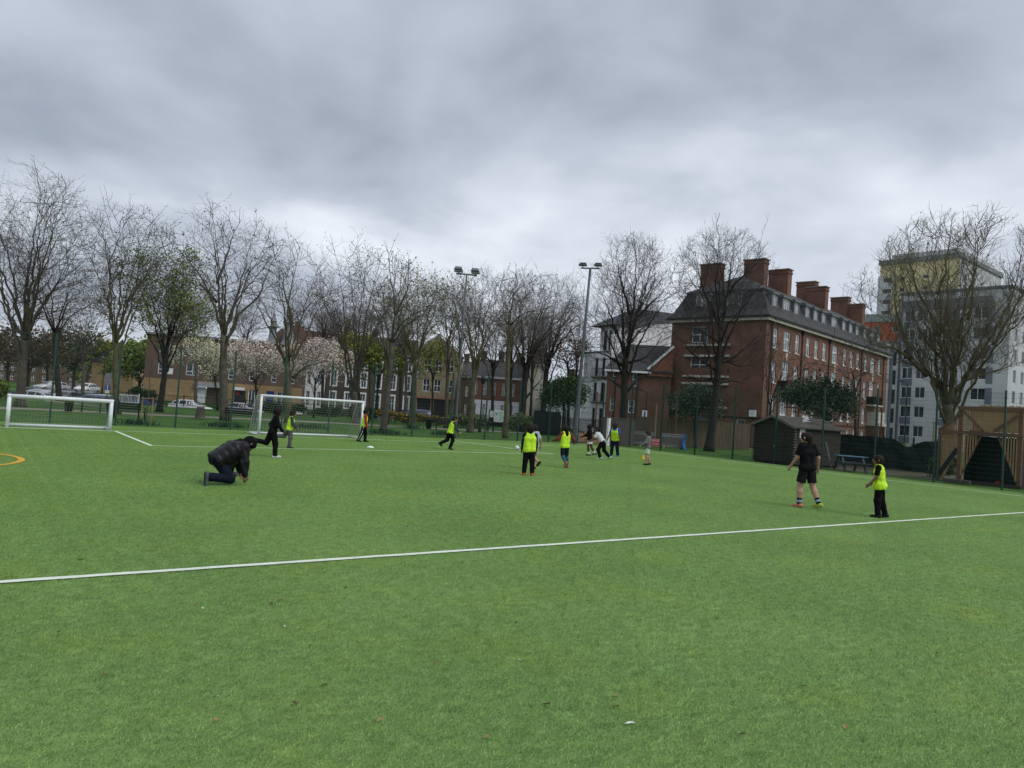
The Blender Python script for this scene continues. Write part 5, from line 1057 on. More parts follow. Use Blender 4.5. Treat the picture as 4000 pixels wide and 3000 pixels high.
t = thing('timber_sleeper', 'old timber sleeper lying in front of the play house steps', 'log', W(3690, 34.0), -math.pi/2+.1); b = MB(); b.box(0, 0, .0, 1.1, .24, .17); bevel(b.build('beam', WOODG, t), .02); b = MB(); b.box(.1, .26, 0, .9, .42, .10); bevel(b.build('offcut', WOODG, t), .015)
# bin store, railings, gate, woodchip
t = thing('bin_store', 'black hoarded bin store left of the railings', 'store', W(2090, 63), -YAW+.05)
for i in range(4): b = MB(); b.box(i*.56, 0, .03, i*.56+.54, .06, 1.95); bevel(b.build('panel', BLACK, t), .01)
b = MB(); b.box(0, .07, 0, 2.24, 1.2, 1.9); b.build('shell', BLACK, t); b = MB(); b.box(-.05, -.05, 1.952, 2.3, 1.25, 2.0); b.build('lid', BLACK, t)
def railing(label, pa, za, pb, zb_, h_, mat=BLACK, pitch=.12, gate=False, name='railing'):
    a, rz, w_ = face2(pa, za, pb, zb_); t = thing(name, label, 'gate' if gate else 'railing', a, rz); n = int(w_/pitch)
    b = MB()
    for i in range(n+1): x = i*w_/n; b.box(x-.011, -.011, .1, x+.011, .011, h_)
    o = b.build('bars', mat, t); o['kind'] = 'stuff'
    for z_ in (.14, h_-.12): b = MB(); b.box(0, -.02, z_, w_, .02, z_+.04); b.build('rail', mat, t)
    k = max(1, int(w_/2.4))
    for i in range(k+1): b = MB(); x = i*w_/k; b.box(x-.035, -.035, 0, x+.035, .035, h_+.08); b.build('post', mat, t)
    if gate: b = MB(); b.beam((.05, .03, h_-.1), (w_-.05, .03, .2), .04, .03); b.build('brace', mat, t)
railing('black railings left of the park gate', 2192, 61, 2222, 60.6, 1.65)
railing('black park gate with a diagonal brace', 2223, 60.5, 2262, 59, 1.6, gate=True, name='park_gate')
railing('black railings right of the park gate before the white rendered block', 2263, 58.8, 2362, 56, 1.6)
railing('long black street railings before the brown brick block', 470, 67.6, 1190, 73, 1.1)
railing('long black street railings beyond the flowering bushes', 1192, 73.1, 2086, 78, 1.15)
railing('white picket railings right of the road sign', 462, 66.4, 548, 66.8, .9, WHITE)
t = thing('woodchip_heap', 'heap of brown woodchip at the foot of the thick mast', 'heap', W(2285, 53), -YAW); rng = random.Random(5); V = []; Fs = []; n = 26
for i in range(n+1):
    for j in range(n+1):
        x = (i/n-.5)*3.0; y = (j/n-.5)*2.2; r_ = (x/1.5)**2+(y/1.1)**2; V.append((x, y, max(-.04, .62*(1-r_)*(1+.25*math.sin(x*4)*math.cos(y*5))+rng.gauss(0, .035))))
for i in range(n):
    for j in range(n): q = i*(n+1)+j; Fs.append((q, q+1, q+n+2, q+n+1))
CHIP = M('woodchip', (.10, .062, .035), .95, 0, 12, col2=(.24, .16, .10), bump=.8, bscale=60)
link('mound', np_mesh('mound', V, Fs, CHIP), t)
pts = [Vector((rng.gauss(0, .6), rng.gauss(0, .45), 0)) for _ in range(500)]
pts = [p+Vector((0, 0, max(0, .6*(1-(p.x/1.5)**2-(p.y/1.1)**2))+.02)) for p in pts]; V, Fs = leafquads(pts, .09, rng); o = link('chips', np_mesh('chips', V, Fs, CHIP), t); o['kind'] = 'stuff'
# ------------------------------------------------------------------ park furniture
def bench(label, px, z, rz, wd=1.8):
    t = thing('park_bench', label, 'bench', W(px, z), rz, 'park benches'); mt = M('bench_black', (.020, .019, .018), .6, .2, 3)
    for i in range(4): b = MB(); b.box(-wd/2, -.2+i*.12, .42, wd/2, -.2+i*.12+.1, .45); b.build('seat_slat', mt, t)
    for i in range(3): b = MB(); b.box(-wd/2, .30+i*.03, .52+i*.13, wd/2, .33+i*.03, .62+i*.13); b.build('back_slat', mt, t)
    for x in (-wd/2+.12, wd/2-.12):
        b = MB(); b.beam((x, -.2, .42), (x, -.25, 0), .06, .06); b.build('leg', mt, t); b = MB(); b.beam((x, .4, .9), (x, .28, 0), .06, .06); b.build('leg', mt, t)
        b = MB(); b.tube([(x, .34, .66), (x, .05, .68), (x, -.2, .66), (x, -.24, .45)], .025, 6); b.build('arm', mt, t)
bench('black park bench right of the small goal beside the staked sapling', 506, 39.5, -YAW+math.pi-.1, 2.0)
bench('black park bench left of the big goal behind the crooked tree', 950, 44.5, -YAW+math.pi+.08)
bench('black park bench behind the boy running left of the slim mast foot', 1752, 54.5, -YAW+.05)
def knee(label, pa, za, pb, zb_, h_=.72):
    a, rz, w_ = face2(pa, za, pb, zb_); t = thing('knee_rail', label, 'rail', a, rz); b = MB(); b.box(0, -.05, h_, w_, .05, h_+.09); b.build('top_rail', MT['bench_black'], t)
    k = max(2, int(w_/1.6))
    pm = MB().box(-.05, -.05, 0, .05, .05, h_).mesh('post', MT['bench_black'])
    for i in range(k+1): link('post', pm, t, (i*w_/k, 0, 0))
knee('low dark knee rail in front of the flowering bushes', 1445, 60, 1985, 60.5)
knee('low dark knee rail seen through the small goal net', 330, 44.5, 470, 45.5, .8)
def bin_(label, px, z):
    t = thing('litter_bin', label, 'bin', W(px, z), 0, 'park litter bins'); b = MB(); mt = M('bin_dark', (.022, .024, .022), .6, .25, 3)
    b.lathe([(.2, .02), (.25, .68), (.27, .7), (.27, .74)], 14); b.build('body', mt, t, True); b = MB(); b.lathe([(.26, .741), (.22, .78), (.1, .81)], 14); b.build('rim', mt, t, True)
    b = MB(); b.lathe([(.23, 0), (.21, .02)], 14); b.build('base', mt, t)
bin_('dark litter bin beside the path left of the bench near the slim mast', 1681, 57); bin_('dark litter bin seen through the small goal net', 279, 44)
t = thing('tree_stump', 'short cut tree stump on the path left of the crooked tree', 'stump', W(791, 46.5), .3); b = MB(); rng = random.Random(9); pr = []
for r_, z_ in ((.36, -.03), (.28, .1), (.24, .35), (.23, .6), (.22, .72)): pr.append((r_, z_))
b.lathe(pr, 12, sx=1.1); b.build('trunk', BARK['grey'], t); b = MB(); b.lathe([(.215, .721), (.20, .735)], 12, sx=1.1); b.build('cut_top', M('cut_wood', (.20, .14, .085), .9, .2, 5), t)
t = thing('staked_sapling', 'young sapling tied between two wooden stakes right of the small goal', 'sapling', W(583, 37.5), -YAW)
for x in (-.26, .26): b = MB(); b.tube([(x, 0, 0), (x, 0, 1.28)], .035, 7); b.build('stake', WOODY, t)
b = MB(); b.beam((-.3, -.04, 1.2), (.3, -.04, 1.24), .03, .06); b.build('tie_bar', WOODY, t); b = MB(); b.tube([(0, 0, 0), (.02, 0, 1.2), (0, 0, 2.4), (.05, 0, 3.1)], [.03, .026, .018, .006], 7); b.build('stem', BARK['grey'], t)
segs = []; rng = random.Random(3)
for i in range(26):
    z_ = rng.uniform(1.4, 3.0); a_ = rng.uniform(0, 6.3); p_ = Vector((.0, 0, z_)); q_ = p_+Vector((math.cos(a_)*.4, math.sin(a_)*.4, rng.uniform(.2, .5))); segs.append((p_, q_, .008, .004))
V, Fs = prisms(segs); link('twigs', np_mesh('twigs', V, Fs, TW['grey']), t)
# notice boards
t = thing('notice_board', 'white framed park map board behind the pale trunk', 'notice board', W(1932, 58), -YAW)
b = MB(); b.box(0, 0, .9, .74, .05, 1.78); b.build('frame', WHITE, t); b = MB(); b.box(.05, -.01, .95, .36, -.002, 1.73); b.build('text_sheet', M('printed_sheet', (.45, .47, .47), .6, 0, 9, col2=(.62, .64, .64)), t)
b = MB(); b.box(.38, -.01, .95, .70, -.002, 1.73); b.build('map_sheet', M('printed_map', (.22, .42, .30), .6, 0, 5, col2=(.45, .58, .50)), t); b = MB(); b.box(.1, -.014, 1.45, .26, -.0105, 1.55); b.build('picture', BLACK, t)
for x in (.03, .71): b = MB(); b.box(x-.03, .01, 0, x+.03, .05, .899); b.build('leg', BLACK, t)
t = thing('notice_board', 'black framed park notice case left of the map board', 'notice board', W(1911, 58.4), -YAW); b = MB(); b.box(0, 0, .9, .42, .07, 1.8); b.build('case', BLACK, t); b = MB(); b.box(.08, -.01, 1.2, .38, -.002, 1.72); b.build('paper', MT['printed_sheet'], t)
for x in (.04, .38): b = MB(); b.box(x-.03, .01, 0, x+.03, .05, .899); b.build('leg', BLACK, t)
# lamps and road signs
def lamp(label, px, z, ytop, ornate, mat=BLACK):
    g = W(px, z); h_ = HT(px, ytop, z); t = thing('lamp_post', label, 'lamp post', g); b = MB(); r_ = .07
    b.lathe([(r_*2, 0), (r_*2, .1), (r_*1.5, .25), (r_*1.4, 1.0), (r_*.9, 1.1), (r_*.6, h_-.5), (r_*.6, h_-.45)], 10); b.build('column', mat, t, True)
    if ornate:
        b = MB(); b.lathe([(.06, h_-.45), (.12, h_-.4), (.22, h_-.05), (.26, h_-.02), (.16, h_+.12), (.03, h_+.3)], 8); b.build('lantern', mat, t); b = MB(); b.beam((-.25, 0, h_-.62), (.25, 0, h_-.62), .03, .03); b.build('ladder_bar', mat, t)
    else:
        b = MB(); b.beam((0, 0, h_-.45), (-.9, 0, h_-.3), .05, .05); b.build('arm', mat, t); b = MB(); b.box(-1.4, -.12, h_-.34, -.85, .12, h_-.22); b.build('lantern', mat, t)
lamp('black park lamp post right of the slim floodlight mast', 1880, 57, 1478, True)
lamp('dark street lamp post beside the side road at the left', 402, 84, 1325, False)
lamp('dark street lamp in front of the grey flats', 3534, 70, 1480, False)
lamp('dark street lamp in front of the brick annex', 2522, 64, 1512, False)
def sign(label, px, z, w_, y0, y1, face, grp=None):
    g = W(px, z); t = thing('road_sign', label, 'sign', g, -YAW); zt1, zt0 = HT(px, y0, z), HT(px, y1, z); b = MB(); b.tube([(0, 0.03, 0), (0, .03, zt1)], .04, 8); b.build('pole', GALV, t)
    b = MB(); b.box(-w_/2, -.02, zt0, w_/2, -.008, zt1); b.build('plate', face, t); return t, zt0
BS = M('blue_sign', (.02, .06, .38), .5, .08, 3); GS = M('grey_sign_back', (.20, .22, .26), .6, .08, 3)
t, zz_ = sign('tall grey road sign with a blue plate below, left of the tall forked tree', 423, 66, .5, 1457, 1503, GS)
b = MB(); b.box(-.21, -.022, zz_-.48, .21, -.009, zz_-.03); b.build('blue_plate', BS, t); b = MB(); b.box(-.03, -.026, zz_-.44, .03, -.0222, zz_-.12); b.box(-.1, -.026, zz_-.14, .1, -.0222, zz_-.08); b.build('symbol', WHITE, t); b = MB(); b.box(-.2, -.022, zz_-.75, .2, -.009, zz_-.5); b.build('white_plate', WHITE, t)
t, zz_ = sign('small blue and white road sign at the left edge', 14, 66, .4, 1480, 1500, BS); b = MB(); b.box(-.18, -.022, zz_-.3, .18, -.009, zz_-.02); b.build('white_plate', WHITE, t)
t, zz_ = sign('blue and white parking sign before the brick annex', 2517, 63.5, .42, 1603, 1629, WHITE); b = MB(); b.box(-.07, -.026, zz_, .07, -.0215, zz_+.5); b.build('blue_band', BS, t)
# ------------------------------------------------------------------ ball, cones, litter
t = thing('football', 'white football with black patches on the pitch left of the central players', 'ball', G(2019, 1759)+Vector((0, 0, .115)))
import bmesh
bm = bmesh.new(); bmesh.ops.create_uvsphere(bm, u_segments=24, v_segments=14, radius=.115); me = bpy.data.meshes.new('panel_shell'); bm.to_mesh(me); bm.free()
me.polygons.foreach_set('use_smooth', [True]*len(me.polygons)); me.materials.append(M('ball_skin', (.68, .69, .70), .4, .05, 3)); o = link('panel_shell', me, t)
for v in ((0, -1, -.45), (.8, -.5, .2), (-.75, -.6, .3), (-.3, .4, .9), (.4, .9, -.1), (.2, -.5, .9), (-.9, .3, -.2)):
    v = Vector(v).normalized(); x = v.cross(Vector((0, .3, 1))).normalized(); y = v.cross(x); b = MB()
    b.add([v*.1165]+[(v*.107+(x*math.cos(k*1.2566)+y*math.sin(k*1.2566))*.043).normalized()*.1162 for k in range(5)], [(0, 1+k, 1+(k+1) % 5) for k in range(5)]); b.build('black_patch', BLACK, t)
t = thing('marker_cone', 'yellow marker cone behind the boy in the grey hoodie', 'cone', G(2511, 1793), .3); YP = MT['yellow_plastic']; b = MB(); b.lathe([(.12, 0), (.11, .03), (.05, .15), (.045, .19)], 14); b.build('cone_body', YP, t, True); b = MB(); b.box(-.13, -.13, 0, .13, .13, .012); b.build('cone_base', YP, t)
t = thing('marker_disc', 'white marker disc on the pitch in front of the big goal', 'marker', G(1447, 1749)); b = MB(); b.lathe([(.15, .003), (.14, .03), (.05, .07)], 14); b.build('dish', WHITE, t, True); b = MB(); b.lathe([(.152, 0), (.15, .006)], 14); b.build('rim', WHITE, t)
def leafmesh(sd, mat, s=.055):
    rng = random.Random(sd); b = MB(); v = []; n = 5
    for i in range(n+1):
        u = i/n; w_ = s*.45*math.sin(math.pi*min(1, u*.95+.03))**.8; zc = .012+.018*math.sin(u*3+sd)*rng.uniform(.5, 1)
        v += [(-w_, (u-.5)*s*1.6, zc+.012), (0, (u-.5)*s*1.6, zc), (w_, (u-.5)*s*1.6, zc+.010)]
    b.add(v, [(3*i+k, 3*i+k+1, 3*i+k+4, 3*i+k+3) for i in range(n) for k in (0, 1)]); return b.mesh('blade', mat)
lm = [leafmesh(1, LEAF['brown']), leafmesh(2, M('tan_leaf', (.30, .19, .075), .8, .2, 20)), leafmesh(3, M('dark_leaf', (.045, .022, .014), .8, .2, 20)), leafmesh(4, M('pale_scrap', (.55, .57, .55), .7, .1, 20), .035)]
spots = [(1060, 2366, 0), (762, 2366, 1), (1212, 2530, 1), (1482, 2823, 1), (843, 2823, 1), (1150, 2760, 0), (1265, 2688, 0), (1094, 2350, 1), (792, 2384, 3), (1112, 2455, 3), (850, 2730, 3), (2335, 2524, 0), (2135, 2763, 0), (2405, 2725, 1), (2408, 2768, 1), (2030, 2586, 3), (2582, 2668, 1), (522, 1920, 2), (330, 2152, 2), (314, 2192, 2), (2016, 2437, 2), (1038, 1914, 2), (432, 2190, 3), (2800, 2420, 1), (3140, 2690, 0), (3420, 2290, 1), (3010, 2210, 3), (1700, 2600, 1), (1760, 2250, 3), (410, 2640, 1), (230, 2480, 0), (2650, 2240, 1), (3660, 2560, 0), (3300, 2850, 1), (2900, 2880, 0), (1900, 2890, 1), (600, 2560, 1), (1350, 2300, 2), (2210, 2330, 0), (3080, 1890, 2), (2260, 1960, 3), (1590, 2060, 2)]
rng = random.Random(12)
for px, py, k in spots:
    o = link('fallen_leaf' if k < 3 else 'paper_scrap', lm[k], None, G(px, py)+Vector((0, 0, .012)), rng.uniform(0, 6.28)); s = rng.uniform(.34, .6); o.scale = (s, s, s)
    tag(o, ('curled brown fallen leaf lying on the turf', 'curled tan fallen leaf lying on the turf', 'small dark fallen leaf lying on the turf', 'tiny pale paper scrap lying on the turf')[k], 'leaf' if k < 3 else 'litter', ('brown leaves on the pitch', 'tan leaves on the pitch', 'dark leaves on the pitch', 'pale scraps on the pitch')[k])
t = thing('feather', 'white feather lying on the near turf', 'feather', G(2443, 2838)+Vector((0, 0, .014)), AZ(70)); t.scale = (.5, .5, .5); b = MB(); v = []
for i in range(9): u = i/8; w_ = .02*math.sin(math.pi*u)**.6+.003; v += [(-w_, u*.13, .012+.012*math.sin(u*3)), (w_, u*.13, .010+.014*math.sin(u*3))]
b.add(v, [(2*i, 2*i+1, 2*i+3, 2*i+2) for i in range(8)]); b.build('vane', WHITE, t); b = MB(); b.tube([(0, -.02, .012), (0, .07, .03), (0, .13, .016)], .0022, 5); b.build('quill', WHITE, t)
# ------------------------------------------------------------------ cars
TYRE = M('tyre', (.012, .012, .012), .8, .2, 5); RIM = M('wheel_rim', (.30, .31, .33), .35, .1, 3, metal=.5); CGL = M('car_glass', (.012, .015, .018), .06, .2, 1, spec=.7)
HLG = M('headlight_glass', (.55, .57, .58), .1, .05, 3); TLG = M('tail_light', (.30, .01, .01), .3, .1, 3)
def car(label, px, z, rel, col, van=False, lit=False):
    key = 'paint_%.3f_%.3f_%.3f' % col; pm = M(key, col, .3, .05, 2, coat=.5, spec=.5)
    t = thing('van' if van else 'car', label, 'van' if van else 'car', W(px, z)+Vector((0, 0, -.85 if z < 91 else -.02)), AZ(rel), 'cars on the streets beyond the park')
    if van: st = [(-2.4, .86, .45, 1.0, 1.85, .74), (-2.3, .92, .36, 1.1, 1.95, .78), (-1.0, .95, .34, 1.1, 2.0, .80), (.6, .95, .34, 1.1, 2.0, .80), (1.1, .95, .34, 1.1, 1.9, .77), (1.75, .93, .34, 1.05, 1.12, .72), (2.3, .88, .34, .88, .95, .72), (2.42, .75, .4, .72, .76, .6)]
    else: st = [(-2.1, .72, .45, .82, .86, .62), (-2.0, .82, .34, .92, 1.0, .66), (-1.55, .86, .3, .95, 1.28, .6), (-.9, .88, .28, .94, 1.45, .58), (-.1, .88, .28, .93, 1.47, .58), (.45, .88, .28, .92, 1.38, .58), (1.1, .87, .28, .90, .98, .66), (1.75, .84, .3, .78, .84, .66), (2.08, .76, .36, .64, .70, .6), (2.14, .66, .42, .56, .6, .5)]
    V = []; Fs = []
    for y, hw, zl, zb2, zr2, rw in st: V += [(-hw*.92, y, zl), (-hw, y, zl+.18), (-hw*.98, y, zb2), (-rw, y, zr2-.03), (-rw*.8, y, zr2), (rw*.8, y, zr2), (rw, y, zr2-.03), (hw*.98, y, zb2), (hw, y, zl+.18), (hw*.92, y, zl)]
    m = len(st)
    for i in range(m-1):
        for k in range(10): Fs.append((10*i+k, 10*i+(k+1) % 10, 10*i+10+(k+1) % 10, 10*i+10+k))
    b = MB(); b.add(V, Fs+[tuple(range(10)), tuple(range(10*m-1, 10*m-11, -1))]); b.build('body', pm, t, True)
    g = MB()
    for s in (0, 1):
        for i in range(m-1):
            (ya, ha, _, ba, ra_, wa), (yb, hb, _, bb, rb_, wb) = st[i], st[i+1]
            if ra_-ba > .2 or rb_-bb > .2:
                if van and i < 3: continue
                sg = -1 if s == 0 else 1; f_ = lambda y, h0, z0, w0, z1, q: ((h0*.98+(w0-h0*.98)*q)*sg+.012*sg, y, z0+(z1-.03-z0)*q)
                g.add([f_(ya+.05, ha, ba, wa, ra_, .12), f_(yb-.05, hb, bb, wb, rb_, .12), f_(yb-.05, hb, bb, wb, rb_, .86), f_(ya+.05, ha, ba, wa, ra_, .86)], [(0, 1, 2, 3)])
    g.build('side_glass', CGL, t)
    i0 = (4 if van else 5); (ya, ha, _, ba, ra_, wa), (yb, hb, _, bb, rb_, wb) = st[i0], st[i0+1]; n_ = Vector((0, .3, .25)).normalized()*.015
    b = MB(); b.add([Vector((-wa*.85, ya+.06, ra_-.03))+n_, Vector((wa*.85, ya+.06, ra_-.03))+n_, Vector((wb*.95, yb-.06, rb_+.03))+n_, Vector((-wb*.95, yb-.06, rb_+.03))+n_], [(0, 1, 2, 3)]); b.build('windscreen', CGL, t)
    j = 0 if van else 1; (ya, ha, _, ba, ra_, wa), (yb, hb, _, bb, rb_, wb) = st[j], st[j+1]
    b = MB(); b.add([Vector((-wa*.85, ya-.02, ra_*.99-.02)), Vector((wa*.85, ya-.02, ra_*.99-.02)), Vector((wb*.8, yb-.03, rb_)), Vector((-wb*.8, yb-.03, rb_))], [(0, 1, 2, 3)]); b.build('rear_window', CGL, t)
    for y in (-1.3, 1.32):
        for s in (-1, 1):
            b = MB(); q = .3; b.tube([(s*.70, y, .3), (s*.885, y, .3)], .31, 16); o = b.build('wheel', TYRE, t); b = MB(); b.tube([(s*.80, y, .3), (s*.895, y, .3)], .19, 12); b.build('rim', RIM, o)
    fr = st[-2]
    for s in (-1, 1):
        b = MB(); b.box(s*fr[1]*.72-.15, fr[0]-.06, fr[3]-.12, s*fr[1]*.72+.15, fr[0]+.05, fr[3]+.02); b.build('headlight', HL if lit else HLG, t)
        b = MB(); b.box(s*.68-.1, st[0][0]-.03, .72, s*.68+.1, st[0][0]+.08, .86); b.build('tail_light', TLG, t)
    b = MB(); b.box(-.26, st[-1][0]-.02, .42, .26, st[-1][0]+.02, .53); b.build('number_plate', WHITE, t)
HL = bpy.data.materials.new('lit_headlight'); HL.use_nodes = True; hb = HL.node_tree.nodes['Principled BSDF']; hb.inputs['Emission Color'].default_value = (1, .95, .8, 1); hb.inputs['Emission Strength'].default_value = 6
SILV, WHT, DBL, BLK, GRY = (.36, .37, .39), (.66, .67, .68), (.02, .035, .12), (.015, .015, .017), (.12, .125, .135)
for a_ in (('white saloon car parked before the tan brick wall left of the garage', 752, 76, 95, WHT), ('silver estate car parked right of the crooked tree trunk', 955, 80, 100, SILV), ('small white car seen through the big goal net', 1166, 82, 172, WHT),
           ('pale blue car parked behind the dark clipped bush', 1492, 88, 95, (.40, .45, .52)), ('black car parked right of the slim mast', 1806, 86, 90, BLK), ('dark blue car parked behind the white picket railings', 560, 78, 92, DBL),
           ('silver car at the left nearest the small goal crossbar', 132, 68, -84, SILV), ('pale grey car behind the nearest silver car', 150, 76, -84, (.42, .43, .45)), ('black car behind the broad tree at the left', 118, 86, -80, BLK), ('dark red grey car at the junction', 200, 80, -150, (.10, .03, .03)),
           ('pale grey car waiting far down the side road', 205, 98, -150, SILV), ('dark blue car parked on the right of the side road', 366, 67, 176, DBL), ('grey car behind the dark blue car on the side road', 352, 84, 177, GRY), ('white car third in the row on the side road', 343, 104, 178, WHT), ('red car farthest in the row on the side road', 340, 124, 178, (.42, .02, .02)), ('pale grey car under the road sign', 412, 72, 120, (.3, .32, .36))): car(*a_)
car('grey car driving up with its headlights on', 264, 78, 176, GRY, False, True)
car('blue grey van parked behind the wider forsythia bush', 1616, 88, -92, (.10, .12, .19), True)
# ------------------------------------------------------------------ people: one continuous body mesh each, grown from a posed skeleton
def nets(f, org, h):
    s = f < 0; c = np.zeros(tuple(n-1 for n in f.shape), np.int8); nx, ny, nz = c.shape
    sl = lambda i, j, k: (slice(i, nx+i), slice(j, ny+j), slice(k, nz+k))
    for i in (0, 1):
        for j in (0, 1):
            for k in (0, 1): c += s[sl(i, j, k)]
    mix = (c > 0) & (c < 8); ii = np.argwhere(mix); idx = np.full(c.shape, -1, np.int64); idx[mix] = np.arange(len(ii))
    acc = np.zeros((len(ii), 3)); cnt = np.zeros(len(ii))
    for ax in range(3):
        o1, o2 = [a for a in range(3) if a != ax]
        for p in (0, 1):
            for q in (0, 1):
                a = ii.copy(); a[:, o1] += p; a[:, o2] += q; b = a.copy(); b[:, ax] += 1
                fa = f[tuple(a.T)]; fb = f[tuple(b.T)]; m = (fa < 0) != (fb < 0); t = np.where(m, fa/np.where(m, fa-fb, 1), 0)
                pt = np.zeros((len(ii), 3)); pt[:, o1] = p; pt[:, o2] = q; pt[:, ax] = t; acc += pt*m[:, None]; cnt += m
    V = (ii+acc/np.maximum(cnt, 1)[:, None])*h+org; Fs = []
    for ax in range(3):
        o1, o2 = [(1, 2), (2, 0), (0, 1)][ax]
        n = list(f.shape); a = [slice(1, -1)]*3; a[ax] = slice(0, n[ax]-1); b = list(a); b[ax] = slice(1, n[ax])
        sa, sb = s[tuple(a)], s[tuple(b)]; e_ = np.argwhere(sa != sb); 
        if not len(e_): continue
        g = e_.copy(); g[:, o1] += 1; g[:, o2] += 1; inn = sa[tuple(e_.T)]
        def cell(d1, d2): q = g.copy(); q[:, o1] += d1; q[:, o2] += d2; return idx[tuple(q.T)]
        Q = np.stack([cell(-1, -1), cell(0, -1), cell(0, 0), cell(-1, 0)], 1); Q[~inn] = Q[~inn][:, ::-1]; Fs.append(Q)
    Fs = np.concatenate(Fs); Fs = Fs[(Fs >= 0).all(1)]; return V, Fs
def sdf_mesh(name, prims, mat, h=.012, k=.03, cuts=(), sub=(), wr=0, wf=38, ridge=None, seed=0):
    A = np.array([[*p[0], *p[1]] for p in prims]); r_ = np.array([max(p[2], p[3]) for p in prims]); pad = r_.max()+.05
    lo = np.minimum(A[:, :3], A[:, 3:]).min(0)-pad; hi = np.maximum(A[:, :3], A[:, 3:]).max(0)+pad; n = np.ceil((hi-lo)/h).astype(int)+1
    f = np.full(n, .4, np.float32); ax = [lo[i]+h*np.arange(n[i]) for i in range(3)]
    for p in prims:
        a, b, ra, rb = np.array(p[0], float), np.array(p[1], float), p[2], p[3]; kk = p[4] if len(p) > 4 else k; m = max(ra, rb)+kk+2.5*h
        l_ = np.clip(((np.minimum(a, b)-m-lo)/h).astype(int), 0, n-1); u_ = np.clip(((np.maximum(a, b)+m-lo)/h).astype(int)+2, 1, n)
        X = np.stack(np.meshgrid(*[ax[i][l_[i]:u_[i]] for i in range(3)], indexing='ij'), -1); ab = b-a; t = np.clip(((X-a)@ab)/max(ab@ab, 1e-9), 0, 1)
        d = np.linalg.norm(X-a-t[..., None]*ab, axis=-1)-(ra+(rb-ra)*t)
        if len(p) > 5:
            ln = np.linalg.norm(ab); tu = ((X-a)@ab)/(ln*ln); ra_ = np.linalg.norm(X-a-tu[..., None]*ab, axis=-1)-(ra+(rb-ra)*np.clip(tu, 0, 1)); d = np.where(tu > .5, np.maximum(ra_, (tu-1)*ln), d)
        s_ = tuple(slice(l_[i], u_[i]) for i in range(3)); o = f[s_]
        hh = np.maximum(kk-np.abs(o-d), 0)/kk; f[s_] = np.minimum(o, d)-hh*hh*kk*.25
    X = np.stack(np.meshgrid(*ax, indexing='ij'), -1)
    if wr:
        q = X*wf; f += wr*(np.sin(q[..., 0]*1.1+1.7*np.sin(q[..., 2]*.6+seed))*np.sin(q[..., 2]*.32+1.3*np.sin(q[..., 1]*.8)+seed*2)+.6*np.sin(q[..., 1]*1.3+q[..., 2]*.45+seed))
    if ridge is not None:
        o, d, per, am = ridge; u = ((X-np.array(o))@np.array(d))/per; f += am*(1-np.abs(np.sin(math.pi*u))**.55)
    for c, d, rad in sub: f = np.maximum(f, -(np.linalg.norm((X-np.array(c))/np.array(d), axis=-1)-1)*min(d)) if rad is None else np.maximum(f, rad-np.linalg.norm(X-np.array(c), axis=-1))
    for pt, nrm in cuts: f = np.maximum(f, (X-np.array(pt))@np.array(nrm))
    f[0] = f[-1] = .1; f[:, 0] = f[:, -1] = .1; f[:, :, 0] = f[:, :, -1] = .1
    V, Fs = nets(f, lo, h); return np_mesh(name, V, Fs, mat, True)
def D(a): a = R(a); return Vector((0, math.sin(a), -math.cos(a)))
BIB = M('neon_bib', (.50, .78, .03), .7, .10, 6, bump=.2, bscale=30)
SK = {'dark': M('skin_deep', (.070, .035, .022), .55, .1, 8), 'mid': M('skin_brown', (.19, .10, .062), .55, .1, 8), 'light': M('skin_light', (.40, .24, .17), .55, .1, 8)}
HAIRM = M('hair_black', (.010, .008, .007), .8, .3, 40, bump=.8, bscale=90)
EYE_ = M('eye_dark', (.02, .015, .012), .2, .1, 4)
CL = {'soot': M('cloth_soot', (.014, .014, .016), .9, .25, 9, bump=.25, bscale=60, spec=.08), 'black': M('cloth_black', (.0075, .0075, .009), .9, .25, 9, bump=.25, bscale=60, spec=.08), 'navy': M('cloth_navy', (.010, .014, .028), .9, .2, 9, bump=.25, bscale=60, spec=.1), 'grey': M('cloth_grey', (.085, .085, .09), .9, .15, 9, bump=.25, bscale=60), 'dgrey': M('cloth_dark_grey', (.035, .04, .045), .9, .15, 9, bump=.25, bscale=60),
      'white': M('cloth_white', (.58, .58, .58), .85, .06, 9, bump=.25, bscale=60), 'lgrey': M('cloth_light_grey', (.33, .36, .40), .85, .08, 9, bump=.25, bscale=60), 'red': M('cloth_red', (.30, .016, .02), .85, .12, 9), 'blue': M('cloth_blue', (.012, .05, .36), .8, .12, 9), 'mint': M('cloth_mint', (.44, .58, .40), .85, .06, 9), 'hood': M('cloth_mauve_grey', (.15, .14, .15), .95, .14, 14, bump=.4, bscale=60),
      'puffer': M('puffer_black', (.008, .008, .010), .5, .2, 5, spec=.25), 'flame': M('sleeve_flame', (.03, .01, .008), .8, 0, 14, col2=(.34, .07, .02)), 'teal': M('cloth_teal', (.022, .075, .11), .8, .12, 9), 'stripe': M('sock_blue', (.20, .30, .42), .8, .1, 9)}
SHOE = {'black': M('shoe_black', (.012, .012, .012), .6, .2, 9), 'orange': M('shoe_orange', (.50, .075, .02), .5, .1, 9), 'white': M('shoe_white', (.55, .56, .57), .5, .08, 9), 'blue': M('shoe_blue', (.015, .11, .40), .5, .1, 9), 'greyb': M('shoe_grey', (.075, .085, .085), .7, .15, 9), 'coral': M('shoe_coral', (.52, .16, .10), .5, .1, 9), 'lime': M('shoe_lime', (.36, .48, .04), .5, .1, 9)}
SOLE = M('shoe_sole', (.35, .34, .33), .8, .15, 9); SOLED = M('shoe_sole_dark', (.03, .035, .035), .8, .15, 9)
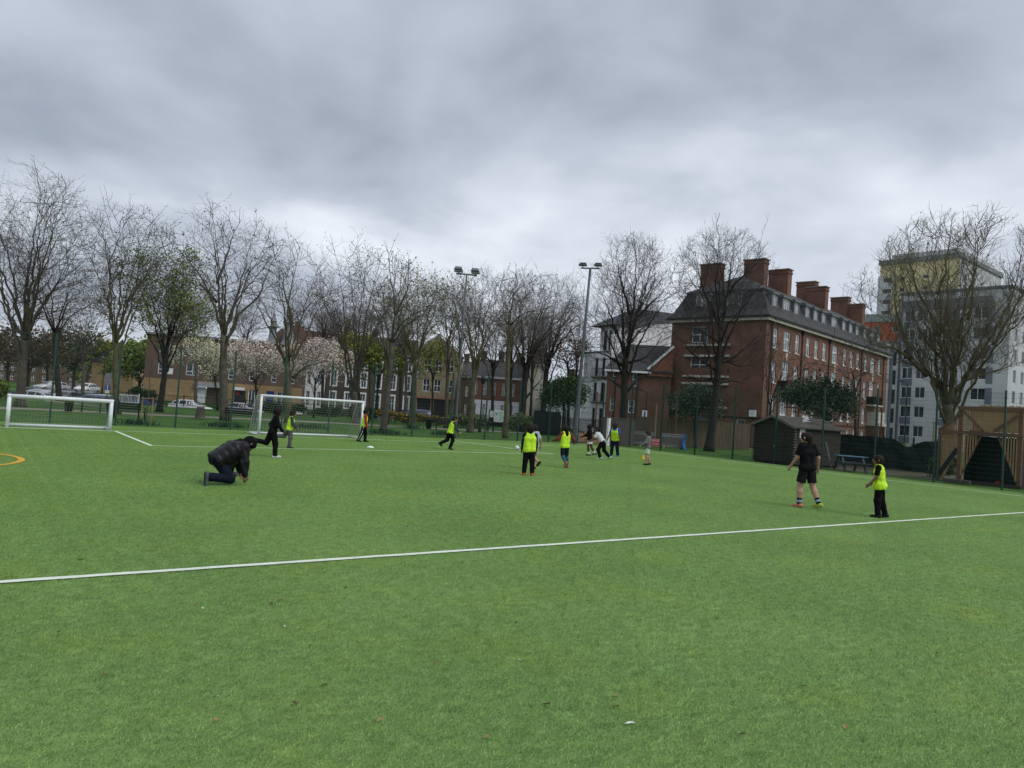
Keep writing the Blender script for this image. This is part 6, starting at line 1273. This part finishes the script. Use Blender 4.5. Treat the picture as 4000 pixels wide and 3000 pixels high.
def person(label, px, py, rel, H_, legs, arms, lean=5, side=0, twist=0, head=(0, 0), skin='mid', hair='short', top='black', sleeve='long', slv=None, bottom='black', blen='long', bib=False, shoe='black', sole=None, build=1.0, hood=None, puffer=False, sock=None, bibsag=0, sh2=None, jac=0, belly=0):
    # legs: (hip flex, knee bend, spread, ankle) for left and right; arms: (flex, spread, elbow, inward)
    Hs = H_; hd = .138 if H_ > 1.6 else .152
    leg_, thi = .25, .25; tor = .285; hip = .050; shw = .104*build
    tl = R(lean); ts = R(side); U = Vector((math.sin(ts), math.sin(tl), math.cos(tl)*math.cos(ts))).normalized(); X0 = Vector((1, 0, 0)); tw = R(twist)
    Fd = U.cross(X0).normalized()*-1; Fd = (X0.cross(U)*-1).normalized()
    if Fd.y < 0: Fd = -Fd
    Xs = (X0*math.cos(tw)+Fd*math.sin(tw)).normalized(); Fs_ = (Fd*math.cos(tw)-X0*math.sin(tw)).normalized()
    J = {}; J['pel'] = Vector((0, 0, 0)); J['che'] = U*tor*.72; J['nek'] = U*tor*1.04
    for s, n in ((-1, 'L'), (1, 'R')):
        J['hip'+n] = X0*s*hip; J['sho'+n] = U*tor+Xs*s*shw
        fl, kn, sp, an = legs[n == 'R']; d = D(fl); d = (d*math.cos(R(sp))+X0*s*math.sin(R(sp))).normalized(); J['kne'+n] = J['hip'+n]+d*thi
        d2 = D(fl-kn); d2 = (d2*math.cos(R(sp*.6))+X0*s*math.sin(R(sp*.6))).normalized(); J['ank'+n] = J['kne'+n]+d2*leg_
        fd = D(fl-kn+90+an); J['toe'+n] = J['ank'+n]+fd*.105+d2*.012; J['hee'+n] = J['ank'+n]-fd*.03+d2*.012; J['fdn'+n] = (d2-fd*d2.dot(fd)).normalized(); J['ffw'+n] = fd
        af, ab_, el, inw = arms[n == 'R']; d = D(af+ (0 if lean < 50 else 0)); d = (d*math.cos(R(ab_))+Xs*s*math.sin(R(ab_))).normalized(); J['elb'+n] = J['sho'+n]+d*.165
        d3 = D(af+el); d3 = (d3*math.cos(R(ab_*.7-inw))+Xs*s*math.sin(R(ab_*.7-inw))).normalized(); J['wri'+n] = J['elb'+n]+d3*.145; J['hdr'+n] = d3
    hy, hp = R(head[0]), R(head[1]); HU = (U*.35+Vector((0, 0, 1))*.65).normalized() if lean < 48 else (U*.6+Vector((0, .2, .5))).normalized(); HF = (Fs_-HU*Fs_.dot(HU)).normalized(); HX = HF.cross(HU).normalized()
    HF2 = HF*math.cos(hy)+HX*math.sin(hy); HX = HF2.cross(HU).normalized(); HU2 = HU*math.cos(hp)+HF2*math.sin(hp)*(1); HFF = HF2*math.cos(hp)-HU*math.sin(hp); HU, HF = HU2.normalized(), HFF.normalized()
    J['hea'] = J['nek']+HU*(.028+hd*.5)+HF*.012
    low = min(min((J['toe'+n]+J['fdn'+n]*.02).z, (J['hee'+n]+J['fdn'+n]*.02).z, J['kne'+n].z-.05, J['ank'+n].z-.02) for n in 'LR')
    J = {q: (v if q[:3] in ('fdn', 'ffw', 'hdr') else (v-Vector((0, 0, low)))*Hs) for q, v in J.items()}
    mid = (J['ankL']+J['ankR'])/2 if not puffer else (J['kneR']+J['ankL'])/2
    off = Vector((-mid.x, -mid.y, 0))
    for q in J:
        if q[:3] not in ('fdn', 'ffw', 'hdr'): J[q] = J[q]+off
    t = thing('person', label, 'person', G(px, py), AZ(rel)); S = Hs; T = lambda v: tuple(v)
    pel, che, nek, hea = J['pel'], J['che'], J['nek'], J['hea']
    tors = []
    for s in (-1, 1): tors += [(T(pel+X0*s*.04*S), T(che+Xs*s*.052*S*build), .055*S*build, .060*S*build)]
    tors += [(T(J['shoL']-Xs*-.02*S), T(J['shoR']-Xs*.02*S), .040*S, .040*S), (T(J['hipL']), T(J['hipR']), .062*S, .062*S), (T(che), T(nek), .058*S, .034*S)]
    if belly: tors += [(T(pel+U*.09*S+Fd*.035*S), T(che+Fd*.02*S), (.075+belly)*S, (.07+belly)*S)]
    # body
    bd = [(p[0], p[1], p[2]*.9, p[3]*.9) for p in tors]
    bd += [(T(nek-U*.01*S), T(hea-HU*.02*S), .030*S, .033*S)]
    cr = hd*.47*S; bd += [(T(hea+HU*hd*.10*S-HF*.010*S), T(hea+HU*hd*.06*S+HF*.012*S), cr, cr*.94, .02), (T(hea-HU*hd*.18*S+HF*.018*S), T(hea-HU*hd*.30*S+HF*.032*S), cr*.66, cr*.50, .03),
           (T(hea+HF*hd*.46*S+HU*hd*.02*S), T(hea+HF*hd*.55*S-HU*hd*.10*S), .007*S, .010*S, .012), (T(hea+HF*hd*.40*S-HU*hd*.27*S), T(hea+HF*hd*.43*S-HU*hd*.27*S), .013*S, .010*S, .012)]
    for s in (-1, 1): bd += [(T(hea+HX*s*cr*.98-HU*hd*.08*S), T(hea+HX*s*cr*1.03+HU*hd*.06*S-HF*.004*S), .010*S, .012*S, .008)]
    for n in 'LR':
        bd += [(T(J['hip'+n]), T(J['kne'+n]), .058*S, .038*S), (T(J['kne'+n]), T(J['kne'+n].lerp(J['ank'+n], .3)), .036*S, .041*S), (T(J['kne'+n].lerp(J['ank'+n], .3)), T(J['ank'+n]), .041*S, .024*S), (T(J['hee'+n]), T(J['toe'+n]), .022*S, .016*S),
               (T(J['sho'+n]), T(J['elb'+n]), .033*S, .025*S), (T(J['elb'+n]), T(J['wri'+n]), .026*S, .0165*S)]
        d = J['hdr'+n]; sgn = 1 if n == 'R' else -1; inn = (X0*-sgn); inn = (inn-d*inn.dot(d)).normalized(); fwv = d.cross(inn).normalized(); fwv = fwv if fwv.y > -.2 else -fwv
        w0 = J['wri'+n]; pk = w0+d*.048*S; bd += [(T(w0), T(pk+fwv*.010*S), .015*S, .0125*S, .012), (T(w0), T(pk-fwv*.010*S), .015*S, .0125*S, .012)]
        for q, ln in ((-1.5, .030), (-.5, .037), (.5, .040), (1.5, .036)):
            a0 = pk+fwv*q*.0098*S; a1 = a0+d*ln*.55*S+inn*.004*S; a2 = a1+d*ln*.42*S+inn*.016*S; bd += [(T(a0), T(a1), .0066*S, .006*S, .004), (T(a1), T(a2), .006*S, .0052*S, .004)]
        th0 = w0+d*.016*S+fwv*.015*S; th1 = th0+d*.022*S+fwv*.018*S+inn*.006*S; bd += [(T(th0), T(th1), .0085*S, .0075*S, .006), (T(th1), T(th1+d*.022*S+inn*.006*S), .0075*S, .006*S, .004)]
    link('body', sdf_mesh('body', bd, SK[skin], .0105, .022), t)
    for s in (-1, 1):
        b = MB(); c = hea+HF*hd*.43*S+HX*s*hd*.165*S+HU*hd*.06*S; b.lathe([(.001, -.008*S), (.007*S, -.004*S), (.008*S, 0), (.007*S, .004*S), (.001, .008*S)], 8, T(c)); b.build('eye', EYE_, t, True)
    # hair
    hr = cr*(1.065 if hair == 'short' else 1.15 if hair == 'afro' else 1.12); hp_ = [(T(hea+HU*hd*.12*S-HF*.012*S), T(hea+HU*hd*.10*S+HF*.010*S), hr, hr*.97), (T(hea-HU*hd*.12*S-HF*.022*S), T(hea+HU*hd*.05*S-HF*.02*S), hr*.82, hr*.95)]
    link('hair', sdf_mesh('hair', hp_, HAIRM if hair != 'beanie' else CL['black'], .0105, .03, sub=[(T(hea+HF*(hd*.62 if hair != 'afro' else hd*.66)*S-HU*hd*.20*S), None, hd*.50*S)], cuts=[(T(hea-HU*hd*.26*S), T(-HU*.9+HF*.35))], wr=.004 if hair == 'short' else .007 if hair == 'afro' else .001, wf=150), t)
    # top garment
    inf = .012*S+(.022*S if puffer else 0)+jac; tp = [(p[0], p[1], p[2]+inf, p[3]+inf) for p in tors[:2]]+[(tors[2][0], tors[2][1], .040*S+inf*.7, .040*S+inf*.7), (tors[4][0], tors[4][1], .058*S+inf, .036*S)]+[(T(J['hipL']-X0*.0), T(J['hipR']), .060*S+inf, .060*S+inf)]+[(p[0], p[1], p[2]+inf, p[3]+inf) for p in tors[5:]]
    sp_ = []
    for n in 'LR':
        e_ = J['elb'+n]; i2 = inf*.85
        if sleeve == 'long': sp_.append([(T(J['sho'+n]), T(e_), .034*S+i2, .029*S+i2), (T(e_), T(J['wri'+n].lerp(e_, .06)), .029*S+i2, .020*S+i2*.7)])
        else: sp_.append([(T(J['sho'+n]), T(J['sho'+n].lerp(e_, .80)), .034*S+i2, .034*S+i2, .03, 1)])
    hem = pel-U*(.045 if not jac else .075)*S
    cuts = [(T(hem), T(-U))]
    tm = CL['puffer'] if puffer else CL[top]
    rd_ = (T(pel+U*.02*S), T(U),   .084*S, .009*S) if puffer else None
    allp = tp+([q for s_ in sp_ for q in s_] if slv is None else [])
    o = link('jacket' if (puffer or jac) else 'shirt', sdf_mesh('shirt', allp, tm, .0125, .035, cuts, wr=.0035, ridge=rd_, seed=len(label)), t)
    if slv is not None:
        for s_ in sp_: link('sleeve', sdf_mesh('sleeve', s_, CL[slv], .0115, .02, wr=.003, seed=len(label)), t)
    if hood:
        link('hood', sdf_mesh('hood', [(T(nek-Fs_*.030*S+U*.015*S), T(nek-Fs_*.055*S-U*.045*S), .050*S, .040*S), (T(nek+Xs*.03*S-Fs_*.02*S), T(nek-Xs*.03*S-Fs_*.02*S), .045*S, .045*S)], CL[hood], .011, .03, wr=.003), t)
    elif top not in ('white', 'lgrey') or puffer:
        link('collar', sdf_mesh('collar', [(T(nek+U*.002*S), T(nek+U*.018*S), .038*S, .036*S)], tm, .009, .01), t)
    if bib:
        inf2 = inf+.013*S; bp_ = [(p[0], p[1], p[2]+inf2, p[3]+inf2*.9) for p in tors[:2]]+[(T(pel+X0*-.045*S-U*.02*S), T(pel+X0*.045*S-U*.02*S), .062*S+inf2+bibsag, .062*S+inf2+bibsag), (T(che), T(che+U*.055*S), .062*S+inf2, .05*S+inf2)]
        for s in (-1, 1): bp_.append((T(U*tor*S*.9+pel+Xs*s*.055*S), T(U*tor*S*1.0+pel+Xs*s*.058*S), .036*S+inf2, .033*S+inf2))
        link('bib', sdf_mesh('bib', bp_, BIB, .0115, .03, [(T(pel-U*.062*S), T(-U+X0*.12))], [(T(nek+U*.03*S+Fs_*.02*S), None, .072*S)], wr=.0055, wf=46, seed=px % 7), t)
    # bottom garment
    bi = .013*S; lg = [(T(J['hipL']), T(J['hipR']), .060*S+bi*.5, .060*S+bi*.5), (T(pel+U*.03*S), T(pel), .06*S, .06*S)]
    for n in 'LR':
        k_, a_ = J['kne'+n], J['ank'+n]
        if blen == 'long': lg += [(T(J['hip'+n]), T(k_), .060*S+bi, .043*S+bi), (T(k_), T(a_.lerp(k_, .02)), .041*S+bi, .033*S+bi, .03, 1)]
        elif blen == 'tight': lg += [(T(J['hip'+n]), T(k_), .060*S+bi*.7, .040*S+bi*.5)]
        else: e_ = J['hip'+n].lerp(k_, .80 if blen == 'short' else .62); lg += [(T(J['hip'+n]), T(e_), .052*S+bi*.8, .050*S+bi*.8, .012, 1)]
    link('shorts' if blen in ('short', 'shorter') else 'trousers', sdf_mesh('trousers', lg, CL[bottom], .0125, .03, wr=.0045, wf=34, seed=py % 5), t)
    if blen == 'tight':
        for n in 'LR': k_, a_ = J['kne'+n], J['ank'+n]; link('legging', sdf_mesh('legging', [(T(k_), T(k_.lerp(a_, .3)), .041*S, .046*S), (T(k_.lerp(a_, .3)), T(a_), .046*S, .029*S)], CL['teal'], .0115, .02), t)
    if sock:
        for n in 'LR': k_, a_ = J['kne'+n], J['ank'+n]; link('sock', sdf_mesh('sock', [(T(k_.lerp(a_, .68)), T(a_), .034*S, .030*S)], CL[sock if sock != 'stripe' else 'black'], .010, .02), t)
        if sock == 'stripe':
            for n in 'LR': k_, a_ = J['kne'+n], J['ank'+n]; link('sock_band', sdf_mesh('sock_band', [(T(k_.lerp(a_, .80)), T(k_.lerp(a_, .88)), .036*S, .035*S, .02, 1)], CL['stripe'], .009, .02), t)
    if 'goalkeeper' in label:
        for n, s in (('L', -1), ('R', 1)):
            b = MB(); b.tube([T(J['hip'+n]+X0*s*.062*S), T(J['kne'+n]+X0*s*.052*S), T(J['ank'+n]+X0*s*.044*S)], .011*S, 6); b.build('trouser_stripe', CL['white'], t, True)
            link('glove', sdf_mesh('glove', [(T(J['wri'+n]), T(J['wri'+n]+J['hdr'+n]*.05*S), .024*S, .026*S), (T(J['wri'+n]+J['hdr'+n]*.05*S), T(J['wri'+n]+J['hdr'+n]*.085*S), .026*S, .018*S)], CL['red'], .009, .02), t)
    for n in 'LR':
        h0, t0, dn, ff = J['hee'+n], J['toe'+n], J['fdn'+n], J['ffw'+n]; sm_ = SHOE[shoe if n == 'L' or not sh2 else sh2]; c = h0+dn*.02*S
        pr_ = [(T(h0), T(t0-ff*.02*S), .028*S, .024*S), (T(t0-ff*.03*S), T(t0), .024*S, .018*S), (T(J['ank'+n]+dn*.0), T(h0+ff*.01*S), .029*S, .028*S)]
        o = link('shoe', sdf_mesh('shoe', pr_, sm_, .0095, .02, [(T(c), T(dn))]), t)
        link('sole', sdf_mesh('sole', [(q[0], q[1], q[2]+.003, q[3]+.003) for q in pr_[:2]], SOLED if sole == 'dark' else SOLE, .008, .02, [(T(c+dn*.008*S), T(dn)), (T(c-dn*.006*S), T(-dn))]), o)
    return t
STAND = ((2, 4, 3, 0), (-2, 2, 3, 0)); HANG = ((-4, 10, 14, 4), (4, 10, 14, 4))
person('kneeling man in black puffer jacket with one hand on the turf', 893, 1893, 50, 1.84, ((108, 120, 10, 12), (34, 130, 4, 8)), ((14, 4, 2, 2), (4, 6, 2, 0)), 58, 0, 0, (0, 28), 'mid', 'beanie', 'black', 'long', None, 'navy', 'long', False, 'greyb', 'dark', 1.22, 'black', True, belly=.022)
person('boy all in black running with white soled shoes behind the kneeling man', 1030, 1786, 62, 1.50, ((-22, 78, 2, 10), (14, 12, 2, 0)), ((-28, 18, 34, 4), (18, 12, 22, 4)), 9, 0, -6, (8, 4), 'dark', 'afro', 'black', 'long', None, 'black', 'long', shoe='white', jac=.006)
person('boy in neon bib and grey trousers running before the big goal', 1098, 1750, 72, 1.34, ((-30, 60, 2, 10), (10, 14, 2, 0)), ((-10, 12, 40, 4), (12, 14, 30, 6)), 8, 0, 0, (14, 4), 'mid', 'short', 'dgrey', 'long', None, 'grey', 'long', True, 'black', 'dark')
person('goalkeeper boy with red sleeves and gloves at the right goal post', 1412, 1727, 78, 1.45, ((14, 14, 4, 0), (-12, 10, 4, 6)), ((-14, 10, 8, 0), (6, 10, 10, 0)), 4, 0, 0, (6, 0), 'mid', 'afro', 'red', 'long', None, 'black', 'long', True, 'black', 'dark')
person('boy in neon bib and black trousers jogging by the slim mast', 1737, 1757, 64, 1.46, ((-14, 48, 2, 20), (16, 34, 2, 0)), ((-16, 14, 24, 0), (10, 18, 34, 6)), 16, 0, 0, (18, 6), 'light', 'short', 'dgrey', 'long', None, 'black', 'long', True, 'black', 'dark')
person('boy in neon bib and orange shoes seen from behind in the middle', 2062, 1858, -8, 1.48, ((5, 6, 4, 0), (-5, 6, 4, 4)), ((4, 9, 6, 2), (2, 9, 8, 2)), 3, 0, 0, (-10, 6), 'dark', 'afro', 'navy', 'long', None, 'black', 'long', True, 'orange', None, 1.05)
person('boy in light grey shirt half hidden behind the boy with orange shoes', 2094, 1838, -38, 1.46, ((-16, 46, 3, 20), (10, 10, 3, -12)), ((6, 14, 30, 2), (-18, 20, 28, 0)), 6, 0, 0, (-10, 4), 'light', 'short', 'lgrey', 'short', None, 'lgrey', 'short', False, 'black', 'dark')
person('boy in neon bib and flame sleeved hoodie with arms out', 2212, 1831, -28, 1.46, ((-8, 42, 4, 10), (4, 10, 8, -10)), ((14, 26, 58, 0), (4, 48, 36, 0)), 2, 3, 0, (-24, 6), 'dark', 'short', 'black', 'long', 'flame', 'navy', 'tight', True, 'orange', None, hood='black')
person('boy in black top and white shorts facing left', 2312, 1782, -70, 1.44, ((6, 16, 3, 0), (-12, 22, 3, 14)), ((24, 12, 44, 2), (6, 12, 20, 2)), 4, 0, 0, (-8, 4), 'dark', 'afro', 'black', 'long', None, 'white', 'shorter', False, 'black', None, sock='white', jac=.004)
person('boy in white shirt and black trousers leaning forward to run', 2362, 1798, -66, 1.52, ((26, 44, 3, 0), (-8, 36, 3, 26)), ((18, 10, 44, 4), (26, 10, 34, 4)), 36, 0, 0, (-6, -18), 'mid', 'short', 'white', 'short', None, 'black', 'long', False, 'white', None)
person('taller boy in neon bib over blue sleeves by the white post', 2400, 1784, -148, 1.60, ((4, 12, 7, 0), (8, 14, 7, 0)), ((-2, 14, 16, 2), (12, 14, 24, 4)), 12, 0, 0, (20, 8), 'dark', 'short', 'blue', 'short', None, 'navy', 'long', True, 'blue', None, 1.12)
person('boy in grey hoodie and pale mint shorts facing left', 2531, 1818, -78, 1.40, ((6, 12, 6, 0), (-2, 10, 6, 0)), ((20, 10, 34, 4), (14, 12, 40, 4)), 3, 0, 0, (-6, 4), 'light', 'short', 'hood', 'long', None, 'mint', 'short', False, 'black', 'dark', 1.0, 'hood', jac=.010)
person('man in black shirt and shorts jogging away at the right', 3160, 1988, -20, 1.88, ((8, 14, 6, 0), (-8, 20, 6, 18)), ((10, 16, 26, 2), (-16, 24, 34, 0)), 4, 0, 0, (-26, 2), 'light', 'short', 'black', 'short', None, 'soot', 'short', False, 'coral', None, .84, sock='stripe', sh2='lime', jac=.008)
person('small boy in loose neon bib and black trousers standing at the right', 3443, 2024, -58, 1.44, ((4, 8, 4, 0), (-6, 10, 4, 4)), ((8, 10, 30, 2), (-2, 14, 46, 6)), 5, 0, 0, (-14, 4), 'mid', 'short', 'black', 'short', None, 'black', 'long', True, 'black', 'dark', 1.0, None, False, None, .03)
